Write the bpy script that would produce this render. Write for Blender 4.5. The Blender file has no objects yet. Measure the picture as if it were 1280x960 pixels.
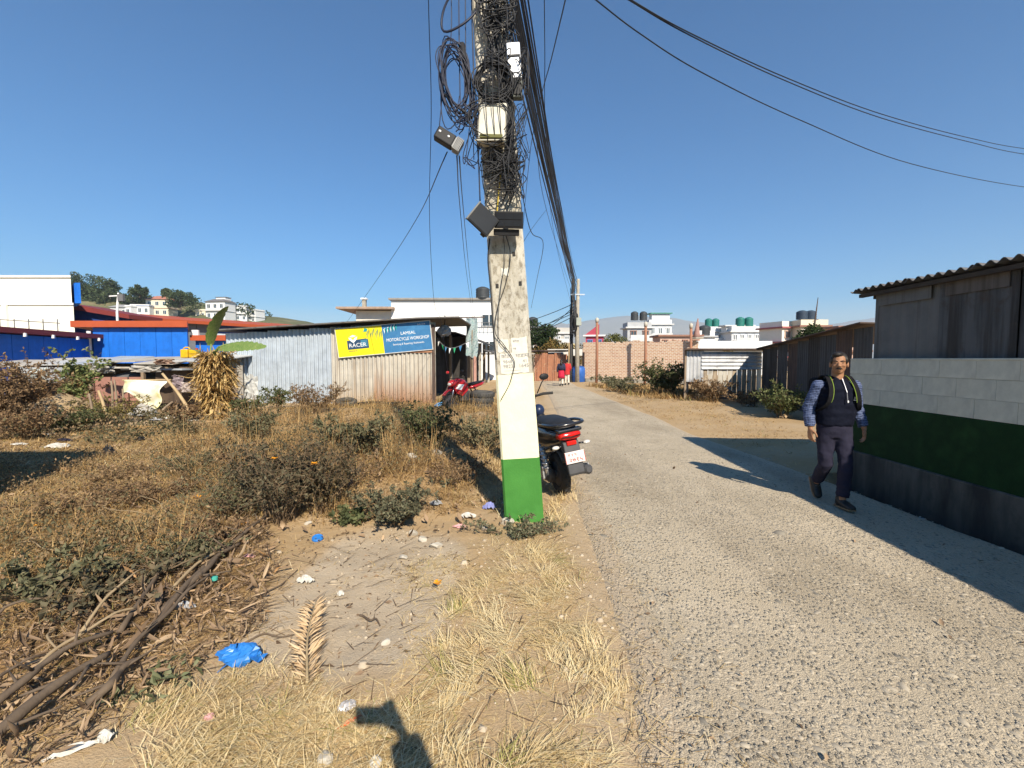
import bpy, bmesh, math, random
import numpy as np
from mathutils import Vector, Matrix, Euler

sc = bpy.context.scene
R = math.radians
rnd = random.Random(7)
nr = np.random.default_rng(11)

# ------------------------------------------------------------------ camera, sky, sun, exposure
EYE = 1.65
F_PX = 560.0
PITCH = math.atan(31 / F_PX)
cam_d = bpy.data.cameras.new('camera')
cam_d.sensor_width = 36.0
cam_d.lens = F_PX / 1280 * 36.0
cam_d.clip_start = 0.01
cam_d.clip_end = 30000
cam = bpy.data.objects.new('camera', cam_d)
sc.collection.objects.link(cam)
cam.location = (0, 0, EYE)
cam.rotation_euler = (R(90) - PITCH, 0, 0)
sc.camera = cam

SUN_EL = 37.6
SUN_AZ = math.atan2(0.331, -0.944)           # direction to the sun, clockwise from +Y
world = bpy.data.worlds.new("World")
sc.world = world
world.use_nodes = True
wn = world.node_tree
wn.nodes.clear()
w_out = wn.nodes.new('ShaderNodeOutputWorld')
w_bg = wn.nodes.new('ShaderNodeBackground')
w_sky = wn.nodes.new('ShaderNodeTexSky')
w_sky.sky_type = 'NISHITA'
w_sky.sun_disc = False
w_sky.sun_elevation = R(SUN_EL)
w_sky.sun_rotation = SUN_AZ
w_sky.altitude = 800
w_sky.air_density = 1.0
w_sky.dust_density = 0.05
w_sky.ozone_density = 2.2
w_hs = wn.nodes.new('ShaderNodeHueSaturation')
w_hs.inputs['Saturation'].default_value = 2.1
w_bg.inputs['Strength'].default_value = 0.078
wn.links.new(w_sky.outputs[0], w_hs.inputs['Color'])
wn.links.new(w_hs.outputs[0], w_bg.inputs[0])
wn.links.new(w_bg.outputs[0], w_out.inputs[0])

sun_d = bpy.data.lights.new('sun', 'SUN')
sun_d.energy = 5.0
sun_d.angle = R(0.53)
sun_d.color = (1.0, 0.90, 0.745)
sun = bpy.data.objects.new('sun', sun_d)
sc.collection.objects.link(sun)
_c = math.cos(R(SUN_EL))
SUN_TRAVEL = Vector((-math.sin(SUN_AZ) * _c, -math.cos(SUN_AZ) * _c, -math.sin(R(SUN_EL))))
sun.rotation_euler = SUN_TRAVEL.to_track_quat('-Z', 'Y').to_euler()

sc.view_settings.view_transform = 'Standard'
sc.view_settings.look = 'None'
sc.view_settings.exposure = 0.87
sc.view_settings.gamma = 1.0
sc.cycles.max_bounces = 6
sc.cycles.diffuse_bounces = 3
sc.cycles.transparent_max_bounces = 8

# ------------------------------------------------------------------ pixel -> world (layout of the survey)
_cp, _sp = math.cos(PITCH), math.sin(PITCH)
def ray(px, py):
    x = (px - 640) / F_PX
    z = -(py - 480) / F_PX
    return Vector((x, _cp + z * _sp, -_sp + z * _cp))
def at(px, py, Y):
    d = ray(px, py)
    return Vector((0, 0, EYE)) + d * (Y / d.y)
def G(px, py, z=0.0):
    d = ray(px, py)
    return Vector((0, 0, EYE)) + d * ((z - EYE) / d.z)

# ------------------------------------------------------------------ noise on arrays
def _hash(i, j, seed):
    n = (i * 374761393 + j * 668265263 + seed * 974711) & 0x7fffffff
    n = ((n ^ (n >> 13)) * 1274126177) & 0x7fffffff
    return ((n ^ (n >> 16)) & 0xffff) / 65535.0
def vnoise(x, y, seed=0):
    x = np.asarray(x, dtype=np.float64); y = np.asarray(y, dtype=np.float64)
    i = np.floor(x).astype(np.int64); j = np.floor(y).astype(np.int64)
    fx = x - i; fy = y - j
    fx = fx * fx * (3 - 2 * fx); fy = fy * fy * (3 - 2 * fy)
    a = _hash(i, j, seed); b = _hash(i + 1, j, seed); c = _hash(i, j + 1, seed); d = _hash(i + 1, j + 1, seed)
    return (a * (1 - fx) + b * fx) * (1 - fy) + (c * (1 - fx) + d * fx) * fy
def fbm(x, y, seed=0, octv=4):
    s = 0; amp = .5
    for k in range(octv):
        s = s + amp * vnoise(x, y, seed + k * 17); x = x * 2.03; y = y * 2.03; amp *= .5
    return s
def sstep(a, b, v):
    t = np.clip((v - a) / (b - a), 0, 1)
    return t * t * (3 - 2 * t)

# ------------------------------------------------------------------ materials
def _new(name):
    m = bpy.data.materials.new(name); m.use_nodes = True
    nt = m.node_tree; b = nt.nodes['Principled BSDF']
    return m, nt, b
def _ramp(nt, cols, pos=None):
    r = nt.nodes.new('ShaderNodeValToRGB')
    e = r.color_ramp.elements
    n = len(cols)
    pos = pos or [.3 + .4 * i / max(1, n - 1) for i in range(n)]
    while len(e) < n: e.new(.5)
    for i in range(n):
        e[i].position = pos[i]; e[i].color = (*cols[i], 1)
    return r
def _noise(nt, scale, detail=6, rough=.6, coord='Object', stretch=None, dist=0.0):
    tc = nt.nodes.new('ShaderNodeTexCoord')
    n = nt.nodes.new('ShaderNodeTexNoise')
    n.inputs['Scale'].default_value = scale; n.inputs['Detail'].default_value = detail
    n.inputs['Roughness'].default_value = rough; n.inputs['Distortion'].default_value = dist
    if stretch:
        mp = nt.nodes.new('ShaderNodeMapping'); mp.inputs['Scale'].default_value = stretch
        nt.links.new(tc.outputs[coord], mp.inputs['Vector']); nt.links.new(mp.outputs[0], n.inputs['Vector'])
    else:
        nt.links.new(tc.outputs[coord], n.inputs['Vector'])
    return n
def _mix(nt, fac, a, b, mode='MIX'):
    m = nt.nodes.new('ShaderNodeMix'); m.data_type = 'RGBA'; m.blend_type = mode
    for key, v in ((0, fac), (6, a), (7, b)):
        if isinstance(v, bpy.types.NodeSocket): nt.links.new(v, m.inputs[key])
        elif key == 0: m.inputs[0].default_value = v
        else: m.inputs[key].default_value = (*v, 1)
    return m.outputs[2]
def _bump(nt, b, sock, strength, dist=.01):
    bp = nt.nodes.new('ShaderNodeBump'); bp.inputs['Strength'].default_value = strength; bp.inputs['Distance'].default_value = dist
    nt.links.new(sock, bp.inputs['Height']); nt.links.new(bp.outputs[0], b.inputs['Normal'])
_mc = {}
def M(name, c1, c2=None, scale=6, rough=.7, bump=0.0, bscale=60, metal=0.0, c3=None, spec=.35, stretch=None, dist=.006, coat=0):
    if name in _mc: return _mc[name]
    m, nt, b = _new(name)
    if c2 is None: c2 = tuple(v * .8 for v in c1)
    cols = [c1, c2] + ([c3] if c3 else [])
    n = _noise(nt, scale, stretch=stretch)
    r = _ramp(nt, cols)
    nt.links.new(n.outputs['Fac'], r.inputs[0]); nt.links.new(r.outputs[0], b.inputs['Base Color'])
    b.inputs['Roughness'].default_value = rough; b.inputs['Metallic'].default_value = metal
    b.inputs['Specular IOR Level'].default_value = spec
    b.inputs['Coat Weight'].default_value = coat
    if bump:
        n2 = _noise(nt, bscale, 5)
        _bump(nt, b, n2.outputs['Fac'], bump, dist)
    _mc[name] = m
    return m
def VM(name, cols, trans=.25, rough=.75, pos=None, spec=.2):
    """colour by the per-leaf attribute var"""
    if name in _mc: return _mc[name]
    m, nt, b = _new(name)
    a = nt.nodes.new('ShaderNodeAttribute'); a.attribute_name = 'var'
    n = len(cols)
    r = _ramp(nt, cols, pos or [i / max(1, n - 1) for i in range(n)])
    nt.links.new(a.outputs['Fac'], r.inputs[0])
    nt.links.new(r.outputs[0], b.inputs['Base Color'])
    b.inputs['Roughness'].default_value = rough; b.inputs['Specular IOR Level'].default_value = spec
    if trans:
        t = nt.nodes.new('ShaderNodeBsdfTranslucent'); nt.links.new(r.outputs[0], t.inputs[0])
        mx = nt.nodes.new('ShaderNodeMixShader'); mx.inputs[0].default_value = trans
        out = nt.nodes['Material Output']
        nt.links.new(b.outputs[0], mx.inputs[1]); nt.links.new(t.outputs[0], mx.inputs[2]); nt.links.new(mx.outputs[0], out.inputs[0])
    _mc[name] = m
    return m
def TIN(name, base, stain, lo=.45, hi=.7, metal=.25, rough=.5, sx=9, sz=.7, third=None, low=None):
    """weathered sheet metal: vertical streaks of stain and blotches"""
    if name in _mc: return _mc[name]
    m, nt, b = _new(name)
    n1 = _noise(nt, 1.0, 6, .65, stretch=(sx, sx, sz))
    n2 = _noise(nt, 2.2, 5, .7)
    r1 = _ramp(nt, [(0, 0, 0), (1, 1, 1)], [lo, hi]); nt.links.new(n1.outputs['Fac'], r1.inputs[0])
    r2 = _ramp(nt, [tuple(v * .78 for v in base), base, tuple(min(1, v * 1.15) for v in base)]); nt.links.new(n2.outputs['Fac'], r2.inputs[0])
    col = _mix(nt, r1.outputs[0], r2.outputs[0], stain)
    if third:
        n3 = _noise(nt, 3.3, 6, .7)
        r3 = _ramp(nt, [(0, 0, 0), (1, 1, 1)], [.55, .68]); nt.links.new(n3.outputs['Fac'], r3.inputs[0])
        col = _mix(nt, r3.outputs[0], col, third)
    if low:                         # low colour creeping up from the foot, rust on the tin sheets
        tc = nt.nodes.new('ShaderNodeTexCoord'); sp = nt.nodes.new('ShaderNodeSeparateXYZ'); nt.links.new(tc.outputs['Object'], sp.inputs[0])
        ma = nt.nodes.new('ShaderNodeMath'); ma.operation = 'MULTIPLY_ADD'; nt.links.new(n1.outputs['Fac'], ma.inputs[0]); ma.inputs[1].default_value = -low[1] * 1.6; nt.links.new(sp.outputs[2], ma.inputs[2])
        mb_ = nt.nodes.new('ShaderNodeMath'); mb_.operation = 'MULTIPLY_ADD'; nt.links.new(n2.outputs['Fac'], mb_.inputs[0]); mb_.inputs[1].default_value = -low[1]; nt.links.new(ma.outputs[0], mb_.inputs[2])
        rl = _ramp(nt, [(1, 1, 1), (0, 0, 0)], [.0, .6]); mc_ = nt.nodes.new('ShaderNodeMath'); mc_.operation = 'MULTIPLY_ADD'; nt.links.new(mb_.outputs[0], mc_.inputs[0]); mc_.inputs[1].default_value = .5; mc_.inputs[2].default_value = .5
        nt.links.new(mc_.outputs[0], rl.inputs[0]); col = _mix(nt, rl.outputs[0], col, low[0])
    nt.links.new(col, b.inputs['Base Color'])
    b.inputs['Metallic'].default_value = metal; b.inputs['Roughness'].default_value = rough
    _bump(nt, b, n2.outputs['Fac'], .15, .01)
    _mc[name] = m
    return m

# ------------------------------------------------------------------ objects, things, parts
COL = sc.collection
def tag(o, label=None, cat=None, group=None, kind=None):
    if label: o['label'] = label
    if cat: o['category'] = cat
    if group: o['group'] = group
    if kind: o['kind'] = kind
    return o
def thing(name, label, cat, loc=(0, 0, 0), rz=0.0, group=None):
    o = bpy.data.objects.new(name, None); COL.objects.link(o)
    o.empty_display_size = .2
    o.location = loc; o.rotation_euler = (0, 0, rz)
    return tag(o, label, cat, group)
def copy_tree(o, parent=None):
    c = o.copy(); COL.objects.link(c)
    if parent: c.parent = parent
    for ch in o.children: copy_tree(ch, c)
    return c
def origin(root):
    """summed location of a piece's ancestors, for parts laid out in world coordinates"""
    v = Vector((0, 0, 0))
    while root is not None:
        v += root.location; root = root.parent
    return v

class MB:
    def __init__(s): s.v = []; s.f = []; s.mi = []; s.cur = 0
    def add(s, vs, fs):
        o = len(s.v); s.v += [tuple(v) for v in vs]; s.f += [tuple(i + o for i in f) for f in fs]; s.mi += [s.cur] * len(fs)
        return s
    def box(s, c, size, rz=0.0, mat=None):
        x, y, z = (d / 2 for d in size)
        vs = [Vector((i * x, j * y, k * z)) for i in (-1, 1) for j in (-1, 1) for k in (-1, 1)]
        m = mat or Matrix.Rotation(rz, 3, 'Z')
        vs = [m @ v + Vector(c) for v in vs]
        return s.add(vs, [(0, 1, 3, 2), (4, 6, 7, 5), (0, 4, 5, 1), (2, 3, 7, 6), (0, 2, 6, 4), (1, 5, 7, 3)])
    def bar(s, a, b, w, h=None):
        """a square bar between two points"""
        a, b = Vector(a), Vector(b); h = h or w
        d = (b - a).normalized()
        up = Vector((0, 0, 1)) if abs(d.z) < .95 else Vector((1, 0, 0))
        x = d.cross(up).normalized(); y = x.cross(d)
        vs = [p + x * i * w / 2 + y * j * h / 2 for p in (a, b) for i, j in ((-1, -1), (1, -1), (1, 1), (-1, 1))]
        return s.add(vs, [(3, 2, 1, 0), (4, 5, 6, 7), (0, 1, 5, 4), (1, 2, 6, 5), (2, 3, 7, 6), (3, 0, 4, 7)])
    def tube(s, pts, r, n=8, cap=True, flat=1.0):
        pts = [Vector(p) for p in pts]; k = len(pts)
        rs = r if isinstance(r, (list, tuple)) else [r] * k
        vs = []; fs = []; ref = None
        for i, p in enumerate(pts):
            d = (pts[min(i + 1, k - 1)] - pts[max(i - 1, 0)])
            d = d.normalized() if d.length > 1e-9 else Vector((0, 0, 1))
            if ref is None: ref = Vector((1, 0, 0)) if abs(d.x) < .8 else Vector((0, 1, 0))
            x = (ref - d * ref.dot(d)); x = x.normalized() if x.length > 1e-6 else d.orthogonal().normalized()
            ref = x; y = d.cross(x)
            for j in range(n):
                a = 2 * math.pi * j / n
                vs.append(p + x * math.cos(a) * rs[i] + y * math.sin(a) * rs[i] * flat)
        for i in range(k - 1):
            for j in range(n):
                fs.append((i * n + j, i * n + (j + 1) % n, (i + 1) * n + (j + 1) % n, (i + 1) * n + j))
        if cap:
            fs.append(tuple(range(n - 1, -1, -1))); fs.append(tuple((k - 1) * n + j for j in range(n)))
        return s.add(vs, fs)
    def ell(s, rings, n=14, axis='Z', power=2.0):
        """loft of ellipses: (centre, a, b); axis Z rings lie in XY, axis Y rings lie in XZ; power>2 squares them off"""
        vs = []; fs = []
        def sp(t): return math.copysign(abs(t) ** (2 / power), t)
        for c, a, b in rings:
            c = Vector(c)
            for j in range(n):
                t = 2 * math.pi * j / n
                u, w = sp(math.cos(t)) * a, sp(math.sin(t)) * b
                vs.append(c + (Vector((u, w, 0)) if axis == 'Z' else Vector((u, 0, w)) if axis == 'Y' else Vector((0, u, w))))
        k = len(rings)
        for i in range(k - 1):
            for j in range(n):
                fs.append((i * n + j, i * n + (j + 1) % n, (i + 1) * n + (j + 1) % n, (i + 1) * n + j))
        fs.append(tuple(range(n - 1, -1, -1))); fs.append(tuple((k - 1) * n + j for j in range(n)))
        return s.add(vs, fs)
    def ball(s, c, r, n=12, m=8, rot=None):
        c = Vector(c); r = r if isinstance(r, (tuple, list)) else (r, r, r)
        vs = [Vector((0, 0, -r[2]))]; fs = []
        for i in range(1, m):
            ph = -math.pi / 2 + math.pi * i / m
            for j in range(n):
                t = 2 * math.pi * j / n
                vs.append(Vector((r[0] * math.cos(ph) * math.cos(t), r[1] * math.cos(ph) * math.sin(t), r[2] * math.sin(ph))))
        vs.append(Vector((0, 0, r[2])))
        for j in range(n): fs.append((0, 1 + (j + 1) % n, 1 + j))
        for i in range(m - 2):
            for j in range(n):
                fs.append((1 + i * n + j, 1 + i * n + (j + 1) % n, 1 + (i + 1) * n + (j + 1) % n, 1 + (i + 1) * n + j))
        l = len(vs) - 1
        for j in range(n): fs.append((1 + (m - 2) * n + j, 1 + (m - 2) * n + (j + 1) % n, l))
        if rot: vs = [rot @ v for v in vs]
        return s.add([v + c for v in vs], fs)
    def torus(s, c, Rr, r, axis='X', n=24, m=10, sq=1.0):
        vs = []; fs = []; c = Vector(c)
        for i in range(n):
            a = 2 * math.pi * i / n
            for j in range(m):
                b = 2 * math.pi * j / m
                q = Rr + r * math.cos(b) * sq
                u, w, t = q * math.cos(a), q * math.sin(a), r * math.sin(b)
                vs.append(c + (Vector((t, u, w)) if axis == 'X' else Vector((u, t, w)) if axis == 'Y' else Vector((u, w, t))))
        for i in range(n):
            for j in range(m):
                fs.append((i * m + j, ((i + 1) % n) * m + j, ((i + 1) % n) * m + (j + 1) % m, i * m + (j + 1) % m))
        return s.add(vs, fs)
    def prism(s, poly, axis, lo, hi):
        """polygon (u,w) extruded along an axis: X -> (y,z), Y -> (x,z), Z -> (x,y)"""
        n = len(poly); vs = []
        for t in (lo, hi):
            for u, w in poly:
                vs.append((t, u, w) if axis == 'X' else (u, t, w) if axis == 'Y' else (u, w, t))
        fs = [tuple(range(n - 1, -1, -1)), tuple(n + i for i in range(n))]
        fs += [(i, (i + 1) % n, n + (i + 1) % n, n + i) for i in range(n)]
        return s.add(vs, fs)
    def xf(s, mat, start=0):
        for i in range(start, len(s.v)): s.v[i] = tuple(mat @ Vector(s.v[i]))
        return s
    def build(s, name, mat, parent=None, smooth=False, world=False, loc=None, bevel=0, remesh=0, smth=0, sub=0, solid=0):
        vs = s.v
        if world and parent is not None:
            o = origin(parent); vs = [(v[0] - o.x, v[1] - o.y, v[2] - o.z) for v in vs]
        me = bpy.data.meshes.new(name)
        me.from_pydata(vs, [], s.f); me.update()
        bm = bmesh.new(); bm.from_mesh(me); bmesh.ops.recalc_face_normals(bm, faces=bm.faces); bm.to_mesh(me); bm.free()
        mats = mat if isinstance(mat, (list, tuple)) else [mat]
        for q in mats: me.materials.append(q)
        if len(mats) > 1: me.polygons.foreach_set('material_index', s.mi)
        if smooth: me.polygons.foreach_set('use_smooth', [True] * len(me.polygons))
        ob = bpy.data.objects.new(name, me); COL.objects.link(ob)
        if parent is not None: ob.parent = parent
        if loc is not None: ob.location = loc
        if solid:
            q = ob.modifiers.new('thick', 'SOLIDIFY'); q.thickness = solid; q.offset = 0
        if remesh:
            q = ob.modifiers.new('skin', 'REMESH'); q.mode = 'VOXEL'; q.voxel_size = remesh; q.use_smooth_shade = True
        if smth:
            q = ob.modifiers.new('soft', 'SMOOTH'); q.factor = .5; q.iterations = smth
        if bevel:
            q = ob.modifiers.new('edge', 'BEVEL'); q.width = bevel; q.segments = 2; q.limit_method = 'ANGLE'; q.angle_limit = R(40)
        if sub:
            q = ob.modifiers.new('sub', 'SUBSURF'); q.levels = sub; q.render_levels = sub
        return ob

def np_mesh(name, V, F, mat, var=None, parent=None, smooth=False):
    """V (n,3), F (m,k) arrays; var: one float per vertex"""
    me = bpy.data.meshes.new(name)
    V = np.asarray(V, dtype=np.float32); F = np.asarray(F, dtype=np.int32)
    m, k = F.shape
    me.vertices.add(len(V)); me.vertices.foreach_set('co', V.ravel())
    me.loops.add(m * k); me.loops.foreach_set('vertex_index', F.ravel())
    me.polygons.add(m); me.polygons.foreach_set('loop_start', np.arange(0, m * k, k, dtype=np.int32))
    me.polygons.foreach_set('loop_total', np.full(m, k, dtype=np.int32))
    if smooth: me.polygons.foreach_set('use_smooth', np.ones(m, dtype=bool))
    me.update(calc_edges=True); me.validate()
    if var is not None:
        at_ = me.attributes.new('var', 'FLOAT', 'POINT'); at_.data.foreach_set('value', np.asarray(var, dtype=np.float32))
    me.materials.append(mat)
    ob = bpy.data.objects.new(name, me); COL.objects.link(ob)
    if parent is not None: ob.parent = parent
    return ob

def curve_pts(pts, n=24):
    """Catmull-Rom through the points"""
    pts = [Vector(p) for p in pts]
    if len(pts) == 2: return [pts[0].lerp(pts[1], i / n) for i in range(n + 1)]
    P = [pts[0] * 2 - pts[1]] + pts + [pts[-1] * 2 - pts[-2]]
    out = []; k = len(pts) - 1; per = max(2, n // k)
    for i in range(k):
        a, b, c, d = P[i:i + 4]
        for j in range(per):
            t = j / per
            out.append(.5 * ((2 * b) + (c - a) * t + (2 * a - 5 * b + 4 * c - d) * t * t + (3 * b - a - 3 * c + d) * t ** 3))
    out.append(pts[-1]); return out
def sag_pts(a, b, sag, n=20):
    a, b = Vector(a), Vector(b)
    return [a.lerp(b, i / n) - Vector((0, 0, sag * 4 * (i / n) * (1 - i / n))) for i in range(n + 1)]
def words(name, body, size, parent, loc, rot, mat, ext=.003, align='LEFT', sx=1.0):
    c = bpy.data.curves.new(name, 'FONT'); c.body = body; c.size = size; c.extrude = ext; c.align_x = align; c.align_y = 'CENTER'; c.resolution_u = 3
    tmp = bpy.data.objects.new('tmp_text', c); COL.objects.link(tmp)
    bpy.context.view_layer.update()
    me = bpy.data.meshes.new_from_object(tmp.evaluated_get(bpy.context.evaluated_depsgraph_get()))
    bpy.data.objects.remove(tmp); bpy.data.curves.remove(c)
    me.name = name; me.materials.clear(); me.materials.append(mat)
    o = bpy.data.objects.new(name, me); COL.objects.link(o); o.parent = parent
    o.location = loc; o.rotation_euler = rot; o.scale = (sx, 1, 1)
    return o

# ------------------------------------------------------------------ blades, leaves
def unit(a): return a / np.maximum(1e-9, np.linalg.norm(a, axis=-1, keepdims=True))
def blades(P, L, W, lean, droop, az, seg=3, var=None):
    """grass blades: P (n,3), lean = start tilt from vertical, droop = added tilt at the tip, all arrays"""
    n = len(P)
    h = np.stack([np.cos(az), np.sin(az), np.zeros(n)], 1); side = np.stack([-np.sin(az), np.cos(az), np.zeros(n)], 1)
    pts = [P]; cur = P
    for i in range(seg):
        th = lean + droop * (i + .5) / seg
        d = h * np.sin(th)[:, None] + np.array([0, 0, 1.0]) * np.cos(th)[:, None]
        cur = cur + d * (L / seg)[:, None]; pts.append(cur)
    V = []
    for i, p in enumerate(pts[:-1]):
        w = (W * (1 - .55 * i / seg) / 2)[:, None]
        V += [p - side * w, p + side * w]
    V.append(pts[-1])
    V = np.stack(V, 1)                                    # n, 2*seg+1, 3
    k = 2 * seg + 1
    base = (np.arange(n) * k)[:, None]
    tris = []
    for i in range(seg - 1):
        a = 2 * i
        tris += [(a, a + 1, a + 3), (a, a + 3, a + 2)]
    tris.append((2 * seg - 2, 2 * seg - 1, 2 * seg))
    F = (base[:, :, None] + np.array(tris)[None]).reshape(-1, 3)
    vv = np.repeat(var if var is not None else nr.random(n), k)
    return V.reshape(-1, 3), F, vv
def leaves(P, D, L, W, var=None, fold=.25):
    """leaves as folded diamonds: P base, D direction (unit), L, W arrays"""
    n = len(P)
    up = unit(nr.normal(size=(n, 3)) + np.array([0, 0, .8]))
    S = unit(np.cross(D, up)); N = np.cross(S, D)
    mid = P + D * (L * .45)[:, None]
    a = mid + S * (W / 2)[:, None] + N * (W * fold)[:, None]
    b = mid - S * (W / 2)[:, None] + N * (W * fold)[:, None]
    tip = P + D * L[:, None] - N * (L * .12)[:, None]
    V = np.stack([P, a, tip, b], 1).reshape(-1, 3)
    base = (np.arange(n) * 4)[:, None]
    F = np.concatenate([base + np.array([0, 1, 2]), base + np.array([0, 2, 3])], 1).reshape(-1, 3)
    vv = np.repeat(var if var is not None else nr.random(n), 4)
    return V, F, vv
def curls(P, D, L, W, var, curl):
    """dead leaves: three-section blades that curl along their length and cup across"""
    n = len(P); up = unit(nr.normal(size=(n, 3)) * .6 + np.array([0, 0, 1.0])); S = unit(np.cross(D, up)); N = np.cross(S, D)
    p = P.copy(); d = D.copy(); rows = [P]; a = curl / 3
    for i, wf in enumerate((.85, 1.0, .7)):
        c_, s_ = np.cos(a)[:, None], np.sin(a)[:, None]; d2 = d * c_ + N * s_; N = N * c_ - d * s_; d = d2
        p = p + d * (L / 4)[:, None]; w = (W * wf / 2)[:, None]; rows += [p + S * w + N * w * .6, p, p - S * w + N * w * .6]
    rows.append(p + d * (L / 4)[:, None])
    V = np.stack(rows, 1).reshape(-1, 3); k = 11
    T = [(0, 1, 2), (0, 2, 3), (10, 8, 7), (10, 9, 8)]
    for r_ in (1, 4): T += [(r_, r_ + 3, r_ + 4), (r_, r_ + 4, r_ + 1), (r_ + 1, r_ + 4, r_ + 5), (r_ + 1, r_ + 5, r_ + 2)]
    F = ((np.arange(n) * k)[:, None, None] + np.array(T)[None]).reshape(-1, 3)
    return V, F, np.repeat(var, k)
def merge(parts):
    V = []; F = []; A = []; o = 0
    for v, f, a in parts:
        V.append(v); F.append(f + o); A.append(a); o += len(v)
    return np.concatenate(V), np.concatenate(F), np.concatenate(A)
def twigs(h, rad, ns, nsub, rng, droop=.15, zmin=.0):
    """stem polylines of a shrub: main stems and side twigs; lists of point arrays with radii"""
    out = []
    for s in range(ns):
        a = rng.uniform(0, 6.283); sp = rng.uniform(.2, 1) * rad; hh = h * rng.uniform(.65, 1.05)
        b0 = np.array([math.cos(a), math.sin(a), 0]) * rad * rng.uniform(0, .3)
        pts = []
        for i in range(6):
            t = i / 5
            r_ = sp * (t ** 1.3)
            pts.append(b0 + np.array([math.cos(a) * r_ + rng.gauss(0, .02) * h, math.sin(a) * r_ + rng.gauss(0, .02) * h, zmin + (hh - zmin) * (t - droop * t * t)]))
        out.append((np.array(pts), 1.0))
        for q in range(nsub):
            t = rng.uniform(.25, 1); i = min(4, int(t * 5)); p = pts[i] + (pts[i + 1] - pts[i]) * (t * 5 - i)
            d = np.array([rng.gauss(0, 1), rng.gauss(0, 1), rng.gauss(.5, .6)]); d /= np.linalg.norm(d)
            l = h * rng.uniform(.12, .3)
            out.append((np.array([p, p + d * l * .5 + np.array([0, 0, .02 * h]), p + d * l]), .5))
    return out
def shrub(name, label, loc, h, rad, ns, nsub, nleaf, lsize, leaf_mat, stem_mat, seed, group=None, lw=.45, stem_r=.006, cat='shrub', zmin=0.0, part='foliage', lo=.15, lvar=None, sq=(1, 1)):
    rng = random.Random(seed)
    root = thing(name, label, cat, loc, 0, group)
    tw = twigs(h, rad, ns, nsub, rng)
    mb = MB()
    for pts, k in tw:
        pts = pts * np.array([sq[0], sq[1], 1])
        m = len(pts); mb.tube([tuple(p) for p in pts], [stem_r * k * (1 - .7 * i / (m - 1)) for i in range(m)], 5, cap=False)
    mb.build('stem', stem_mat, root, smooth=True)
    per = max(1, nleaf // len(tw))
    P = []; D = []
    for pts, k in tw:
        m = len(pts) - 1
        cnt = per if k < 1 else per // 2 + 1
        t = nr.uniform(lo if k == 1 else 0, 1, cnt) * m; i = np.minimum(m - 1, t.astype(int)); f = (t - i)[:, None]
        p = pts[i] * (1 - f) + pts[i + 1] * f
        dd = unit(pts[i + 1] - pts[i])
        d = unit(dd * .5 + nr.normal(size=(cnt, 3)) * .7)
        P.append(p); D.append(d)
    P = np.concatenate(P) * np.array([sq[0], sq[1], 1]); D = np.concatenate(D); n = len(P)
    L = lsize * nr.uniform(.55, 1.3, n)
    v, f, a = leaves(P, D, L, L * lw, lvar(P) if lvar else np.clip(nr.normal(.5, .22, n), 0, 1))
    np_mesh(part, v, f, leaf_mat, a, root)
    return root
def tree(name, label, loc, h, crown, trunk_h, nleaf, lsize, leaf_mat, bark, seed, group=None, clumps=26, trunk_r=.15, cat='tree', tall=1.0):
    """tapered trunk, limbs, crown of leaf clumps with gaps"""
    rng = random.Random(seed)
    root = thing(name, label, cat, loc, 0, group)
    mb = MB()
    top = Vector((rng.uniform(-.1, .1) * crown, rng.uniform(-.1, .1) * crown, h * .8))
    tp = [Vector((0, 0, 0)), Vector((rng.gauss(0, .03) * h, 0, trunk_h)), top]
    tp = curve_pts(tp, 8)
    mb.tube(tp, [trunk_r * (1.15 - .95 * i / (len(tp) - 1)) for i in range(len(tp))], 8)
    cs = []
    for i in range(clumps):
        a = rng.uniform(0, 6.283); zz = rng.uniform(trunk_h * .95, h * .93)
        t = (zz - trunk_h) / max(.1, h - trunk_h)
        prof = math.sin(min(1, max(.06, t * .85 + .18)) * math.pi) ** .7
        r_ = crown * prof * rng.uniform(.25, 1.0)
        c = Vector((math.cos(a) * r_, math.sin(a) * r_, zz)); cs.append((c, crown * rng.uniform(.2, .38)))
        if i < 14:
            st = tp[min(len(tp) - 2, 2 + int(t * 5))]
            mid = st.lerp(c, .5) + Vector((0, 0, -.04 * h))
            mb.tube(curve_pts([st, mid, c], 6), [trunk_r * .38, trunk_r * .32, trunk_r * .27, trunk_r * .2, trunk_r * .14, trunk_r * .1, trunk_r * .06][:7], 5, cap=False)
    mb.build('trunk', bark, root, smooth=True)
    per = nleaf // clumps; P = []; A = []; D = []
    for c, r_ in cs:
        d = unit(nr.normal(size=(per, 3)))
        rr = r_ * nr.random(per) ** .45
        P.append(np.array(c) + d * (rr)[:, None] * np.array([1, 1, .75 * tall]))
        A.append(np.clip(rng.uniform(.2, .8) + nr.normal(0, .16, per), 0, 1)); D.append(unit(d + nr.normal(size=(per, 3)) * .9))
    P = np.concatenate(P); A = np.concatenate(A); D = np.concatenate(D); L = lsize * nr.uniform(.6, 1.3, len(P))
    v, f, a = leaves(P, D, L, L * .6, A)
    np_mesh('crown', v, f, leaf_mat, a, root)
    return root
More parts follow.
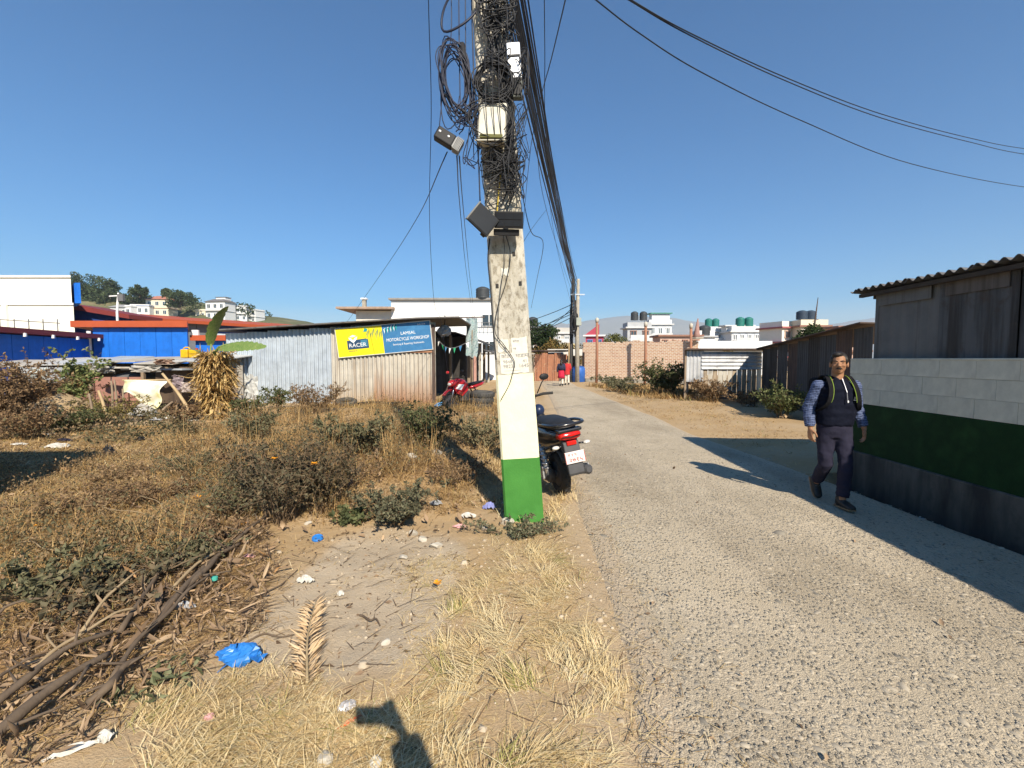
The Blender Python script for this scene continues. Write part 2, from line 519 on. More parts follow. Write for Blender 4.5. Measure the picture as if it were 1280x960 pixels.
# ------------------------------------------------------------------ ground and road
_RL = np.array([[-30, .1], [-3, .35], [1.0, .46], [1.81, .517], [2.14, .585], [2.63, .634], [3.29, .658], [4.0, .68], [4.84, .71], [5.5, .746], [8.3, .98], [13, 1.32], [18, 1.55], [23, 1.75], [27, 1.85], [34, 2.0], [45, 1.0], [60, -4.0]])
_RR = np.array([[-30, 3.3], [-3, 4.2], [3.8, 4.34], [5.7, 4.28], [7.4, 4.22], [9.6, 3.98], [13, 4.12], [17.4, 4.08], [24, 4.1], [27, 4.0], [34, 4.3], [45, 4.4], [60, .5]])
def road_l(y): return np.interp(y, _RL[:, 0], _RL[:, 1]) + .07 * (fbm(np.asarray(y) * 1.7, np.zeros_like(y), 5) - .5) + .035 * (vnoise(np.asarray(y) * 9, np.zeros_like(y), 8) - .5)
def road_r(y): return np.interp(y, _RR[:, 0], _RR[:, 1]) + .08 * (fbm(np.asarray(y) * 1.1, np.zeros_like(y) + 9, 6) - .5)
MOUNDS = [(-2.2, 6.0, 1.5, 1.3, .26), (-3.6, 7.4, 1.6, 1.2, .16), (-1.1, 8.6, 1.2, 1.8, .14), (-4.8, 13.2, 3.5, .9, .2), (-2.4, 3.2, .9, .8, .10), (-12.2, 11.9, 1.1, .8, .75)]
def gz(x, y):
    x = np.asarray(x, float); y = np.asarray(y, float)
    dl = np.interp(y, _RL[:, 0], _RL[:, 1]) - x; dr = x - np.interp(y, _RR[:, 0], _RR[:, 1])
    d = np.maximum(dl, dr)
    near = sstep(150, 60, np.abs(x) + np.abs(y))
    z = .07 * (fbm(x * .9, y * .9, 1) - .45) + .028 * (fbm(x * 5, y * 5, 2) - .5) + .010 * (vnoise(x * 21, y * 21, 3) - .5)
    for mx, my, sx, sy, h in MOUNDS: z = z + h * np.exp(-((x - mx) / sx) ** 2 - ((y - my) / sy) ** 2)
    bare = np.exp(-((x + 1.05) / .75) ** 2 - ((y - 3.1) / 1.0) ** 2)
    z = z - .03 * bare
    z = z * sstep(.0, .9, d) + .012 * sstep(-.02, .15, d)
    z = z - .03 * sstep(.0, -.12, d)
    ditch = sstep(.0, .12, dr) * sstep(6.6, 5.9, y)
    z = z * (1 - ditch) - .22 * ditch
    return z * near
def gz1(x, y): return float(gz(np.array([x]), np.array([y]))[0])
def on_ground(px, py, dz=0.0):
    p = G(px, py)
    for _ in range(3): p = G(px, py, gz1(p.x, p.y))
    return Vector((p.x, p.y, gz1(p.x, p.y) + dz))
# cover kinds: 0 bare grey sand, .33 tan soil, .66 matted straw, 1 dark humus under weeds and painted ditch shade
def cover(x, y):
    n = fbm(x * 1.3, y * 1.3, 21); n2 = fbm(x * 4, y * 4, 22)
    c = .42 + .35 * (n - .5) + .2 * (n2 - .5)
    bare = np.exp(-((x + 1.0) / .62) ** 4 - ((y - 3.2) / 1.0) ** 4)
    c = c * (1 - sstep(.25, .6, bare + .5 * (n2 - .5))) + .04 * bare
    humus = np.exp(-((x + 2.5) / .75) ** 2 - ((y - 2.9) / .9) ** 2) + np.exp(-((x + 2.2) / 1.3) ** 2 - ((y - 6.0) / 1.1) ** 2) + .6 * np.exp(-((x + 1.0) / 1.4) ** 2 - ((y - 9.5) / 2.5) ** 2)
    c = c + .6 * sstep(.3, .8, humus + .4 * (n2 - .5))
    dl = np.interp(y, _RL[:, 0], _RL[:, 1]) - x
    dr = x - np.interp(y, _RR[:, 0], _RR[:, 1])
    verge = sstep(.34, .08, dl + .25 * (n - .5)) * (dl > -.5) * (x < 2.8)
    c = c * (1 - verge) + .25 * verge
    c = np.where((dr > .02) & (y < 6.5), 1.0, c)  # ditch soil painted dark to stand in for its shade
    return np.clip(c, 0, 1)

def axis_lines(lo, hi, step, far_lo, far_hi, grow=1.18):
    a = list(np.arange(lo, hi + 1e-6, step))
    s = step; v = hi
    while v < far_hi: s *= grow; v += s; a.append(v)
    s = step; v = lo; b = []
    while v > far_lo: s *= grow; v -= s; b.append(v)
    return np.array(b[::-1] + a)
gx = axis_lines(-5.5, 1.4, .045, -8800, 8800); gy = axis_lines(1.0, 9.5, .05, -600, 8400)
XX, YY = np.meshgrid(gx, gy)
ZZ = gz(XX, YY)
nx, ny = len(gx), len(gy)
V = np.stack([XX.ravel(), YY.ravel(), ZZ.ravel()], 1)
ii, jj = np.meshgrid(np.arange(nx - 1), np.arange(ny - 1)); a0 = (jj * nx + ii).ravel()
Fq = np.stack([a0, a0 + 1, a0 + nx + 1, a0 + nx], 1)

def ground_mat():
    m, nt, b = _new('earth')
    at_ = nt.nodes.new('ShaderNodeAttribute'); at_.attribute_name = 'var'
    n1 = _noise(nt, 14, 8, .7); n2 = _noise(nt, 90, 4, .7); n3 = _noise(nt, .55, 4, .6)
    add = nt.nodes.new('ShaderNodeMath'); add.operation = 'MULTIPLY_ADD'
    nt.links.new(n1.outputs['Fac'], add.inputs[0]); add.inputs[1].default_value = .34; 
    sub = nt.nodes.new('ShaderNodeMath'); sub.operation = 'SUBTRACT'; nt.links.new(at_.outputs['Fac'], sub.inputs[0]); sub.inputs[1].default_value = .17
    nt.links.new(sub.outputs[0], add.inputs[2])
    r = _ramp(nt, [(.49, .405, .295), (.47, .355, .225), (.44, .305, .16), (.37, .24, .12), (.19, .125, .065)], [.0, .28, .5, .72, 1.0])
    nt.links.new(add.outputs[0], r.inputs[0])
    r2 = _ramp(nt, [(.55, .5, .45), (1, 1, 1), (1.0, 1.0, 1.0)], [.25, .5, .8]); nt.links.new(n2.outputs['Fac'], r2.inputs[0])
    col = _mix(nt, .55, r.outputs[0], r2.outputs[0], 'MULTIPLY')
    r3 = _ramp(nt, [(.82, .8, .78), (1, 1, 1)], [.35, .65]); nt.links.new(n3.outputs['Fac'], r3.inputs[0])
    col = _mix(nt, .7, col, r3.outputs[0], 'MULTIPLY')
    nt.links.new(col, b.inputs['Base Color']); b.inputs['Roughness'].default_value = .95; b.inputs['Specular IOR Level'].default_value = .1
    ad = nt.nodes.new('ShaderNodeMath'); ad.operation = 'ADD'; nt.links.new(n1.outputs['Fac'], ad.inputs[0]); nt.links.new(n2.outputs['Fac'], ad.inputs[1])
    _bump(nt, b, ad.outputs[0], .6, .02)
    return m
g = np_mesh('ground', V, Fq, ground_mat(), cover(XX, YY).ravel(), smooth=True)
tag(g, 'dry earth with straw and bare sandy patches beside the road', kind='structure')

def road_mat():
    m, nt, b = _new('worn concrete')
    ed = nt.nodes.new('ShaderNodeAttribute'); ed.attribute_name = 'var'
    tc = nt.nodes.new('ShaderNodeTexCoord')
    vo = nt.nodes.new('ShaderNodeTexVoronoi'); vo.inputs['Scale'].default_value = 43; vo.inputs['Randomness'].default_value = 1
    mp = nt.nodes.new('ShaderNodeMapping'); mp.inputs['Rotation'].default_value = (0, 0, R(35)); mp.inputs['Scale'].default_value = (1, .62, 1)
    nt.links.new(tc.outputs['Object'], mp.inputs[0]); nt.links.new(mp.outputs[0], vo.inputs['Vector'])
    sep = nt.nodes.new('ShaderNodeSeparateColor'); nt.links.new(vo.outputs['Color'], sep.inputs[0])
    stone = _ramp(nt, [(.18, .158, .12), (.38, .325, .245), (.46, .415, .335), (.53, .48, .39)], [0, .3, .65, 1]); nt.links.new(sep.outputs[0], stone.inputs[0])
    dmask = _ramp(nt, [(1, 1, 1), (0, 0, 0)], [.28, .46]); nt.links.new(vo.outputs['Distance'], dmask.inputs[0])
    n1 = _noise(nt, 1.1, 6, .65); n2 = _noise(nt, 130, 3, .6); n4 = _noise(nt, 7, 5, .7)
    base = _ramp(nt, [(.47, .395, .285), (.55, .465, .34), (.60, .51, .38)], [.3, .5, .7]); nt.links.new(n1.outputs['Fac'], base.inputs[0])
    fine = _ramp(nt, [(.6, .58, .55), (1, 1, 1)], [.36, .6]); nt.links.new(n2.outputs['Fac'], fine.inputs[0])
    wear = _ramp(nt, [(.25, .25, .25), (.95, .95, .95)], [.35, .62]); nt.links.new(n4.outputs['Fac'], wear.inputs[0])
    mk = nt.nodes.new('ShaderNodeMath'); mk.operation = 'MULTIPLY'; nt.links.new(dmask.outputs[0], mk.inputs[0]); nt.links.new(wear.outputs[0], mk.inputs[1])
    col = _mix(nt, mk.outputs[0], base.outputs[0], stone.outputs[0])
    col = _mix(nt, .6, col, fine.outputs[0], 'MULTIPLY')
    n7 = _noise(nt, .45, 5, .62, stretch=(1.6, .5, 1)); r7 = _ramp(nt, [(.80, .79, .78), (1, 1, 1), (1, .99, .97)], [.36, .52, .7]); nt.links.new(n7.outputs['Fac'], r7.inputs[0]); col = _mix(nt, 1, col, r7.outputs[0], 'MULTIPLY')
    n8 = _noise(nt, .9, 6, .7, dist=1.5); r8 = _ramp(nt, [(0, 0, 0), (1, 1, 1)], [.60, .68]); nt.links.new(n8.outputs['Fac'], r8.inputs[0]); col = _mix(nt, r8.outputs[0], col, (.49, .41, .30))
    n5 = _noise(nt, 5, 6, .7)
    e2 = nt.nodes.new('ShaderNodeMath'); e2.operation = 'MULTIPLY_ADD'; nt.links.new(n5.outputs['Fac'], e2.inputs[0]); e2.inputs[1].default_value = .5; nt.links.new(ed.outputs['Fac'], e2.inputs[2])
    er = _ramp(nt, [(0, 0, 0), (1, 1, 1)], [.75, 1.05]); nt.links.new(e2.outputs[0], er.inputs[0])
    col = _mix(nt, er.outputs[0], col, (.47, .38, .27))
    nt.links.new(col, b.inputs['Base Color']); b.inputs['Roughness'].default_value = .9; b.inputs['Specular IOR Level'].default_value = .15
    inv = nt.nodes.new('ShaderNodeMath'); inv.operation = 'MULTIPLY_ADD'; nt.links.new(mk.outputs[0], inv.inputs[0]); inv.inputs[1].default_value = 1.2; nt.links.new(n2.outputs['Fac'], inv.inputs[2])
    _bump(nt, b, inv.outputs[0], .85, .014)
    return m
def build_road():
    ys = np.concatenate([np.arange(-6, 1.4, .3), np.arange(1.4, 12, .06), np.arange(12, 60, .4)])
    ts = np.concatenate([np.linspace(0, .16, 9), np.linspace(.2, .84, 12), np.linspace(.88, 1, 6)])
    l = road_l(ys); r = road_r(ys)
    X = l[:, None] + (r - l)[:, None] * ts[None]
    Y = np.repeat(ys[:, None], len(ts), 1)
    Z = .016 + .02 * (fbm(X * .5, Y * .5, 31) - .5) + .005 * (vnoise(X * 6, Y * 6, 32) - .5)
    dL = X - l[:, None]; dR = r[:, None] - X
    Z = Z - .03 * sstep(.07, .0, np.minimum(dL, dR))
    e = np.maximum(sstep(.55, .0, dL), .9 * sstep(.40, .0, dR) * (Y > 6.5))
    n, k = X.shape
    i, j = np.meshgrid(np.arange(k - 1), np.arange(n - 1)); a = (j * k + i).ravel()
    o = np_mesh('road', np.stack([X.ravel(), Y.ravel(), Z.ravel()], 1), np.stack([a, a + 1, a + k + 1, a + k], 1), road_mat(), e.ravel(), smooth=True)
    tag(o, 'worn concrete lane with exposed stones running away between the verges', kind='structure')
build_road()

def road_pebbles():
    """stones standing out of the worn surface, low domes"""
    n = 12000
    y = 1.5 + 6.5 * nr.random(n) ** 1.7
    l = road_l(y); x = l + .12 + (4.25 - l - .12) * nr.random(n)
    keep = (fbm(x * 1.5, y * 1.5, 41) + .35 * (x - .5) / 3 > .42) & (np.abs(x) / np.maximum(.3, y) < 1.25)
    x, y = x[keep], y[keep]; n = len(x)
    s = .0062 * nr.lognormal(0, .42, n); el = nr.uniform(1, 2.1, n); a = nr.normal(R(-50), .7, n)
    k = 7
    t = np.arange(k) * 2 * np.pi / k
    rr = nr.uniform(.75, 1.2, (n, k))
    u = np.cos(t) * rr * (s * el)[:, None]; w = np.sin(t) * rr * s[:, None]
    px = u * np.cos(a)[:, None] - w * np.sin(a)[:, None]; py = u * np.sin(a)[:, None] + w * np.cos(a)[:, None]
    zb = .016 + .02 * (fbm(x * .5, y * .5, 31) - .5) + .005 * (vnoise(x * 6, y * 6, 32) - .5)
    base = np.stack([x[:, None] + px, y[:, None] + py, np.repeat(zb[:, None] - .002, k, 1)], 2)
    top = np.stack([x[:, None] + px * .62, y[:, None] + py * .62, np.repeat((zb + s * nr.uniform(.12, .42, n))[:, None], k, 1)], 2)
    V = np.concatenate([base, top], 1).reshape(-1, 3)
    o = (np.arange(n) * 2 * k)[:, None]
    F = []
    for i in range(k):
        q = (i + 1) % k; F += [(i, q, k + q), (i, k + q, k + i)]
    for i in range(1, k - 1): F.append((k, k + i, k + i + 1))
    F = (o[:, :, None] + np.array(F)[None]).reshape(-1, 3)
    v = np.repeat(nr.random(n), 2 * k)
    g_ = np_mesh('gravel', V, F, VM('road stone', [(.17, .155, .13), (.30, .265, .21), (.39, .335, .255), (.44, .38, .29)], trans=0, rough=.85), v)
    tag(g_, 'small stones standing out of the worn concrete lane', kind='stuff')
road_pebbles()

# ------------------------------------------------------------------ right side: painted wall, tin shed, lean-to, striped shed
GALV_DARK = TIN('dull sheet', (.085, .087, .09), (.028, .025, .023), .46, .62, .1, .75, 7, .35, third=(.055, .04, .032))
GALV = TIN('galvanised', (.40, .43, .46), (.24, .22, .20), .55, .75, .15, .55, 12, .35)
GALV_DIRTY = TIN('dirty galvanised', (.46, .43, .37), (.28, .22, .16), .48, .72, .1, .65, 10, .35, low=((.36, .26, .16), .5))
GALV_RUST = TIN('rusty galvanised', (.46, .425, .36), (.33, .24, .16), .52, .78, .1, .7, 7, .45, low=((.33, .175, .095), .75))
RUST = TIN('rust', (.10, .065, .05), (.055, .04, .035), .4, .65, .05, .85, 4, 1.2)
WOOD = M('grey timber', (.30, .23, .16), (.17, .12, .08), 5, .85, .5, 40, stretch=(3, 3, .6))
BAMBOO = M('dry bamboo', (.48, .36, .20), (.34, .24, .13), 5, .7, .3, 30)
DARK = M('near black', (.025, .023, .022), (.05, .045, .04), 3, .9)  # puts the dark of insides, gaps and holes into the colour
CONC = M('concrete', (.40, .37, .31), (.30, .27, .22), 4, .9, .5, 70, c3=(.45, .42, .35))

def corr(mb, o, u, v, w, h, pitch, amp, seg=6, nv=1, nrm=None, wob=0.0):
    """corrugated sheet: origin o, ribs run along v, width w along u"""
    o, u, v = Vector(o), Vector(u).normalized(), Vector(v).normalized()
    nrm = Vector(nrm) if nrm else u.cross(v).normalized()
    n = max(2, int(round(w / pitch * seg)))
    vs = []
    for j in range(nv + 1):
        for i in range(n + 1):
            s = w * i / n; a = amp * math.sin(2 * math.pi * s / pitch)
            vs.append(o + u * s + v * (h * j / nv) + nrm * (a + (rnd.uniform(-wob, wob) if wob else 0)))
    fs = [(j * (n + 1) + i, j * (n + 1) + i + 1, (j + 1) * (n + 1) + i + 1, (j + 1) * (n + 1) + i) for j in range(nv) for i in range(n)]
    return mb.add(vs, fs)

WALL_RZ = math.atan2(1, .04)
def wall_x(Y): return 4.60 + .04 * (Y - 4.0)
W_S, W_E = -3.2, 6.25
def painted_wall():
    L = (W_E - W_S) * math.hypot(1, .04)
    t = thing('boundary_wall', 'roadside block wall painted dark green below and cream above, on a concrete plinth', 'wall', (wall_x(W_S), W_S, 0), WALL_RZ)
    green = M('dark green paint', (.010, .044, .011), (.006, .030, .008), 2.5, .7, .6, 45, spec=.15, c3=(.014, .054, .014))
    cream = TIN('faded cream paint', (.60, .57, .46), (.42, .40, .33), .46, .72, 0, .88, 3.5, .9, third=(.50, .47, .385))
    joint = M('painted joint', (.50, .475, .39), (.42, .40, .33), 8, .95, .5, 80)
    plm = TIN('stained plinth', (.115, .105, .088), (.03, .028, .026), .40, .62, 0, .9, 3.0, .7, third=(.045, .043, .038), low=((.018, .017, .016), .25))  # low turns the plinth almost black towards its foot
    MB().box((L / 2, -.09, .09), (L, .20, .62)).build('plinth', plm, t, bevel=.012)
    n = int(L / .5)
    MB().box((L / 2, -.10, .72), (L, .15, .66)).build('painted_render', green, t, bevel=.006)
    MB().box((L / 2, -.084, 1.352), (L, .10, .596)).build('mortar_bed', joint, t)
    meshes = [None]
    bl, bh = .405, .197
    first = None
    for c in range(3):
        x = -(.2 if c % 2 else 0); 
        while x < L - .03:
            x0 = max(0, x); x1 = min(L, x + bl - .002)
            full = (x1 - x0) > bl - .01
            zc = 1.053 + c * (bh + .003) + bh / 2
            loc = ((x0 + x1) / 2, -.098 + rnd.uniform(-.002, .002), zc)
            if full and first:
                o = first.copy(); COL.objects.link(o); o.parent = t; o.location = loc
            else:
                mb = MB().box((0, 0, 0), (x1 - x0, .14, bh)); o = mb.build('block', cream, t, loc=loc, bevel=.002)
                if full: first = o
            o.rotation_euler = (rnd.uniform(-.006, .006), 0, rnd.uniform(-.004, .004))
            x += bl
    MB().box((L / 2, -.10, 1.649), (L, .16, .022)).build('capping', cream, t, bevel=.008)
painted_wall()

def right_shed():
    ys, ye = -3.4, 5.98
    L = (ye - ys)
    t = thing('tin_shed', 'weathered grey sheet-metal shed with wavy roof edge rising behind the green and cream wall', 'shed', (wall_x(ys) + .10, ys, 0), WALL_RZ)
    x = 0; k = 0
    widths = [.95, .82, 1.1, .9, .78, 1.02, .88, .86, .80, .72, .83]
    tones = [GALV_DARK, TIN('sheet pale', (.125, .125, .122), (.045, .038, .033), .55, .75, .1, .75, 10, .5), TIN('sheet brownish', (.11, .095, .085), (.05, .04, .032), .45, .7, .05, .8, 9, .4)]
    # panels, seen from the road
    xs = L
    while xs > 0:
        w = widths[k % len(widths)]
        w = min(w, xs)
        gap = .055 if k == 2 else .006
        corr(MB(), (xs - w + gap, -.03 + .012 * (k % 2), 1.50), (1, 0, 0), (0, 0, 1), w - gap, 1.02 - (.03 if k % 3 == 1 else 0), .19, .006, 6, 1, nrm=(0, 1, 0)).build('wall_sheet', tones[[1, 0, 0, 1, 2, 0, 1, 0, 2, 0, 1][k % 11]], t, solid=.004)
        if k in (0, 1, 3):
            MB().box((xs - w / 2, -.0, 2.42), (w * .8, .008, .16)).build('patch_sheet', tones[(k + 1) % 3], t)
        xs -= w; k += 1
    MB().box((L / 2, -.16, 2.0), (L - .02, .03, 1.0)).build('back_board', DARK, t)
    MB().box((L - .03, -1.6, 1.25), (.03, 3.0, 2.5)).build('end_sheet', GALV_DARK, t)
    MB().box((L / 2 - .1, -3.1, 1.2), (L - .2, .04, 2.4)).build('rear_sheet', GALV_DARK, t)
    roofm = TIN('roof sheet', (.12, .115, .11), (.07, .05, .04), .5, .7, .1, .7, 6, 6)
    n = 0; x = -.1
    while x < L + .15:
        w = min(.80, L + .20 - x)
        corr(MB(), (x, .13, 2.57 + .008 * (n % 2)), (1, 0, 0), (0, -1, -.07), w + .05, 3.7, .125, .021, 8, 1, nrm=(0, 0, 1)).build('roof_sheet', roofm, t, solid=.006)
        x += w; n += 1
    MB().box((L / 2 + .1, .06, 2.50), (L + .10, .05, .045)).build('purlin', M('dark timber', (.06, .048, .038), (.035, .028, .024), 6, .9), t)
    MB().box((L / 2 + .05, -.10, 2.485), (L + .12, .05, .06)).build('wall_plate', M('dark timber', ()), t)
right_shed()

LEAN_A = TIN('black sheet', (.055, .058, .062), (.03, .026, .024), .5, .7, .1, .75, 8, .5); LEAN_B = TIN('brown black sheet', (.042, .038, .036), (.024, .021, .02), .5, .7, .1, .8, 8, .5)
def lean_to():
    a = Vector((8.35, 10.4, 0)); b = Vector((10.2, 18.25, 0)); d = (b - a); L = d.length; rz = math.atan2(d.y, d.x)
    t = thing('lean_to', 'long dark sheet-metal lean-to between the tin shed and the striped shed', 'shed', a, rz)
    x = 0; k = 0
    while x < L:
        w = [.9, .85, 1.0, .8][k % 4]; w = min(w, L - x)
        h = 2.46 - .42 * x / L + rnd.uniform(-.04, .02)
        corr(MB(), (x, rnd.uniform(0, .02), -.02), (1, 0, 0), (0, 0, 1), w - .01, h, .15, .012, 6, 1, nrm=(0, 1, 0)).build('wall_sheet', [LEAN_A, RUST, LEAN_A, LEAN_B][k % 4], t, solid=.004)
        x += w; k += 1
    x = 0
    while x < L:
        w = min(1.6, L - x); h0 = 2.50 - .42 * x / L; h1 = 2.50 - .42 * (x + w) / L
        mb = MB(); mb.add([(x, .28, h0), (x + w + .04, .28, h1), (x + w + .04, -2.2, h1 - .12), (x, -2.2, h0 - .12)], [(0, 1, 2, 3)])
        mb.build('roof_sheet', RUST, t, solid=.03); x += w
lean_to()

def striped_shed():
    Y = 18.4; x0, x1 = 7.15, 10.25
    t = thing('striped_shed', 'small shed of pale striped corrugated sheets with a flat dark roof beside the brick wall', 'shed', ((x0 + x1) / 2, Y, 0))
    W = x1 - x0
    bright = TIN('bright zinc', (.52, .53, .54), (.32, .31, .29), .5, .75, .2, .55, 9, .5)
    corr(MB(), (-W / 2, 0, .72), (1, 0, 0), (0, 0, 1), .72, 1.28, .15, .022, 8, 1, nrm=(0, -1, 0)).build('zinc_sheet', bright, t, solid=.004)
    # horizontal ribbed sheet: ribs along x
    corr(MB(), (-W / 2 + .62, -.035, 1.22), (0, 0, 1), (1, 0, 0), .74, W - .66, .15, .028, 8, 1, nrm=(0, -1, 0)).build('ribbed_sheet', bright, t, solid=.004)
    for i in range(13):
        x = -W / 2 + .52 + i * .2
        MB().box((x + .09, .03 + .01 * (i % 2), .60), (.18, .015, 1.24)).build('slat', [GALV_DIRTY, TIN('dun slat', (.34, .27, .19), (.2, .14, .09), .45, .7, 0, .85, 9, .5)][i % 2 if i % 5 else 0], t)
    MB().box((0, .05, .05), (W, .06, .12)).build('sill_beam', WOOD, t)
    MB().prism([(-W / 2 - .2, -.35), (W / 2 + .25, -.35), (W / 2 + 1.3, 2.4), (-W / 2 + .95, 2.4)], 'Z', 2.035, 2.085).build('roof', RUST, t)
    MB().bar((-W / 2 + .04, .05, 1.0), (-W / 2 + 1.0, 2.3, 1.0), .03, 2.0).build('side_sheet', GALV_DARK, t)
    MB().box((-W / 2 - .04, -.01, 1.0), (.07, .07, 2.04)).build('post', WOOD, t)
striped_shed()

def off_left_shed():
    t = thing('store_shed', 'tin store standing just outside the left of the view and shading the field', 'shed', (-9.0, 2.6, 0))
    for k in range(7):
        corr(MB(), (-3.2 + k * .92, 1.57, 0), (1, 0, 0), (0, 0, 1), .92, 2.9, .15, .015, 6).build('wall_sheet', GALV_DIRTY, t)
    MB().box((3.27, 0, 1.45), (.03, 3.1, 2.9)).build('end_sheet', GALV_DIRTY, t)
    MB().box((-3.3, 0, 1.45), (.03, 3.1, 2.9)).build('end_sheet', GALV_DIRTY, t)
    MB().box((0, 0, 2.95), (6.6, 3.2, .05)).build('roof', RUST, t)
    MB().box((0, -1.55, 1.45), (6.4, .03, 2.9)).build('front_sheet', GALV_DIRTY, t)
off_left_shed()
# ------------------------------------------------------------------ the leaning power pole and everything strung on it
CABLE = M('black cable', (.012, .012, .014), (.022, .022, .025), 30, .55, spec=.4)
CABLE_B = M('blue black cable', (.015, .018, .035), (.025, .028, .05), 30, .5)
CABLE_G = M('grey cable', (.16, .16, .16), (.10, .10, .11), 30, .6)
CABLE_Y = M('yellow cable', (.55, .40, .05), (.42, .30, .04), 12, .6)
BLACKP = M('black plastic', (.012, .012, .013), (.02, .02, .022), 6, .55, spec=.25)
WHITEP = M('weathered ivory plastic', (.66, .63, .52), (.54, .51, .42), 5, .5, .1, 60, c3=(.70, .67, .57))
STEEL = M('zinc plated steel', (.62, .63, .65), (.48, .49, .5), 8, .35, metal=.6)
PAPER = M('torn paper', (.68, .66, .58), (.58, .55, .46), 9, .9, .3, 40)
INK = M('faded ink', (.16, .16, .17), (.24, .23, .22), 20, .9)
PB = Vector((.13, 4.56, 0.0))
LEAN = R(-3.9)
PS, PC = math.sin(LEAN), math.cos(LEAN)
def on_pole(px, py, off=.02):
    """point on the pole's front face (off metres proud of it)"""
    return at(px, py, 4.56 - .135 - off)

def pole_mat():
    m, nt, b = _new('pole concrete')
    n1 = _noise(nt, 3.2, 8, .7); n2 = _noise(nt, 26, 6, .75, stretch=(1, 1, .55)); n3 = _noise(nt, 1.3, 5, .6, stretch=(3, 3, .8)); n4 = _noise(nt, 120, 3, .6)
    r = _ramp(nt, [(.40, .375, .32), (.53, .50, .43), (.60, .57, .49)], [.3, .5, .7]); nt.links.new(n1.outputs['Fac'], r.inputs[0])
    r2 = _ramp(nt, [(.36, .32, .265), (1, 1, 1)], [.36, .50]); nt.links.new(n2.outputs['Fac'], r2.inputs[0])
    r3 = _ramp(nt, [(.62, .585, .51), (1, 1, 1)], [.40, .6]); nt.links.new(n3.outputs['Fac'], r3.inputs[0])
    c = _mix(nt, .75, r.outputs[0], r2.outputs[0], 'MULTIPLY'); c = _mix(nt, .9, c, r3.outputs[0], 'MULTIPLY')
    nt.links.new(c, b.inputs['Base Color']); b.inputs['Roughness'].default_value = .92; b.inputs['Specular IOR Level'].default_value = .15
    ad = nt.nodes.new('ShaderNodeMath'); ad.operation = 'ADD'; nt.links.new(n2.outputs['Fac'], ad.inputs[0]); nt.links.new(n4.outputs['Fac'], ad.inputs[1])
    _bump(nt, b, ad.outputs[0], .5, .008)
    return m
def main_pole():
    t = thing('utility_pole', 'leaning square concrete power pole with painted green foot and pale yellow band', 'utility pole', PB)
    t.rotation_euler = (0, LEAN, R(-2))
    def sec(z): return .388 - .0105 * z, .27 - .008 * z
    def piece(name, zs, mat, grow=0.0, parent=t):
        mb = MB(); vs = []; fs = []
        ch = .022
        for z in zs:
            w, d = sec(max(0, z)); w = w / 2 + grow; d = d / 2 + grow
            jt = rnd.uniform(-.0025, .0025)
            vs += [(-w + ch, -d, z), (w - ch, -d + jt, z), (w + jt, -d + ch, z), (w, d - ch, z), (w - ch, d, z), (-w + ch, d, z), (-w, d - ch, z), (-w + jt, -d + ch, z)]
        k = len(zs)
        for i in range(k - 1):
            for j in range(8): fs.append((i * 8 + j, i * 8 + (j + 1) % 8, (i + 1) * 8 + (j + 1) % 8, (i + 1) * 8 + j))
        fs += [tuple(range(7, -1, -1)), tuple((k - 1) * 8 + j for j in range(8))]
        return mb.add(vs, fs).build(name, mat, parent)
    green = M('leaf green paint', (.062, .225, .042), (.05, .19, .034), 3, .7, .35, 50, spec=.2, c3=(.07, .245, .05))
    yellow = M('pale yellow paint', (.80, .77, .55), (.75, .715, .49), 3.5, .7, .35, 50, spec=.2, c3=(.82, .79, .59))
    shaft = piece('shaft', [1.48 + .26 * i for i in range(28)], pole_mat())
    piece('yellow_band', [.655, .9, 1.2, 1.505], yellow, .0018)
    piece('green_band', [-.3, 0, .3, .66], green, .0035)
    # square climbing holes: small dark sockets with a rim
    hole = MB()
    for px, py in ((622, 357), (651, 354), (643, 317)):
        p = on_pole(px, py, 0) - PB
        lx = p.x * PC - p.z * PS; lz = p.x * PS + p.z * PC
        d = sec(lz)[1] / 2
        MB().box((lx, -d - .0015, lz), (.028, .012, .04)).build('socket', DARK, t)
    # pasted notices: torn paper with rows of hand-set print
    def notice(px0, py0, px1, py1, rows, name='notice', big=()):
        a = on_pole(px0, py0, 0) - PB; b_ = on_pole(px1, py1, 0) - PB
        x0 = a.x * PC - a.z * PS; z1 = a.x * PS + a.z * PC; x1 = b_.x * PC - b_.z * PS; z0 = b_.x * PS + b_.z * PC
        d = sec((z0 + z1) / 2)[1] / 2 + .004
        mb = MB(); k = 7
        top = [(x0 + (x1 - x0) * i / k, -d + rnd.uniform(-.001, .0), z1 + rnd.uniform(-.012, .006)) for i in range(k + 1)]
        bot = [(x0 + (x1 - x0) * i / k + rnd.uniform(-.004, .004), -d - .0005 + rnd.uniform(-.001, .0), z0 + rnd.uniform(-.006, .012)) for i in range(k + 1)]
        mb.add(top + bot, [(i, i + 1, k + 2 + i, k + 1 + i) for i in range(k)])
        pp = mb.build(name, PAPER, t, solid=.001)
        for txt, fx, fz, size in rows:
            words('print', txt, size, pp, (x0 + (x1 - x0) * fx, -d - .0025, z1 - (z1 - z0) * fz), (R(90), 0, 0), INK, .0004)
    notice(625, 442, 662, 466, [('\u0915\u094b\u0920\u093e   \u092d\u093e\u0921\u093e\u092e\u093e', .05, .16, .052), ('9848        41', .10, .42, .046), ('98231  1645', .10, .64, .050), ('----------------', .12, .83, .032)])
    notice(639, 422, 660, 441, [('\u0915\u094b\u0920\u093e', .1, .25, .034), ('98', .1, .7, .03)])
    notice(622, 424, 637, 440, [('-----', .1, .4, .03)])
    notice(627, 335, 637, 344, [('--', .1, .5, .03)])
    # steel strap
    MB().box((0, 0, 3.02), (.366, .262, .055)).build('strap', BLACKP, t)
    return t
main_pole()

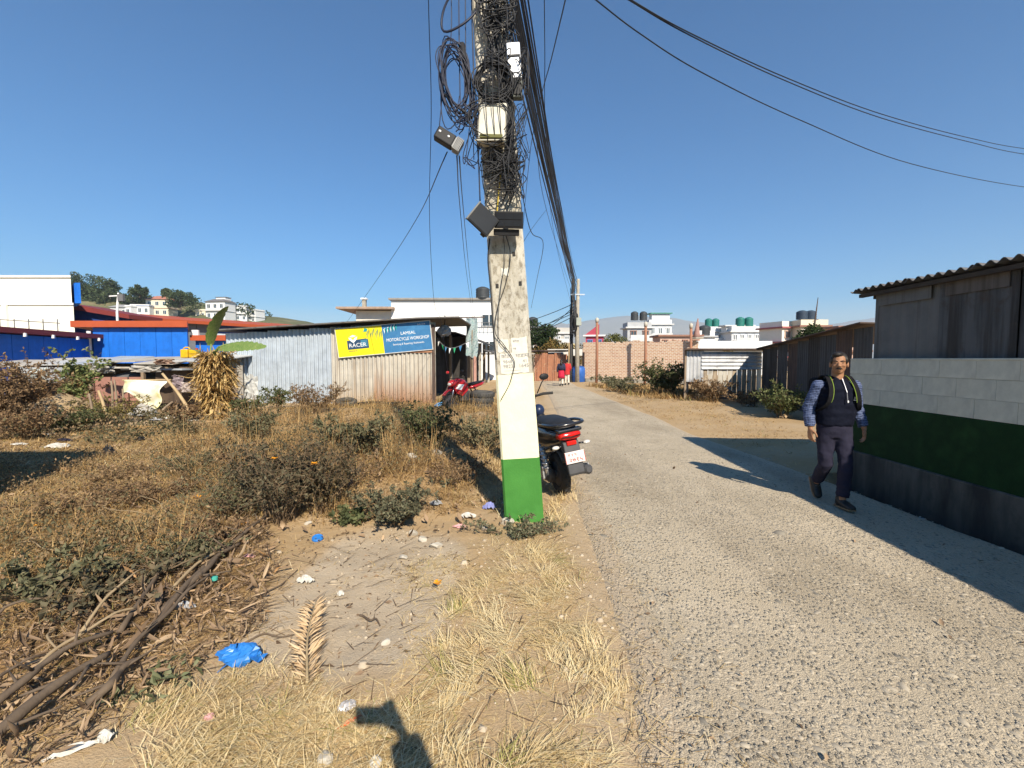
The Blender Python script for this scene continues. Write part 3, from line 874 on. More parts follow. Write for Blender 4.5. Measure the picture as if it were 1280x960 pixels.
def loops(mb, c, a, b, tilt, n, jit, r, turns=14, yaw=0.0, depth=.05):
    """a hank of n loose elliptical turns in the XZ plane"""
    c = Vector(c); m = Matrix.Rotation(yaw, 3, 'Z') @ Matrix.Rotation(tilt, 3, 'Y')
    for i in range(n):
        ja, jb = a * rnd.uniform(1 - jit, 1 + jit), b * rnd.uniform(1 - jit, 1 + jit); off = Vector((rnd.gauss(0, jit) * a * .5, rnd.uniform(-depth, depth), rnd.gauss(0, jit) * b * .5))
        ph = rnd.uniform(0, 6.28); tl = rnd.gauss(0, jit * .6)
        pts = []
        for k in range(27):
            t_ = 6.283 * k / 26 + ph
            q = Vector((ja * math.cos(t_), 0, jb * math.sin(t_) * (1 + .06 * math.sin(3 * t_ + ph))))
            q = Matrix.Rotation(tl, 3, 'Y') @ q + off + Vector((0, .02 * math.sin(2 * t_ + ph), 0))
            pts.append(m @ q + c)
        mb.tube(pts, r, 5, cap=False)
    return mb
def hang(name, label, cat, mbs, c, group=None):
    t = thing(name, label, cat, c, 0, group)
    for nm, mb, mt in mbs: mb.build(nm, mt, t, world=True, smooth=True)
    return t
U = 4.4 / 560
c = at(570, 102, 4.36)
mb = loops(MB(), c, 15 * U, 42 * U, R(-12), 19, .22, .0052, depth=.06)
tie = MB(); tie.tube([at(556, 118, 4.33), at(572, 133, 4.33), at(590, 148, 4.33)], .014, 6)
tie.tube([at(577, 55, 4.36), at(581, 80, 4.35), at(586, 112, 4.36)], .03, 7)
hang('cable_coil', 'tall loose hank of dark cable hanging left of the pole top', 'cable coil', [('coil', mb, CABLE_B), ('binding', tie, CABLE)], c)
c = at(618, 102, 4.30)
mb = loops(MB(), c, 20 * U, 22 * U, 0, 20, .18, .005, depth=.03)
st = MB()
for k in range(10):
    a = rnd.uniform(0, 6.28); st.tube([c + Vector((math.cos(a) * .17, -.02, math.sin(a) * .17)), c + Vector((math.cos(a + 2.4) * .16, -.035, math.sin(a + 2.4) * .17))], .004, 4)
hang('cable_coil', 'round black cable coil on the front of the pole above the ivory box', 'cable coil', [('coil', mb, CABLE), ('cross_strand', st, CABLE)], c)
c = at(577, 12, 4.36)
mb = loops(MB(), c, 17 * U, 32 * U, R(38), 1, .02, .011)
hang('cable_loop', 'single thick dark cable loop at the top left of the pole', 'cable', [('loop', mb, CABLE_B)], c)

def junction_box():
    c = at(615, 155, 4.30)
    t = thing('junction_box', 'ivory plastic cable box strapped to the pole under the round coil', 'junction box', c)
    w, h, d = 34 * U, 48 * U, .11
    t.rotation_euler = (R(-6), R(2.5), R(-3))
    MB().box((0, .02, 0), (w, d, h)).build('case', WHITEP, t, bevel=.018)
    lid = MB(); lid.box((.004, -.045, -.02), (w * .93, .03, h * .80)); lid.build('lid', WHITEP, t, bevel=.014)
    MB().box((.006, -.055, -h / 2 + .035), (w * .78, .03, .035)).build('lip_shadow', M('lip shadow', (.16, .15, .05), (.10, .10, .04), 10, .9), t, bevel=.006)  # dark strip painted as the shadow at the bottom lip
    MB().tube([(-w / 2 - .01, -.05, -h / 2 + .0), (w / 2, -.05, -h / 2 + .01)], .007, 6).build('rim', WHITEP, t)
junction_box()
def small_box(name, label, px0, py0, px1, py1, mat, Y=4.28, tilt=0.0, cat='box', d=.09, extra=None):
    a = at(px0, py0, Y); b = at(px1, py1, Y); c = (a + b) / 2
    t = thing(name, label, cat, c); t.rotation_euler = (0, tilt, 0)
    w, h = abs(b.x - a.x), abs(a.z - b.z)
    MB().box((0, .0, 0), (w, d, h)).build('case', mat, t, bevel=.008)
    if extra: extra(t, w, h, d)
    return t
def ex1(t, w, h, d):
    MB().box((0, -d / 2 - .004, h * .12), (w * .9, .012, .015)).build('band', CABLE, t)
    MB().box((w * .12, -d / 2 - .006, -h * .2), (w * .5, .01, h * .3)).build('cover', STEEL, t)
small_box('metal_box', 'small bright metal box behind the cables right of the pole', 634, 56, 651, 101, STEEL, 4.34, R(-4), 'box', .08, ex1)
def ex2(t, w, h, d): MB().box((0, -d / 2 - .004, 0), (w * .7, .01, h * .7)).build('cover', BLACKP, t)
small_box('splice_case', 'little dark grey case just under the bright metal box', 641, 103, 653, 124, M('dark grey case', (.07, .08, .07), (.10, .11, .10), 5, .6), 4.36, 0, 'case', .07, ex2)
def closure():
    c = at(560, 175, 4.34)
    t = thing('splice_closure', 'black cable closure with a ribbed grey end hanging in the wires left of the pole', 'cable closure', c)
    t.rotation_euler = (0, R(29), R(8))
    w, h = 32 * U, 15 * U
    MB().box((-.03, 0, 0), (w * .74, .1, h)).build('case', BLACKP, t, bevel=.012)
    rb = MB()
    for i in range(6): rb.box((w * .30 + i * .012, 0, 0), (.007, .11 - .002 * i, h * 1.02))
    rb.box((w * .34, 0, 0), (.075, .085, h * .8))
    rb.build('ribbed_end', M('grey ribs', (.34, .34, .33), (.25, .25, .25), 9, .6), t)
    for sx in (-.09, 0.0): MB().ball((sx, -.052, .01), (.014, .006, .012), 8, 6).build('clip', STEEL, t)
closure()
def solar_lights():
    P1 = M('solar glass', (.010, .012, .016), (.014, .017, .022), 5, .5, spec=.25)
    c = at(604, 275, 4.16)
    t = thing('solar_lamp', 'tilted black solar lamp panel sticking out left of the pole', 'solar lamp', c)
    t.rotation_euler = (R(0), R(38), R(22))
    MB().box((0, 0, 0), (.235, .03, .205)).build('frame', BLACKP, t, bevel=.006)
    MB().box((.0, -.017, 0), (.205, .006, .18)).build('panel', P1, t)
    MB().box((.085, .05, -.02), (.05, .08, .14)).build('lamp_head', BLACKP, t, bevel=.008)
    MB().box((-.122, .0, 0), (.012, .036, .21)).build('edge', M('grey edge', (.2, .2, .19), (.14, .14, .13), 8, .6), t)
    c = at(636, 275, 4.24)
    t = thing('solar_lamp', 'flat black solar lamp strapped straight across the front of the pole', 'solar lamp', c)
    t.rotation_euler = (R(14), R(1.5), 0)
    w, h = 34 * U, 19 * U
    MB().box((0, 0, 0), (w, .05, h)).build('case', BLACKP, t, bevel=.008)
    for i in range(2):
        for j in range(3): MB().box(((j - 1) * w * .3, -.026, (i - .5) * h * .4), (w * .28, .006, h * .34)).build('cell', P1, t)
    MB().box((-.02, .02, -h / 2 - .035), (w * .9, .03, .06)).build('lamp_head', BLACKP, t, bevel=.006)
    MB().box((0, .06, .02), (.05, .12, .04)).build('bracket', STEEL, t)
solar_lights()

# loose tangles round the box
def tangle(name, label, boxes, n, r, mat):
    mb = MB()
    for k in range(n):
        x0, y0, x1, y1 = boxes[k % len(boxes)]
        m = rnd.randint(4, 6)
        pts = [at(rnd.uniform(x0, x1), rnd.uniform(y0, y1), rnd.uniform(4.24, 4.38)) for _ in range(m)]
        mb.tube(curve_pts(pts, 30), r * rnd.uniform(.7, 1.2), 5, cap=False)
    c = at((boxes[0][0] + boxes[0][2]) / 2, (boxes[0][1] + boxes[0][3]) / 2, 4.32)
    t = thing(name, label, 'cable tangle', c)
    mb.build('strands', mat, t, world=True, smooth=True)
    return t
tangle('cable_tangle', 'snarl of thin black cables bunched right of the ivory box', [(634, 128, 662, 215), (636, 190, 658, 250), (640, 60, 662, 130)], 30, .0042, CABLE)
tangle('cable_tangle', 'thin dark cable snarl wrapped under the ivory box', [(600, 178, 652, 215), (603, 195, 650, 236)], 30, .0048, CABLE)
tangle('cable_tangle', 'few loose curls of cable beside the left edge of the ivory box', [(578, 140, 602, 212), (588, 120, 604, 190), (570, 120, 600, 160)], 13, .004, CABLE_B)
tangle('cable_tangle', 'dense black cable wrapping high on the pole above the round coil', [(594, -30, 650, 20), (596, 0, 648, 50), (600, 60, 640, 90)], 30, .0055, CABLE)
mb = loops(MB(), at(615, 150, 4.24), 25 * U, 24 * U, R(20), 6, .18, .0045, depth=.02)
for dx in (0, 9, 17): mb.tube([at(606 + dx, 60, 4.22), at(607 + dx, 130, 4.2), at(610 + dx, 180, 4.22)], .004, 4)
hang('cable_loop', 'thin black cable turns hung round the front of the ivory box', 'cable', [('loop', mb, CABLE)], at(615, 150, 4.24))

def strand(name, label, pts, r, mat=None, group=None, n=30, cat='cable', nn=5):
    mb = MB(); P = curve_pts(pts, n); c = P[0]
    mb.tube([p - c for p in P], r, nn)
    o = mb.build(name, mat or CABLE, None, smooth=True, loc=c)
    return tag(o, label, cat, group)
strand('yellow_cable', 'yellow cable running down the pole front below the ivory box', [on_pole(628, 178, .05), on_pole(627, 205, .03), on_pole(624, 235, .02), on_pole(621, 268, .02)], .007, CABLE_Y)
for k, pts in enumerate([[(601, 205), (606, 240), (622, 262), (640, 226)], [(646, 225), (630, 262), (628, 268)], [(640, 228), (650, 250), (652, 266)], [(637, 226), (628, 250), (608, 258)], [(643, 240), (634, 262), (633, 268)], [(620, 200), (612, 235), (606, 255)]]):
    strand('drop_cable', ['black strand drooping across the pole from the snarl to the left lamp', 'black strand running from the snarl down behind the flat lamp', 'black strand down the right edge of the pole to the flat lamp', 'black strand slanting left across the pole above the tilted lamp', 'short black strand just left of the flat lamp bracket', 'thin strand down the left half of the pole above the tilted lamp'][k], [on_pole(x, y, .015) for x, y in pts], .0045)
strand('drop_cable', 'black lead from the flat lamp curling down over the pasted notices', [on_pole(x, y, .012) for x, y in [(632, 292), (638, 320), (632, 355), (622, 385), (619, 415), (629, 430), (640, 446), (643, 455), (640, 470), (636, 482), (626, 500)]], .0042, n=60)
strand('drop_cable', 'second thin lead beside the left edge of the pole under the lamps', [on_pole(x, y, .015) for x, y in [(629, 292), (631, 325), (626, 360), (623, 395), (624, 425), (633, 437)]], .0032, n=40)
strand('drop_cable', 'dark lead hanging off the left face below the tilted lamp', [on_pole(x, y, .03) for x, y in [(612, 298), (610, 325), (613, 360), (617, 420), (620, 450)]], .008, n=40)

# trunk cables: from the pole to the far pole
FARP = Vector((4.68, 32.0, 0))
bun = thing('cable_bundle', 'thick black bundle of cables running from the pole top away to the far pole', 'cable bundle', (0, 4.4, 6.3))
for k in range(26):
    s = at(rnd.uniform(606, 632), rnd.uniform(-230, -40), 4.36 + rnd.uniform(-.06, .1))
    e = Vector((FARP.x - .18 + rnd.uniform(-.12, .12), FARP.y - .1, rnd.uniform(6.3, 7.35)))
    mb = MB(); mb.tube(sag_pts(s, e, rnd.uniform(.12, .55), 24), rnd.uniform(.007, .014), 5, cap=False)
    mb.build('cable', CABLE, bun, world=True, smooth=True)
bun2 = thing('cable_bundle', 'black cables fanning down the front of the pole top into the big bundle', 'cable bundle', on_pole(620, 20))
for k in range(22):
    x0 = rnd.uniform(594, 646); 
    pts = [on_pole(x0 + rnd.uniform(-8, 8), -120, .05), on_pole(x0, rnd.uniform(-30, 20), .05 + rnd.uniform(0, .05)), on_pole(624 + (x0 - 620) * .35 + rnd.uniform(-4, 6), 72, .05 + rnd.uniform(0, .05)), on_pole(632 + rnd.uniform(-6, 9), 125, .07), on_pole(636 + rnd.uniform(-3, 10), 200, .05)]
    if k % 3 == 0: pts = [on_pole(x0, -120, .05), on_pole(640 - (x0 - 594) * .5, -20, .06), on_pole(606 + rnd.uniform(0, 22), 66, .05)]
    mb = MB(); mb.tube(curve_pts(pts, 24), rnd.uniform(.005, .010), 5, cap=False); mb.build('cable', CABLE, bun2, world=True, smooth=True)
GW = 'thin service wires strung from the pole'
wires = [
    ('thin dark wire dropping left of the pole down to the workshop front', [(532, -160, 5.0), (536, 20, 6.2), (539, 140, 7.5), (537, 280, 10), (543, 380, 14), (551, 400, 15.2), (560, 468, 16.2)], .006),
    ('left wire of the close pair falling toward the white building', [(571, 195, 4.36), (575, 260, 8), (583, 340, 16), (592, 402, 24)], .007),
    ('right wire of the close pair falling toward the white building', [(574, 195, 4.36), (579, 260, 8), (587, 345, 16), (594, 404, 24)], .007),
    ('thin wire slanting down left from the black closure to the workshop roof', [(559, 190, 4.4), (520, 275, 8), (478, 340, 13), (432, 405, 20)], .006),
    ('twisted wire slanting from the upper sky down behind the pole right side', [(716, -40, 5), (690, 70, 7.5), (672, 140, 10), (660, 215, 14), (650, 330, 26)], .009),
    ('upright thin wire right of the big bundle, nearest to the sky', [(680, -60, 5), (681, 60, 6.5), (683, 180, 9), (694, 300, 16), (714, 380, 30)], .006),
    ('faint wire curving right beside the bundle below its middle', [(668, 150, 6), (680, 250, 11), (700, 320, 20), (717, 372, 31)], .006),
    ('loose wire hanging from the snarl past the right of the pole to the far roof', [(652, 240, 4.5), (664, 290, 5), (679, 305, 6), (672, 345, 9), (664, 385, 13)], .0045),
    ('wire from the far trees rising to the bundle right of the pole', [(640, 330, 7), (662, 290, 12), (683, 262, 18)], .006),
    ('left dashed dark wire beside the hanging hank', [(563, -60, 4.4), (564, 40, 4.38), (557, 80, 4.36), (549, 160, 4.35)], .0045),
    ('straight dark wire above the hanging hank', [(573, -60, 4.38), (574, 60, 4.36), (575, 150, 4.34), (570, 165, 4.34)], .0055),
    ('straight dark wire just left of the pole top', [(581, -60, 4.38), (582, 60, 4.36), (581, 150, 4.34), (574, 168, 4.34)], .005),
    ('dark wire hugging the left edge of the pole top', [(588, -60, 4.38), (591, 60, 4.36), (594, 140, 4.34), (598, 200, 4.36), (600, 252, 4.38)], .007)]
for lb, pts, r in wires: strand('service_wire', lb, [at(*p) for p in pts], r, CABLE_B if 'dark' in lb else CABLE)
sky_w = [('lowest of the three wires crossing the upper right sky', [(735, -8, 5.2), (800, 42, 5.8), (880, 92, 6.6), (1000, 150, 8.2), (1140, 205, 10.5), (1290, 235, 13.5), (1420, 245, 17)]),
         ('upper of the two close wires crossing the upper right sky', [(775, -8, 5.2), (860, 40, 6), (980, 96, 7.6), (1100, 142, 9.4), (1210, 172, 11.6), (1290, 187, 13.8), (1420, 200, 17.5)]),
         ('lower of the two close wires crossing the upper right sky', [(776, -6, 5.25), (862, 44, 6.05), (982, 101, 7.65), (1100, 147, 9.45), (1210, 177, 11.6), (1290, 194, 13.8), (1420, 208, 17.5)])]
for lb, pts in sky_w: strand('overhead_wire', lb, [at(*p) for p in pts], .0085, n=60)

def far_pole():
    t = thing('utility_pole', 'pale slim concrete pole standing far off at the brick wall corner', 'utility pole', FARP)
    MB().tube([(0, 0, -.2), (-.05, 0, 3.5), (0, 0, 7.3)], [.17, .14, .11], 10).build('shaft', CONC, t, smooth=True)
    mb = MB(); loops(mb, (-.3, -.15, 4.2), .22, .6, 0, 9, .25, .022)
    for q in range(9): mb.tube([(-.25 + rnd.uniform(-.15, .1), -.18, rnd.uniform(3.2, 4)), (-.2 + rnd.uniform(-.15, .1), -.2, rnd.uniform(5, 7))], .03, 5)
    mb.build('cable_hank', CABLE, t, smooth=True)
    MB().box((.03, -.16, 4.3), (.36, .2, .55)).build('meter_box', M('grey green box', (.35, .38, .33), (.28, .3, .27), 5, .6), t, bevel=.02)
    MB().box((-.05, -.1, 6.2), (1.0, .08, .08)).build('crossarm', STEEL, t)
    t2 = thing('utility_pole', 'dark slim pole wrapped in cables just left of the far pale pole', 'utility pole', FARP + Vector((-.42, .5, 0)))
    MB().tube([(0, 0, -.2), (.04, 0, 3.5), (.1, 0, 7.45)], [.13, .12, .09], 8).build('shaft', M('dark steel', (.07, .07, .07), (.11, .10, .09), 4, .7), t2, smooth=True)
    mb = MB()
    for q in range(7): mb.tube([(rnd.uniform(-.12, .14), -.14, 1.5 + rnd.uniform(0, 2)), (rnd.uniform(-.1, .2), -.15, rnd.uniform(5, 7.2))], .025, 5)
    mb.build('riser_cables', CABLE, t2)
    for k, (dx, dz) in enumerate([(-5.5, 4.1), (-6.5, 4.5), (-7.0, 3.6), (-4.5, 3.2), (-8, 5.0)]):
        a = FARP + Vector((-.3, 0, 4.7 + .22 * k)); b_ = FARP + Vector((dx, 12 + k, dz))
        strand('service_wire', ['lowest', 'second lowest', 'middle', 'second highest', 'highest'][k] + ' of the five wires fanning left from the far pole', sag_pts(a, b_, .5, 8), .025, n=16)
far_pole()
# ------------------------------------------------------------------ left: motorcycle workshop
WX0, WX1, WY = -10.55, -2.86, 16.6
def wroof(x): return 2.68 + (x - WX0) * .0585
def workshop():
    t = thing('workshop_shed', 'corrugated tin workshop shed, grey to rusty, carrying the yellow and blue sign', 'shed', ((WX0 + WX1) / 2, WY, 0))
    ox = (WX0 + WX1) / 2
    x = WX0; k = 0
    blue = TIN('bluish zinc', (.40, .45, .50), (.26, .26, .27), .6, .8, .2, .5, 8, .4)
    mats = [blue, blue, blue, blue, blue, GALV_DIRTY, GALV_DIRTY, GALV_RUST, GALV_RUST, GALV_RUST]
    n = 10; w = (WX1 - WX0) / n
    for k in range(n):
        x = WX0 + w * k
        h = wroof(x) - .02
        mb = MB(); corr(mb, (x - ox, .012 * (k % 2), -.05), (1, 0, 0), (0, 0, 1), w + .04, h, .154, .034, 8, 4, nrm=(0, -1, 0), wob=.004)
        mb.build('wall_sheet', mats[k], t, solid=.003, smooth=False)
    RU = TIN('rusted band', (.30, .13, .07), (.42, .22, .12), .4, .7, 0, .85, 2, 3)
    MB().prism([(-1.75 + 3.4 + .05, 2.02), (3.80, 2.06), (3.80, 1.90), (1.7, 1.86)], 'Y', -.042, -.034).build('rust_strip', RU, t)
    # roof: mono-pitch sheets rising to the right, overhanging
    roofm = TIN('workshop roof', (.13, .12, .11), (.07, .05, .045), .5, .7, .1, .8, 4, 4)
    for i in range(6):
        a = WX0 - .35 + (WX1 + .95 - WX0 + .35) * i / 6; b_ = WX0 - .35 + (WX1 + .95 - WX0 + .35) * (i + 1) / 6
        za = wroof(a) if a < WX1 + .1 else wroof(WX1 + .1) - .5 * (a - WX1 - .1); zb = wroof(b_) if b_ < WX1 + .1 else wroof(WX1 + .1)
        MB().add([(a - ox, -.42, za + .03), (b_ - ox, -.42, zb + .03), (b_ - ox, 5.0, zb + .12), (a - ox, 5.0, za + .12)], [(0, 1, 2, 3)]).build('roof_sheet', roofm, t, solid=.045)
    # open right side: posts, dark inside, back wall
    MB().box((WX1 - ox - .04, .0, 1.45), (.10, .10, 2.95)).build('corner_post', RUST, t)
    MB().box((WX1 - ox - .1, 5.0, 1.4), (.1, .1, 2.8)).build('corner_post', WOOD, t)
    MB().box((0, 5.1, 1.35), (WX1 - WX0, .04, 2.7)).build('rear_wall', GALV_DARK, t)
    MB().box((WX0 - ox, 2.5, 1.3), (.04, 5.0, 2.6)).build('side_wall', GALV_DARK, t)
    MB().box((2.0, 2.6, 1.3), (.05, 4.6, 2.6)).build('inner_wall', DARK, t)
    sh = MB()
    for z in (.9, 1.5, 2.1): sh.box((2.25, 2.6, z), (.45, 4.4, .04))
    sh.build('shelf', WOOD, t)
    for q in range(14):
        z = .92 + .6 * (q % 3); 
        MB().box((2.25 + rnd.uniform(-.1, .1), .6 + (q // 3) * .9 + rnd.uniform(-.2, .2), z + .16), (rnd.uniform(.15, .3), rnd.uniform(.2, .4), rnd.uniform(.2, .36))).build('stored_box', [BLACKP, WOOD, M('dim red', (.2, .03, .03)), M('dim blue', (.04, .08, .2)), CABLE_G][q % 5], t)
    return t
workshop()

YEL = M('sign yellow', (.80, .66, .015), (.74, .60, .012), 2, .45, spec=.4)
SBL = M('sign blue', (.055, .20, .40), (.04, .16, .34), 1.6, .45, spec=.4, c3=(.06, .22, .43))
WHT = M('white print', (.80, .80, .79), (.74, .74, .73), 5, .6)
NAVY = M('navy print', (.02, .05, .11), (.03, .07, .14), 3, .5)
TEAL = M('teal print', (.02, .33, .32), (.02, .24, .30), 3, .5)
def shop_sign():
    x0, x1 = -6.42, -2.96; cx = (x0 + x1) / 2; z0, z1 = 1.72, 2.735; Y = WY - .10
    t = thing('shop_sign', 'long yellow and blue motorcycle workshop sign board across the shed front', 'sign', (cx, Y, (z0 + z1) / 2 + .155))
    t.rotation_euler = (R(4), R(-5.2), 0)
    W = x1 - x0; H = 1.03; hy = W * .49
    MB().box((-W / 2 + hy / 2, 0, 0), (hy, .035, H)).build('yellow_panel', YEL, t)
    yp = t.children[-1]
    MB().box((hy / 2, 0, 0), (W - hy, .0352, H)).build('blue_panel', SBL, t)
    bp = t.children[-1]
    fr = MB()
    for z in (-H / 2 - .012, H / 2 + .012): fr.box((0, -.004, z), (W + .05, .05, .026))
    for x in (-W / 2 - .012, W / 2 + .012): fr.box((x, -.004, 0), (.026, .05, H))
    fr.build('frame', M('sign frame', (.6, .6, .58), (.45, .45, .42), 5, .5), t)
    rt = (R(90), 0, 0); y = -.021
    MB().prism([(-1.36, -.27), (-.58, -.26), (-.58, .05), (-.66, .09), (-1.36, .06)], 'Y', y, y + .003).build('logo_box', NAVY, yp)
    MB().prism([(-.86, -.2), (-.61, -.2), (-.61, .06), (-.86, .04)], 'Y', y - .002, y).build('logo_tint', M('logo tint', (.06, .22, .32), (.04, .12, .2), 2, .5), yp)
    em = MB()
    em.prism([(-1.30, .17), (-1.20, .15), (-1.13, .06), (-1.06, .15), (-.96, .19), (-1.0, .08), (-1.13, -.04), (-1.24, .06)], 'Y', y - .004, y - .001)
    em.prism([(-1.26, .19), (-1.13, .26), (-.99, .21), (-1.13, .17)], 'Y', y - .004, y - .001)
    em.build('emblem', WHT, yp)
    words('lettering', 'RACER', .20, yp, (-1.31, y - .004, -.13), rt, WHT, .002, sx=1.05)
    words('lettering', 'ENGINE OIL', .06, yp, (-1.33, y, -.33), rt, NAVY, .002)
    sp = MB(); rr = random.Random(3)
    for k in range(9):
        x = -.62 + k * .065; z = .30 + rr.uniform(-.1, .1); sp.prism([(x, z), (x + .07, z + rr.uniform(.08, .16)), (x + .02, z - rr.uniform(.15, .25))], 'Y', y - .002, y)
    sp.build('burst', M('burst print', (.30, .33, .06), (.12, .25, .14), 9, .5), yp)
    MB().prism([(-.72, .34), (-.66, .47), (-.55, .42), (-.60, .33)], 'Y', y - .003, y).build('burst', TEAL, yp)
    for nm, ma, kk in (('burst', M('light print', (.62, .72, .75), (.5, .65, .7), 5, .5), 0), ('burst', NAVY, 1), ('burst', TEAL, 2)):
        sp = MB()
        for k in range(4):
            x = .02 + k * .12 + kk * .04; z = .36 + .02 * k
            sp.prism([(x, z), (x + .08, z + .04 + .03 * k), (x + .03, z - .17)], 'Y', y - .002 - .0006 * kk, y)
        sp.build(nm, ma, bp)
    words('lettering', 'LAMSAL', .155, bp, (.90, y, .15), rt, WHT, .002, 'CENTER')
    words('lettering', 'MOTORCYCLE WORKSHOP', .165, bp, (.87, y, -.055), rt, WHT, .002, 'CENTER', sx=.76)
    words('lettering', 'Servicing & Repairing, Kathmandu', .098, bp, (.88, y, -.23), rt, WHT, .002, 'CENTER', sx=.86)
    words('lettering', 'RACER', .085, bp, (1.42, y, .42), rt, WHT, .002, 'CENTER', sx=1.1)
shop_sign()

# banner hung on the corner, awning shops behind, white block
def shops_row():
    t = thing('shop_row', 'low dark roofed row of open shops behind the workshop along the lane', 'shops', (-2.2, 25, 0))
    # sloping awning roofs seen edge on from the lane
    a = TIN('awning dark', (.09, .085, .08), (.05, .04, .04), .5, .7, .1, .8, 4, 2)
    MB().add([(-.55, -3.2, 2.95), (.30, -3.2, 2.62), (.95, 7.0, 2.55), (.1, 7.0, 2.95), (-3.5, -3.2, 3.05), (-3.5, 7.0, 3.05)], [(0, 1, 2, 3), (4, 0, 3, 5)]).build('roof_sheet', a, t, solid=.05)
    MB().add([(.55, 1.0, 2.2), (1.1, 1.0, 2.0), (1.5, 8.5, 1.95), (.8, 8.5, 2.25)], [(0, 1, 2, 3)]).build('roof_sheet', a, t, solid=.05)
    for k, (y, m_) in enumerate([(-2.6, WOOD), (-.4, M('pink door', (.45, .25, .20), (.35, .2, .17))), (1.8, CONC), (4.0, WOOD), (6.5, CONC)]):
        MB().box((.05 + .055 * (y + 2.6), y, 1.3), (.14, .14, 2.6)).build('post', m_, t)
    for k, y in enumerate([-1.8, -.9, .5, 1.4, 2.9, 5.2]):
        MB().box((-.15 + .055 * (y + 2.6), y, 1.15), (.05, .85, 2.2)).build('shutter', [GALV_DARK, TIN('brown shutter', (.22, .15, .11), (.14, .09, .06)), GALV, M('tan door', (.42, .32, .25), (.35, .26, .2)), GALV, CONC][k], t)
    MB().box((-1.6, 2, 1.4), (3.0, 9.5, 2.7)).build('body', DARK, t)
shops_row()
def white_block():
    t = thing('white_building', 'tall plain white building with a flat roof behind the workshop', 'building', (-6.4, 37, 0))
    wh = M('white wash', (.78, .78, .77), (.70, .71, .71), 1.2, .8)
    MB().box((1.2, 3, 3.15), (8.6, 9, 6.3)).build('wall', wh, t)
    MB().box((-4.5, 3, 2.8), (2.9, 8.6, 5.35)).build('wing_wall', M('cream wash', (.70, .66, .58), (.60, .57, .5), 2, .85), t)
    MB().box((1.25, 3, 6.36), (9.0, 9.5, .14)).build('roof', M('roof edge', (.30, .28, .26), (.2, .19, .18), 3, .8), t)
    MB().box((-5.0, 2.8, 5.62), (4.4, 10, .16)).build('wing_roof', M('tan roof edge', (.42, .30, .22), (.25, .18, .14), 3, .8), t)
    for k, (x, z) in enumerate([(4.6, 2.6), (4.6, 4.7), (2.2, 2.6)]):
        MB().box((x - .0, -1.53, z), (1.1, .1, .9)).build('window', M('dark glass', (.03, .04, .05), (.05, .06, .07), 3, .15, spec=.6), t)
        w = t.children[-1]
        f = MB()
        for dx in (-.55, 0, .55): f.box((x + dx, -1.60, z), (.06, .06, .9))
        for dz in (-.45, .45): f.box((x, -1.605, z + dz), (1.16, .06, .06))
        f.build('frame', WHT, w)
    rl = MB()
    for k in range(5): rl.tube([(3.7 + .3 * k, -1.9, 3.9), (3.7 + .3 * k, -1.9, 4.5)], .02, 5)
    for z in (4.1, 4.5): rl.tube([(3.7, -1.9, z), (5.4, -1.9, z)], .02, 5)
    rl.build('railing', CABLE_G, t)
white_block()
def water_tank(parent, c, r, h, mat, ribs=4):
    mb = MB(); pr = [(c, r * .96, r * .96)]
    for i in range(ribs * 2 + 1):
        z = h * .82 * i / (ribs * 2); q = r * (1.0 if i % 2 else .96); pr.append((Vector(c) + Vector((0, 0, z)), q, q))
    pr += [(Vector(c) + Vector((0, 0, h * .92)), r * .7, r * .7), (Vector(c) + Vector((0, 0, h)), r * .3, r * .3)]
    mb.ell(pr, 12); return mb.build('water_tank', mat, parent, smooth=True)
tk = thing('water_tank', 'black rooftop water tank on the white building just left of the pole', 'water tank', (-2.3, 35.6, 6.43))
water_tank(tk, (0, 0, 0), .55, .9, M('tank black', (.03, .035, .04), (.05, .055, .06), 4, .6)).name = 'shell'
tk = thing('roof_vent', 'small pale vent standing on the roof edge of the white building wing', 'vent', (-11.6, 35.5, 5.7))
MB().box((0, 0, .3), (.28, .28, .6)).build('shaft', CONC, tk); MB().box((0, 0, .68), (.45, .45, .12)).build('cap', WHT, tk)

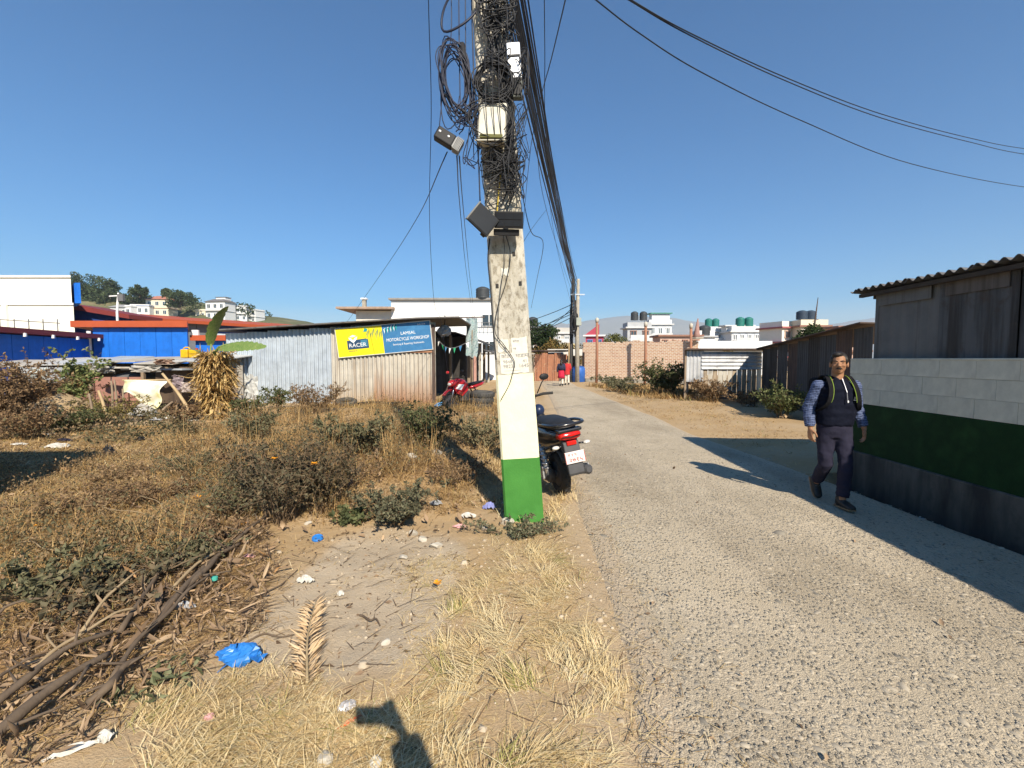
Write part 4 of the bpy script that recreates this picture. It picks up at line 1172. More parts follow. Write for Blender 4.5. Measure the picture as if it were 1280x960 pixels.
def banner():
    t = thing('hanging_banner', 'tattered green and white cloth banner hung on a frame above the shops', 'banner', at(590, 418, 21))
    mb = MB(); k = 8
    vs = []
    for j in range(9):
        for i in range(k + 1):
            vs.append((-.28 + .55 * i / k + rnd.uniform(-.02, .02), .07 * math.sin(i * 1.3 + j * .6), .75 - 1.6 * j / 8 - (rnd.uniform(0, .3) if j == 8 else 0)))
    mb.add(vs, [(j * (k + 1) + i, j * (k + 1) + i + 1, (j + 1) * (k + 1) + i + 1, (j + 1) * (k + 1) + i) for j in range(8) for i in range(k)])
    mb.build('cloth', M('teal print cloth', (.05, .20, .20), (.36, .42, .42), 12, .9, c3=(.03, .09, .15)), t, smooth=True)
    MB().bar((-.6, 0, .78), (.6, 0, .8), .05).build('rail', RUST, t)
    MB().bar((.0, .06, .8), (.0, .06, -2.4), .05).build('stake', WOOD, t)
    t = thing('bunting', 'green and white cloth bunting strung under the workshop eave', 'bunting', at(560, 425, 17.2))
    mb = MB(); P = curve_pts([(-.45, 0, .1), (-.1, -.1, -.25), (.3, .0, -.28), (.9, .3, .02)], 16)
    mb.tube(P, .012, 5); mb.build('cord', CABLE_G, t)
    for i in range(1, 14, 2):
        p = P[i]; q = P[i + 1]
        MB().add([p, q, (p + q) / 2 + Vector((rnd.uniform(-.05, .05), .02, -.22))], [(0, 1, 2)]).build('flag', [M('flag green', (.03, .35, .16)), WHT, M('flag blue', (.05, .2, .4))][i % 3], t, solid=.006)
    t = thing('cloth_bundle', 'grey plastic bundle hung under the workshop roof edge', 'bundle', at(556, 414, 17.0))
    mb = MB(); mb.ball((0, 0, 0), (.28, .2, .22), 10, 7)
    mb.v = [(x * rnd.uniform(.75, 1.2), y * rnd.uniform(.8, 1.2), z * rnd.uniform(.75, 1.2)) for x, y, z in mb.v]
    mb.build('wrap', M('grey plastic', (.30, .31, .32), (.18, .19, .2), 6, .5), t); MB().tube([(0, 0, .2), (0, .05, .6)], .02, 5).build('tie', CABLE, t)
banner()

def tyre(name, label, c, Rr, r, rot=(0, 0, 0), group=None):
    t = thing(name, label, 'tyre', c, 0, group); t.rotation_euler = rot
    mb = MB(); mb.torus((0, 0, 0), Rr, r, 'Z', 26, 10); mb.build('casing', M('old rubber', (.045, .043, .040), (.085, .08, .07), 5, .85), t, smooth=True)
    tr = MB()
    for k in range(26):
        a = 6.283 * k / 26; tr.box(((Rr + r * .93) * math.cos(a), (Rr + r * .93) * math.sin(a), 0), (r * .25, .035, r * 1.3), a)
    tr.build('tread', M('tread', (.04, .04, .038), (.07, .066, .06), 5, .9), t)
    return t
for k in range(3):
    p = G(601, 511); tyre('car_tyre', ['bottom', 'middle', 'top'][k] + ' old tyre of the three stacked beside the red motorcycle', (p.x + .03 * k, p.y + .05 * k, .10 + .19 * k), .30, .10, (R(2 * k), R(-3 + 3 * k), 0))
p = on_ground(434, 508); tyre('car_tyre', 'weathered tyre lying in the weeds before the shed middle', p + Vector((0, -.1, .16)), .27, .085, (R(14), R(3), 0))
p = on_ground(477, 507); 
t = thing('rubber_strip', 'dark strip of old rubber lying before the rusty sheets', 'rubber strip', p + Vector((0, -.1, .07)))
MB().tube(curve_pts([(-.8, 0, 0), (-.3, -.05, .06), (.3, .05, .02), (.8, 0, .03)], 12), .05, 6).build('strip', BLACKP, t, smooth=True)
p = on_ground(520, 501)
t = thing('motor_scrap', 'rusty engine scrap with a red rim lying against the shed corner', 'scrap', p + Vector((0, -.25, .12)))
MB().box((0, 0, .0), (.7, .35, .18)).build('tray', RUST, t, bevel=.02); MB().torus((.2, -.1, .12), .2, .03, 'Z', 18, 6).build('rim', M('scrap red', (.30, .06, .05), (.2, .05, .04), 5, .7), t)
MB().bar((-.9, 0, .1), (.2, -.1, .28), .05).build('rod', WOOD, t)

# ------------------------------------------------------------------ left: shack with junk, tarp, stakes
def shack():
    y = 14.6
    t = thing('shack', 'low patched shack with flat scrap sheet roof left of the corrugated shed', 'shack', (-11.2, y, 0))
    for k in range(7):
        x = -6.2 + k * 1.2
        z = 1.52 + .05 * k * .5 + rnd.uniform(-.03, .03)
        MB().box((x, .9, z), (1.25, 2.4 + rnd.uniform(-.4, .2), .03), mat=Matrix.Rotation(rnd.uniform(-.05, .05), 3, 'Z') @ Matrix.Rotation(R(rnd.uniform(4, 8)), 3, 'X') @ Matrix.Rotation(R(rnd.uniform(-2, 2)), 3, 'Y')).build('roof_sheet', [GALV_DIRTY, GALV, TIN('white sheet', (.6, .6, .58), (.4, .36, .3)), GALV_RUST][(k * 3) % 4], t)
    for k in range(5):
        MB().box((-5.8 + k * 1.7, -.15, .75), (.09, .09, 1.55), 0).build('post', WOOD, t)
    MB().box((-3.3, 1.9, .75), (7.4, .05, 1.5)).build('rear_wall', DARK, t)
    # patched front: planks and sheets
    for k in range(7):
        MB().box((1.15 + k * .21, -.12 + .02 * (k % 2), .72), (.18, .025, 1.46 - .1 * (k % 3)), 0).build('plank', [M('silver plank', (.38, .35, .30), (.26, .23, .19), 6, .85, .4, 30, stretch=(4, 4, .5)), WOOD][k % 2], t)
    MB().box((.3, -.02, .7), (1.4, .03, 1.4)).build('sheet_panel', TIN('brown panel', (.12, .085, .06), (.07, .05, .04)), t)
    for k in range(4): MB().box((-2.6 + .55 * k, -.1, .55), (.5, .03, 1.05)).build('brick_screen', M('pink screen', (.34, .17, .13), (.26, .13, .10), 8, .9), t)
    mb = MB(); corr(mb, (-4.5, -.2, .9), (1, 0, 0), (0, -.2, 1), 1.5, .5, .15, .02); mb.build('sheet_panel', GALV, t, solid=.004)
    for k in range(4):
        MB().box((-1.6 + .7 * k, .1 - .1 * k, 1.38 - .05 * (k % 2)), (.8, .6, .05), rnd.uniform(-.3, .3)).build('scrap_board', [GALV_DIRTY, DARK, WOOD, GALV][k], t)
    mb = MB(); mb.ell([((-1.6, .5, .75), .02, .02), ((-1.6, .5, .8), .9, .5), ((-1.4, .5, 1.1), .75, .45), ((-1.2, .5, 1.28), .35, .3)], 14); mb.build('covered_heap', M('dark grey tarp', (.07, .075, .08), (.13, .135, .14), 4, .6), t, smooth=True)
    MB().box((.0, .2, 1.12), (.55, .4, .3)).build('red_crate', M('faded red', (.40, .06, .05), (.3, .05, .05), 6, .7), t, bevel=.02)
shack()
def jerrycan():
    p = at(238, 447, 13.6)
    t = thing('jerrycan', 'square yellow plastic jerrycan standing on the shack roof', 'jerrycan', p)
    yl = M('yellow plastic', (.68, .42, .01), (.55, .33, .01), 4, .5)
    MB().box((-.115, 0, .12), (.225, .24, .26)).build('body', yl, t, bevel=.03); MB().box((.125, 0.02, .115), (.225, .24, .25)).build('body', yl, t, bevel=.03)
    MB().tube([(-.2, 0, .27), (-.14, 0, .31), (-.05, 0, .31), (0, 0, .26)], .02, 6).build('handle', yl, t); MB().tube([(.2, 0, .24), (.2, 0, .29)], .03, 8).build('cap', M('red cap', (.4, .04, .03)), t)
jerrycan()
def tarp_sheet():
    p = on_ground(183, 516)
    t = thing('tarp_sheet', 'white tarp sheet stained yellow, draped over the fence sticks', 'tarp', p)
    k = 16; vs = []
    for j in range(13):
        v = j / 12
        for i in range(k + 1):
            u = i / k
            x = -.62 + 1.28 * u - .1 * v; zt = 1.0 - .02 * u; zb = .62 - .62 * sstep(.15, .75, u) * .9 if u < .9 else .12
            z = zt * (1 - v) + zb * v
            yy = -.02 + .10 * math.sin(u * 9 + v * 3) * v + .10 * math.sin(v * 8 + u * 2) * u - .25 * v * u
            vs.append((x + .03 * math.sin(7 * v + 3 * u), yy, z + .04 * math.sin(u * 12 + 5 * v) * v))
    mb = MB(); mb.add(vs, [(j * (k + 1) + i, j * (k + 1) + i + 1, (j + 1) * (k + 1) + i + 1, (j + 1) * (k + 1) + i) for j in range(12) for i in range(k)])
    mb.build('cloth', M('stained white tarp', (.78, .77, .72), (.74, .71, .56), 1.6, .7, c3=(.60, .55, .16)), t, smooth=True, solid=.004)
    MB().tube([(-.7, .03, .99), (.75, .05, 1.0)], .025, 6).build('ridge_stick', BAMBOO, t)
    p = on_ground(172, 521)
    t = thing('tarp_sheet', 'pale grey sheet slumped on the ground at the foot of the white tarp', 'tarp', p)
    vs = []
    for j in range(8):
        for i in range(12): vs.append((-.55 + 1.0 * i / 11, -.25 + .5 * j / 7, .06 + .30 * math.exp(-((i - 6) / 3.5) ** 2) * (j / 7) + rnd.uniform(-.03, .03)))
    MB().add(vs, [(j * 12 + i, j * 12 + i + 1, j * 12 + i + 13, j * 12 + i + 12) for j in range(7) for i in range(11)]).build('cloth', M('grey sheet', (.46, .43, .38), (.33, .31, .27), 3, .8), t, smooth=True)
tarp_sheet()
for k, (x0, y0, x1, y1, r, lb) in enumerate([
        (117, 528, 111, 492, .035, 'left of the pair of short leaning stakes by the white tarp'), (135, 527, 123, 488, .045, 'right of the pair of short leaning stakes by the white tarp'),
        (141, 520, 139, 476, .035, 'thin upright stake just left of the white tarp'), (146, 520, 143, 475, .03, 'second thin upright stake close beside the white tarp'),
        (154, 518, 153, 486, .03, 'short stake under the left corner of the white tarp'),
        (245, 524, 203, 467, .05, 'long pole leaning left over the scrap beside the white tarp'), (192, 522, 216, 502, .04, 'short pole propped under the long leaning pole'), (220, 515, 220, 500, .03, 'stub of stick under the long leaning pole'),
        (300, 515, 309, 490, .02, 'thin pale stalk leaning right beside the dry banana clump')]):
    a = on_ground(x0, y0); b_ = at(x1, y1, a.y + (.3 if k > 4 else .05)); mb = MB()
    P = curve_pts([Vector((0, 0, -.08)), (b_ - a) * .5 + Vector((.02, 0, .02)), b_ - a], 8); mb.tube(P, [r * (1 - .35 * i / (len(P) - 1)) for i in range(len(P))], 7)
    tag(mb.build('stake', BAMBOO if k in (1, 5, 8) else WOOD, None, smooth=True, loc=a), 'wooden ' + lb if 'pole' not in lb and 'stalk' not in lb else lb, 'stake')

def banana_leaf(mb, p0, d0, d1, L, W, droop, rag=.25, n=22, roll=0.0):
    """arched blade from p0 heading d0 ending heading d1; torn edges"""
    p = Vector(p0); d0, d1 = Vector(d0).normalized(), Vector(d1).normalized(); side = None; vs = []
    for i in range(n + 1):
        t = i / n; d = d0.lerp(d1, t).normalized()
        sd = d.cross(Vector((0, 0, 1))); sd = sd.normalized() if sd.length > .05 else (side or Vector((1, 0, 0)))
        side = sd; sd = Matrix.Rotation(roll, 3, d) @ sd; up = sd.cross(d)
        w = W / 2 * max(.03, math.sin(min(1, t * .93 + .06) * math.pi) ** .55)
        wl = w * (1 - (rag * rnd.random() if i % 3 == 0 else 0)); wr = w * (1 - (rag * rnd.random() if i % 3 == 1 else 0))
        vs += [p - sd * wl + up * w * .25 - Vector((0, 0, droop * w)), p.copy(), p + sd * wr + up * w * .25 - Vector((0, 0, droop * w))]
        p = p + d * (L / n)
    return mb.add(vs, [f for i in range(n) for f in ((i * 3, i * 3 + 1, i * 3 + 4, i * 3 + 3), (i * 3 + 1, i * 3 + 2, i * 3 + 5, i * 3 + 4))])
def banana():
    p = on_ground(272, 522)
    t = thing('banana_plant', 'banana plant with two big green leaves above a shaggy skirt of dead leaves', 'banana plant', p)
    lf = M('banana green', (.075, .135, .03), (.13, .20, .05), 9, .5, .3, 30, stretch=(6, 2, 1), c3=(.24, .25, .09))
    MB().tube([(0, 0, 0), (.03, 0, .8), (.0, 0, 1.55)], [.17, .14, .09], 10).build('trunk', M('banana stem', (.32, .28, .14), (.24, .18, .09), 6, .8), t, smooth=True)
    y = p.y
    def rel(px, py, dy=0.0): return at(px, py, y + dy) - p
    a = rel(265, 437); b_ = rel(289, 391)
    mb = MB(); mb.tube([Vector((-.05, 0, 1.4)), rel(262, 450), rel(264, 430)], [.04, .035, .02], 6); banana_leaf(mb, rel(263, 432), (.25, -.1, 1), (.8, -.1, .75), 1.22, .40, .1); mb.build('leaf', lf, t, smooth=True)
    mb = MB(); mb.tube([Vector((.05, 0, 1.4)), rel(267, 442, -.2), rel(274, 434, -.3), rel(284, 430, -.33)], [.05, .045, .035, .02], 6); banana_leaf(mb, rel(274, 434, -.3), (1, -.2, .3), (1, -.2, -.3), 1.45, .36, .65, .3, n=30, roll=R(50)); mb.build('leaf', lf, t, smooth=True)
    mb = MB(); mb.tube([Vector((-.05, 0, 1.4)), rel(258, 444)], [.03, .02], 6); banana_leaf(mb, rel(258, 446), (-.7, -.1, .8), (-1, 0, -.1), .55, .22, .3, .4); mb.build('leaf', lf, t, smooth=True)
    dry = VM('dead banana leaf', [(.16, .09, .035), (.36, .22, .08), (.55, .38, .15), (.64, .48, .23)], .2)
    n = 2300
    z = 1.85 * nr.random(n) ** .75; rad = .10 + .24 * nr.random(n) + .35 * np.clip(.35 - z, 0, 1); a = nr.uniform(0, 6.283, n); wob = 1 + .25 * np.sin(z * 7)
    P = np.stack([np.cos(a) * rad * wob, np.sin(a) * rad * wob, z], 1)
    D = unit(np.stack([np.cos(a) * .5, np.sin(a) * .5, -np.ones(n) * 1.5], 1) + nr.normal(size=(n, 3)) * .42)
    L = nr.uniform(.18, .62, n) * np.clip(.35 + z, .4, 1); v, f, c_ = curls(P, D, L, nr.uniform(.018, .055, n), np.clip(nr.normal(.6, .3, n), 0, 1), nr.normal(.4, 1.0, n))
    np_mesh('dead_leaves', v, f, dry, c_, t)['kind'] = 'stuff'
banana()

def shack_clutter():
    rr4 = random.Random(12)
    for k, (px, py, Y, w, h, col, lb, cat) in enumerate([(128, 462, 13.7, .75, .22, (.36, .34, .31), 'grey sheet scrap hanging off the shack roof above the stakes', 'sheet scrap'), (182, 461, 13.7, .9, .2, (.50, .47, .42), 'pale folded sheet lying under the shack roof edge behind the white tarp', 'sheet scrap'),
            (205, 452, 13.9, .6, .16, (.40, .27, .20), 'tan board piece on the shack roof left of the yellow jerrycan', 'board'), (222, 478, 13.9, .35, .45, (.30, .24, .26), 'faded cloth hung in the shack beside the silver planks', 'cloth'), (232, 484, 13.8, .25, .3, (.52, .44, .40), 'pinkish cloth hung on the shack planks', 'cloth'),
            (47, 468, 13.2, .5, .4, (.48, .52, .50), 'pale sheet propped by the tall rust brown bush', 'sheet scrap'), (309, 490, 14.6, .7, 1.1, (.55, .55, .52), 'white sacking hung between the banana plant and the shed', 'sacking')]):
        c = at(px, py, Y); n = 9; vs = [(w * (i / 8 - .5) + rr4.uniform(-.02, .02), rr4.uniform(-.05, .05) + .04 * math.sin(i * 1.7 + j), h * (.5 - j / 8) + rr4.uniform(-.03, .03) * h * 2) for j in range(n) for i in range(n)]
        o = MB().add(vs, [(j * n + i, j * n + i + 1, (j + 1) * n + i + 1, (j + 1) * n + i) for j in range(n - 1) for i in range(n - 1)]).build(cat.replace(' ', '_'), M('clutter%d' % k, col, tuple(v * .6 for v in col), 7, .85), None, loc=c, solid=.006)
        tag(o, lb, cat)
shack_clutter()

# ------------------------------------------------------------------ left: blue hall, blue wings, cream block
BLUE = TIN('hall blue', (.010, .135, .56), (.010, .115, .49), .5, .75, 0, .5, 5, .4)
DKBLUE = TIN('shaded blue', (.014, .045, .19), (.015, .04, .14), .5, .75, 0, .6, 5, .4)  # darker copy of the hall blue, shade put into the colour
ORANGE = M('orange roof trim', (.42, .085, .03), (.36, .07, .025), 2, .6)
DKRED = M('dark red trim', (.20, .035, .03), (.16, .03, .03), 2, .6)
def blue_unit():
    Y = 25; x0 = at(117, 430, Y).x; x1 = at(235, 430, Y).x; xm = (x0 + x1) / 2
    t = thing('blue_shed', 'bright blue sheet-clad unit with an orange roof edge', 'building', (xm, Y, 0))
    w = x1 - x0; n = 6
    for k in range(n): MB().box((-w / 2 + w * (k + .5) / n, .0 - .004 * (k % 2), 1.7), (w / n - .02, .05, 3.4)).build('cladding', BLUE, t)
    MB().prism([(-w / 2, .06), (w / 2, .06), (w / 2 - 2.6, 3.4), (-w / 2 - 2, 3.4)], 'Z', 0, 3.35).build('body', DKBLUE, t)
    MB().prism([(-w / 2 - .9, -.35), (w / 2 + .25, -.35), (w / 2 - 2.5, 3.6), (-w / 2 - 3, 3.6)], 'Z', 3.41, 3.75).build('roof', ORANGE, t)
    MB().tube([(-w / 2 - .12, -.12, 0), (-w / 2 - .12, -.12, 3.2)], .1, 8).build('drainpipe', WHT, t)
    t = thing('blue_annex', 'small low blue annex with an orange edge right of the blue unit', 'building', (x1 + 2.0, Y + .6, 0))
    MB().box((0, 1.5, 1.35), (4.0, 3, 2.7)).build('wall', BLUE, t); MB().box((0.1, 1.4, 2.85), (4.4, 3.4, .30)).build('roof', ORANGE, t)
    MB().box((-1.9, -.12, 3.05), (.35, .12, .5)).build('gutter_box', WHT, t)
    # left wing, wall receding from the left edge
    a = at(-60, 440, 17.5); b_ = at(118, 440, 25.2)
    d = Vector((b_.x - a.x, b_.y - a.y, 0)); L = d.length; rz = math.atan2(d.y, d.x)
    t = thing('blue_wing', 'long blue sheet-clad wing with a dark red eave at the left edge', 'building', (a.x, a.y, 0), rz)
    n = 9; H = 2.75
    for k in range(n): MB().box((L * (k + .5) / n, 0, H / 2), (L / n - .02, .05 + .006 * (k % 2), H)).build('cladding', BLUE, t)
    MB().box((L / 2, 2.0, H / 2), (L, 3.8, H - .05)).build('body', DKBLUE, t)
    MB().box((L / 2, 1.4, H + .16), (L + .3, 4.2, .22)).build('roof', DKRED, t)
    for k in range(5): MB().box((L * (k + .5) / 5, -.72, H - .02), (.08, .1, .16)).build('lamp_bracket', WHT, t)
blue_unit()
def blue_hall():
    A = at(143, 420, 40); A.z = 0; B = at(445, 420, 62); B.z = 0
    d = B - A; L = d.length; rz = math.atan2(d.y, d.x)
    t = thing('blue_hall', 'long dark blue hall under a sloping orange roof behind the tin shed', 'building', A, rz)
    H = 5.35
    n = 16
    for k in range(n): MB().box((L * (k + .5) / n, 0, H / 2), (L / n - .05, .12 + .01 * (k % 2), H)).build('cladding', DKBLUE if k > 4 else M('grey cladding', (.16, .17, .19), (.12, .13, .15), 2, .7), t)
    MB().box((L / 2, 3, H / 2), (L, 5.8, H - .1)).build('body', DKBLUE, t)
    for k in range(8):
        x0 = L * k / 8; MB().add([(x0, -.9, H - .05), (x0 + L / 8 + .02, -.9, H - .05), (x0 + L / 8 + .02, 4, H + .62 + .02 * (k % 2)), (x0, 4, H + .62 + .02 * (k % 2))], [(0, 1, 2, 3)]).build('roof_sheet', ORANGE, t, solid=.30)
    for k in range(5): MB().box((L * (.35 + .14 * k), -.12, 4.2), (2.6, .1, .25)).build('light_strip', M('clear strip', (.55, .6, .65), (.4, .45, .5), 3, .4), t)
    # gable end running left
    t = thing('blue_gable', 'blue gable coloured dark for shade with a sloping dark red roof edge beside the cream building', 'building', at(122, 420, 38))
    t.location.z = 0
    x0 = at(92, 420, 38).x - t.location.x; x1 = -x0 + .9
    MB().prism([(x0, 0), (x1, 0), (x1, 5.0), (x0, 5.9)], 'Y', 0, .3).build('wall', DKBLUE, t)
    MB().prism([(x0 - .2, 5.9), (x1 + .3, 5.0), (x1 + .3, 5.35), (x0 - .2, 6.35)], 'Y', -.6, 3).build('roof', DKRED, t)
    MB().bar((x0 + 2, -.1, 4.6), (x1 - .2, -.1, 3.0), .12).build('brace', CABLE_G, t)
blue_hall()
def mast():
    p = at(147, 404, 33); t = thing('antenna_mast', 'thin white mast with small crossbars above the blue unit', 'mast', (p.x, p.y, 3.0))
    H = at(147, 366, 33).z - 3.0
    MB().tube([(0, 0, -3), (0, 0, H * .6), (.15, 0, H)], [.09, .08, .05], 7).build('pole', WHT, t, smooth=True)
    for k, (z, w) in enumerate([(.45, 1.2), (.8, .8), (H * .93, 1.0)]): MB().bar((-w / 2, 0, z), (w / 2, 0, z + .05), .07).build('crossbar', WHT, t)
    MB().box((.35, 0, H * .9), (.4, .2, .5)).build('antenna', CABLE_G, t)
mast()
def cream_block():
    Y = 31; x1 = at(90, 380, Y).x; x2 = at(98, 400, Y).x
    t = thing('cream_building', 'blank cream two-tier building at the left edge', 'building', (x1 - 8, Y, 0))
    cr = M('cream wash wall', (.80, .78, .69), (.76, .74, .65), .7, .85)
    zt = at(50, 347, Y).z; zm = at(50, 382, Y).z
    def plan(x, y0=0.0, g=0.0): return [(-8 - g, y0 - g), (x + g, y0 - g), (x - 10.4 + g, 10 + g), (-12, 10 + g)]
    MB().prism(plan(8), 'Z', zm, zt).build('upper_wall', cr, t)
    MB().prism(plan(8 + x2 - x1, -.3), 'Z', 0, zm - .002).build('lower_wall', cr, t)
    MB().prism(plan(8, 0, .12), 'Z', zt + .002, zt + .14).build('coping', WHT, t)
    MB().prism(plan(8 + x2 - x1, -.3, .1), 'Z', zm, zm + .14).build('ledge', WHT, t)
    xs = at(15, 400, Y).x - t.location.x
    MB().box((xs, -.36, zm / 2), (.3, .22, zm)).build('pilaster', cr, t)
    MB().prism([(7.9, .3), (8.35, .3), (6.2, 2.2), (5.8, 2.2)], 'Z', zm + .2, zm + 1.6).build('vent', BLUE, t)
    rl = MB(); z = at(40, 405, 29).z
    for k in range(5): rl.tube([(at(0 + 18 * k, 405, 29).x - t.location.x, -2, z - .5), (at(0 + 18 * k, 405, 29).x - t.location.x, -2, z + .32)], .03, 5)
    a = at(-5, 400, 29).x - t.location.x; b_ = at(75, 408, 29).x - t.location.x
    rl.tube([(a, -2, z + .3), (b_, -2, z + .05)], .03, 5); rl.build('railing', CABLE_G, t)
cream_block()
# ------------------------------------------------------------------ far side: brick wall, posts, houses, hills, mountains
def brick_mat():
    m, nt, b = _new('raw brick')
    tc = nt.nodes.new('ShaderNodeTexCoord'); br = nt.nodes.new('ShaderNodeTexBrick')
    mp = nt.nodes.new('ShaderNodeMapping'); mp.inputs['Rotation'].default_value = (R(90), 0, 0)
    nt.links.new(tc.outputs['Object'], mp.inputs[0]); nt.links.new(mp.outputs[0], br.inputs['Vector'])
    br.inputs['Scale'].default_value = 1; br.inputs['Brick Width'].default_value = .26; br.inputs['Row Height'].default_value = .105; br.inputs['Mortar Size'].default_value = .017
    br.inputs['Color1'].default_value = (.40, .20, .125, 1); br.inputs['Color2'].default_value = (.52, .33, .215, 1); br.inputs['Mortar'].default_value = (.62, .56, .46, 1)
    br.inputs['Bias'].default_value = .1
    n = _noise(nt, 9, 5, .7); r = _ramp(nt, [(.62, .6, .58), (1, 1, 1), (1, .95, .88)], [.3, .5, .7]); nt.links.new(n.outputs['Fac'], r.inputs[0])
    c = _mix(nt, .8, br.outputs['Color'], r.outputs[0], 'MULTIPLY')
    nt.links.new(c, b.inputs['Base Color']); b.inputs['Roughness'].default_value = .95
    _bump(nt, b, br.outputs['Fac'], -.6, .01)
    return m
def far_brick_wall():
    A = Vector((5.25, 33.2, 0)); B = Vector((12.1, 29.2, 0)); d = B - A; L = d.length; rz = math.atan2(d.y, d.x)
    t = thing('brick_wall', 'long raw brick wall across the far side of the lane', 'wall', A, rz)
    bm_ = brick_mat()
    seg = [(0, .09, 2.82), (.09, .62, 2.95), (.62, 1, 2.98)]
    MB().box((L / 2, 0, 1.4), (L, .23, 2.8)).build('brickwork', bm_, t)
    mb = MB(); x = 0
    while x < L:                      # ragged top course
        w = .23; h = rnd.choice([.0, .08, .08, .08, .16])
        if h: mb.box((x + w / 2, 0, 2.80 + h / 2), (w - .012, .22, h))
        x += w
    mb.build('top_course', bm_, t)
    MB().box((L / 2, -.2, .12), (L + .1, .4, .26)).build('footing', CONC, t)
    MB().box((.1, -.14, 1.0), (.15, .12, 2.3)).build('edge_pipe', RUST, t)
    # pipes standing in front
    for k, (px, py0, py1, Y, lb) in enumerate([(745.5, 479, 397, 31.0, 'rusty pipe post with a white cap before the left end of the brick wall'), (806, 476, 402, 29.6, 'rusty pipe post with a pale cap before the middle of the brick wall'), (863, 446, 404, 29.0, 'short brown pipe at the right end of the brick wall')]):
        a = at(px, py0, Y); a.z = 0; H = at(px, py1, Y).z
        tt = thing('pipe_post', lb, 'post', a)
        MB().tube([(0, 0, 0), (.02, 0, H * .5), (0, 0, H - .3)], .09, 8).build('pipe', M('rust pipe', (.36, .17, .10), (.25, .12, .075), 4, .8), tt, smooth=True)
        MB().tube([(0, 0, H - .32), (0, 0, H - .08), (0, 0, H)], [.12, .12, .05], 8).build('cap', M('cap grey', (.55, .5, .42), (.4, .36, .3), 6, .7), tt, smooth=True)
    tt = thing('red_cone', 'dull red cone-shaped cover on the right end of the brick wall', 'cone', B + Vector((-.15, -.1, 2.98)))
    MB().tube([(0, 0, 0), (0, 0, .35), (.05, 0, 1.3)], [.27, .18, .03], 9).build('cover', M('dull red', (.33, .19, .16), (.25, .15, .13), 4, .8), tt, smooth=True); MB().tube([(0, 0, -.02), (0, 0, .08)], .42, 9).build('rim', CONC, tt)
far_brick_wall()

GLASS = M('window glass', (.03, .045, .06), (.05, .07, .09), 3, .12, spec=.7)
def house(name, label, px, Y, wpx, top_py, floors, wall, slab, seed, win=3, depth=.8, rz=0.0, tanks=(), tank_mat=None, trims=None, balcony=False, roofhouse=None, z0=0.0, parapet=True, side=None, cat='house', roofmat=None, group=None):
    """far flat-roofed house: storeys with slabs, framed windows, parapet, tanks"""
    rng = random.Random(seed)
    c = at(px, 440, Y); W = wpx / F_PX * Y; top = at(px, top_py, Y).z; H = top - z0; fh = H / floors; D = W * depth
    t = thing(name, label, cat, (c.x, Y + D / 2, z0), rz, group)
    MB().box((0, 0, H / 2), (W, D, H)).build('wall', wall, t)
    for k in range(1, floors + 1):
        MB().box((0, 0, k * fh - .06), (W + .7, D + .7, .22)).build('floor_slab', slab, t)
    fr = trims or WHT
    for k in range(floors):
        for i in range(win):
            x = -W / 2 + W * (i + .5) / win; z = k * fh + fh * .52
            ww, wh = W / win * .46, fh * .44
            f = MB(); y = -D / 2 - .05
            for dx in (-ww / 2, 0, ww / 2): f.box((x + dx, y, z), (.10, .14, wh))
            for dz in (-wh / 2, wh / 2): f.box((x, y - .005, z + dz), (ww + .2, .16, .12))
            o = f.build('window', fr, t)
            MB().box((x, -D / 2 - .02, z), (ww, .06, wh)).build('pane', GLASS, o)
        if balcony:
            b_ = MB(); z = k * fh + .05
            b_.box((0, -D / 2 - .6, z), (W * .9, 1.3, .16)); b_.box((0, -D / 2 - 1.2, z + .5), (W * .9, .08, .8)); b_.build('balcony', slab, t)
    if parapet:
        p = MB()
        p.box((0, -D / 2 + .1, H + .4), (W, .16, .8)); p.box((0, D / 2 - .1, H + .4), (W, .16, .8)); p.box((-W / 2 + .1, 0, H + .4), (.16, D - .3, .78)); p.box((W / 2 - .1, 0, H + .4), (.16, D - .3, .78))
        p.build('parapet', wall, t)
    if roofmat:
        MB().add([(-W / 2 - .8, -D / 2 - .8, H), (W / 2 + .8, -D / 2 - .8, H), (W / 2 + .8, D / 2 + .8, H), (-W / 2 - .8, D / 2 + .8, H), (-W * .2, 0, H + W * .2), (W * .2, 0, H + W * .2)], [(0, 1, 5, 4), (2, 3, 4, 5), (0, 4, 3), (1, 2, 5), (3, 2, 1, 0)]).build('roof', roofmat, t)
    if roofhouse:
        rx, rw, rh, rm = roofhouse
        MB().box((rx * W, .1 * D, H + rh / 2), (rw * W, D * .5, rh)).build('stair_tower', wall, t); MB().box((rx * W, .1 * D, H + rh + .1), (rw * W + .8, D * .5 + .8, .2)).build('tower_roof', rm, t)
    for k, (tx, r_, h_, zz) in enumerate(tanks): water_tank(t, (tx * W, -.2 * D, H + zz), r_, h_, tank_mat)
    return t
TKB = M('tank black', (.03, .035, .04)); TKG = M('tank green', (.02, .17, .14), (.015, .13, .11), 4, .6)
W1 = M('house white', (.66, .67, .67), (.58, .59, .6), 1.5, .8); W2 = M('house grey', (.42, .43, .44), (.35, .36, .37), 1.5, .85); W3 = M('house cream', (.66, .60, .46), (.6, .54, .42), 1.5, .85)
W4 = M('house pinkish', (.52, .36, .29), (.46, .32, .26), 1.5, .85); W5 = M('house red', (.42, .06, .10), (.36, .05, .08), 1.5, .8); SL = M('slab', (.6, .6, .6), (.5, .5, .5), 2, .8); SLB = M('slab brown', (.28, .15, .11), (.22, .12, .09), 2, .8)
house('town_house', 'grey house with two black tanks on its roof, above the left of the brick wall', 799, 72, 30, 409, 3, W2, SL, 1, 2, .8, 0, [(-.15, .62, 1.4, 1.2), (.22, .62, 1.4, 1.2)], TKB, SLB, True)
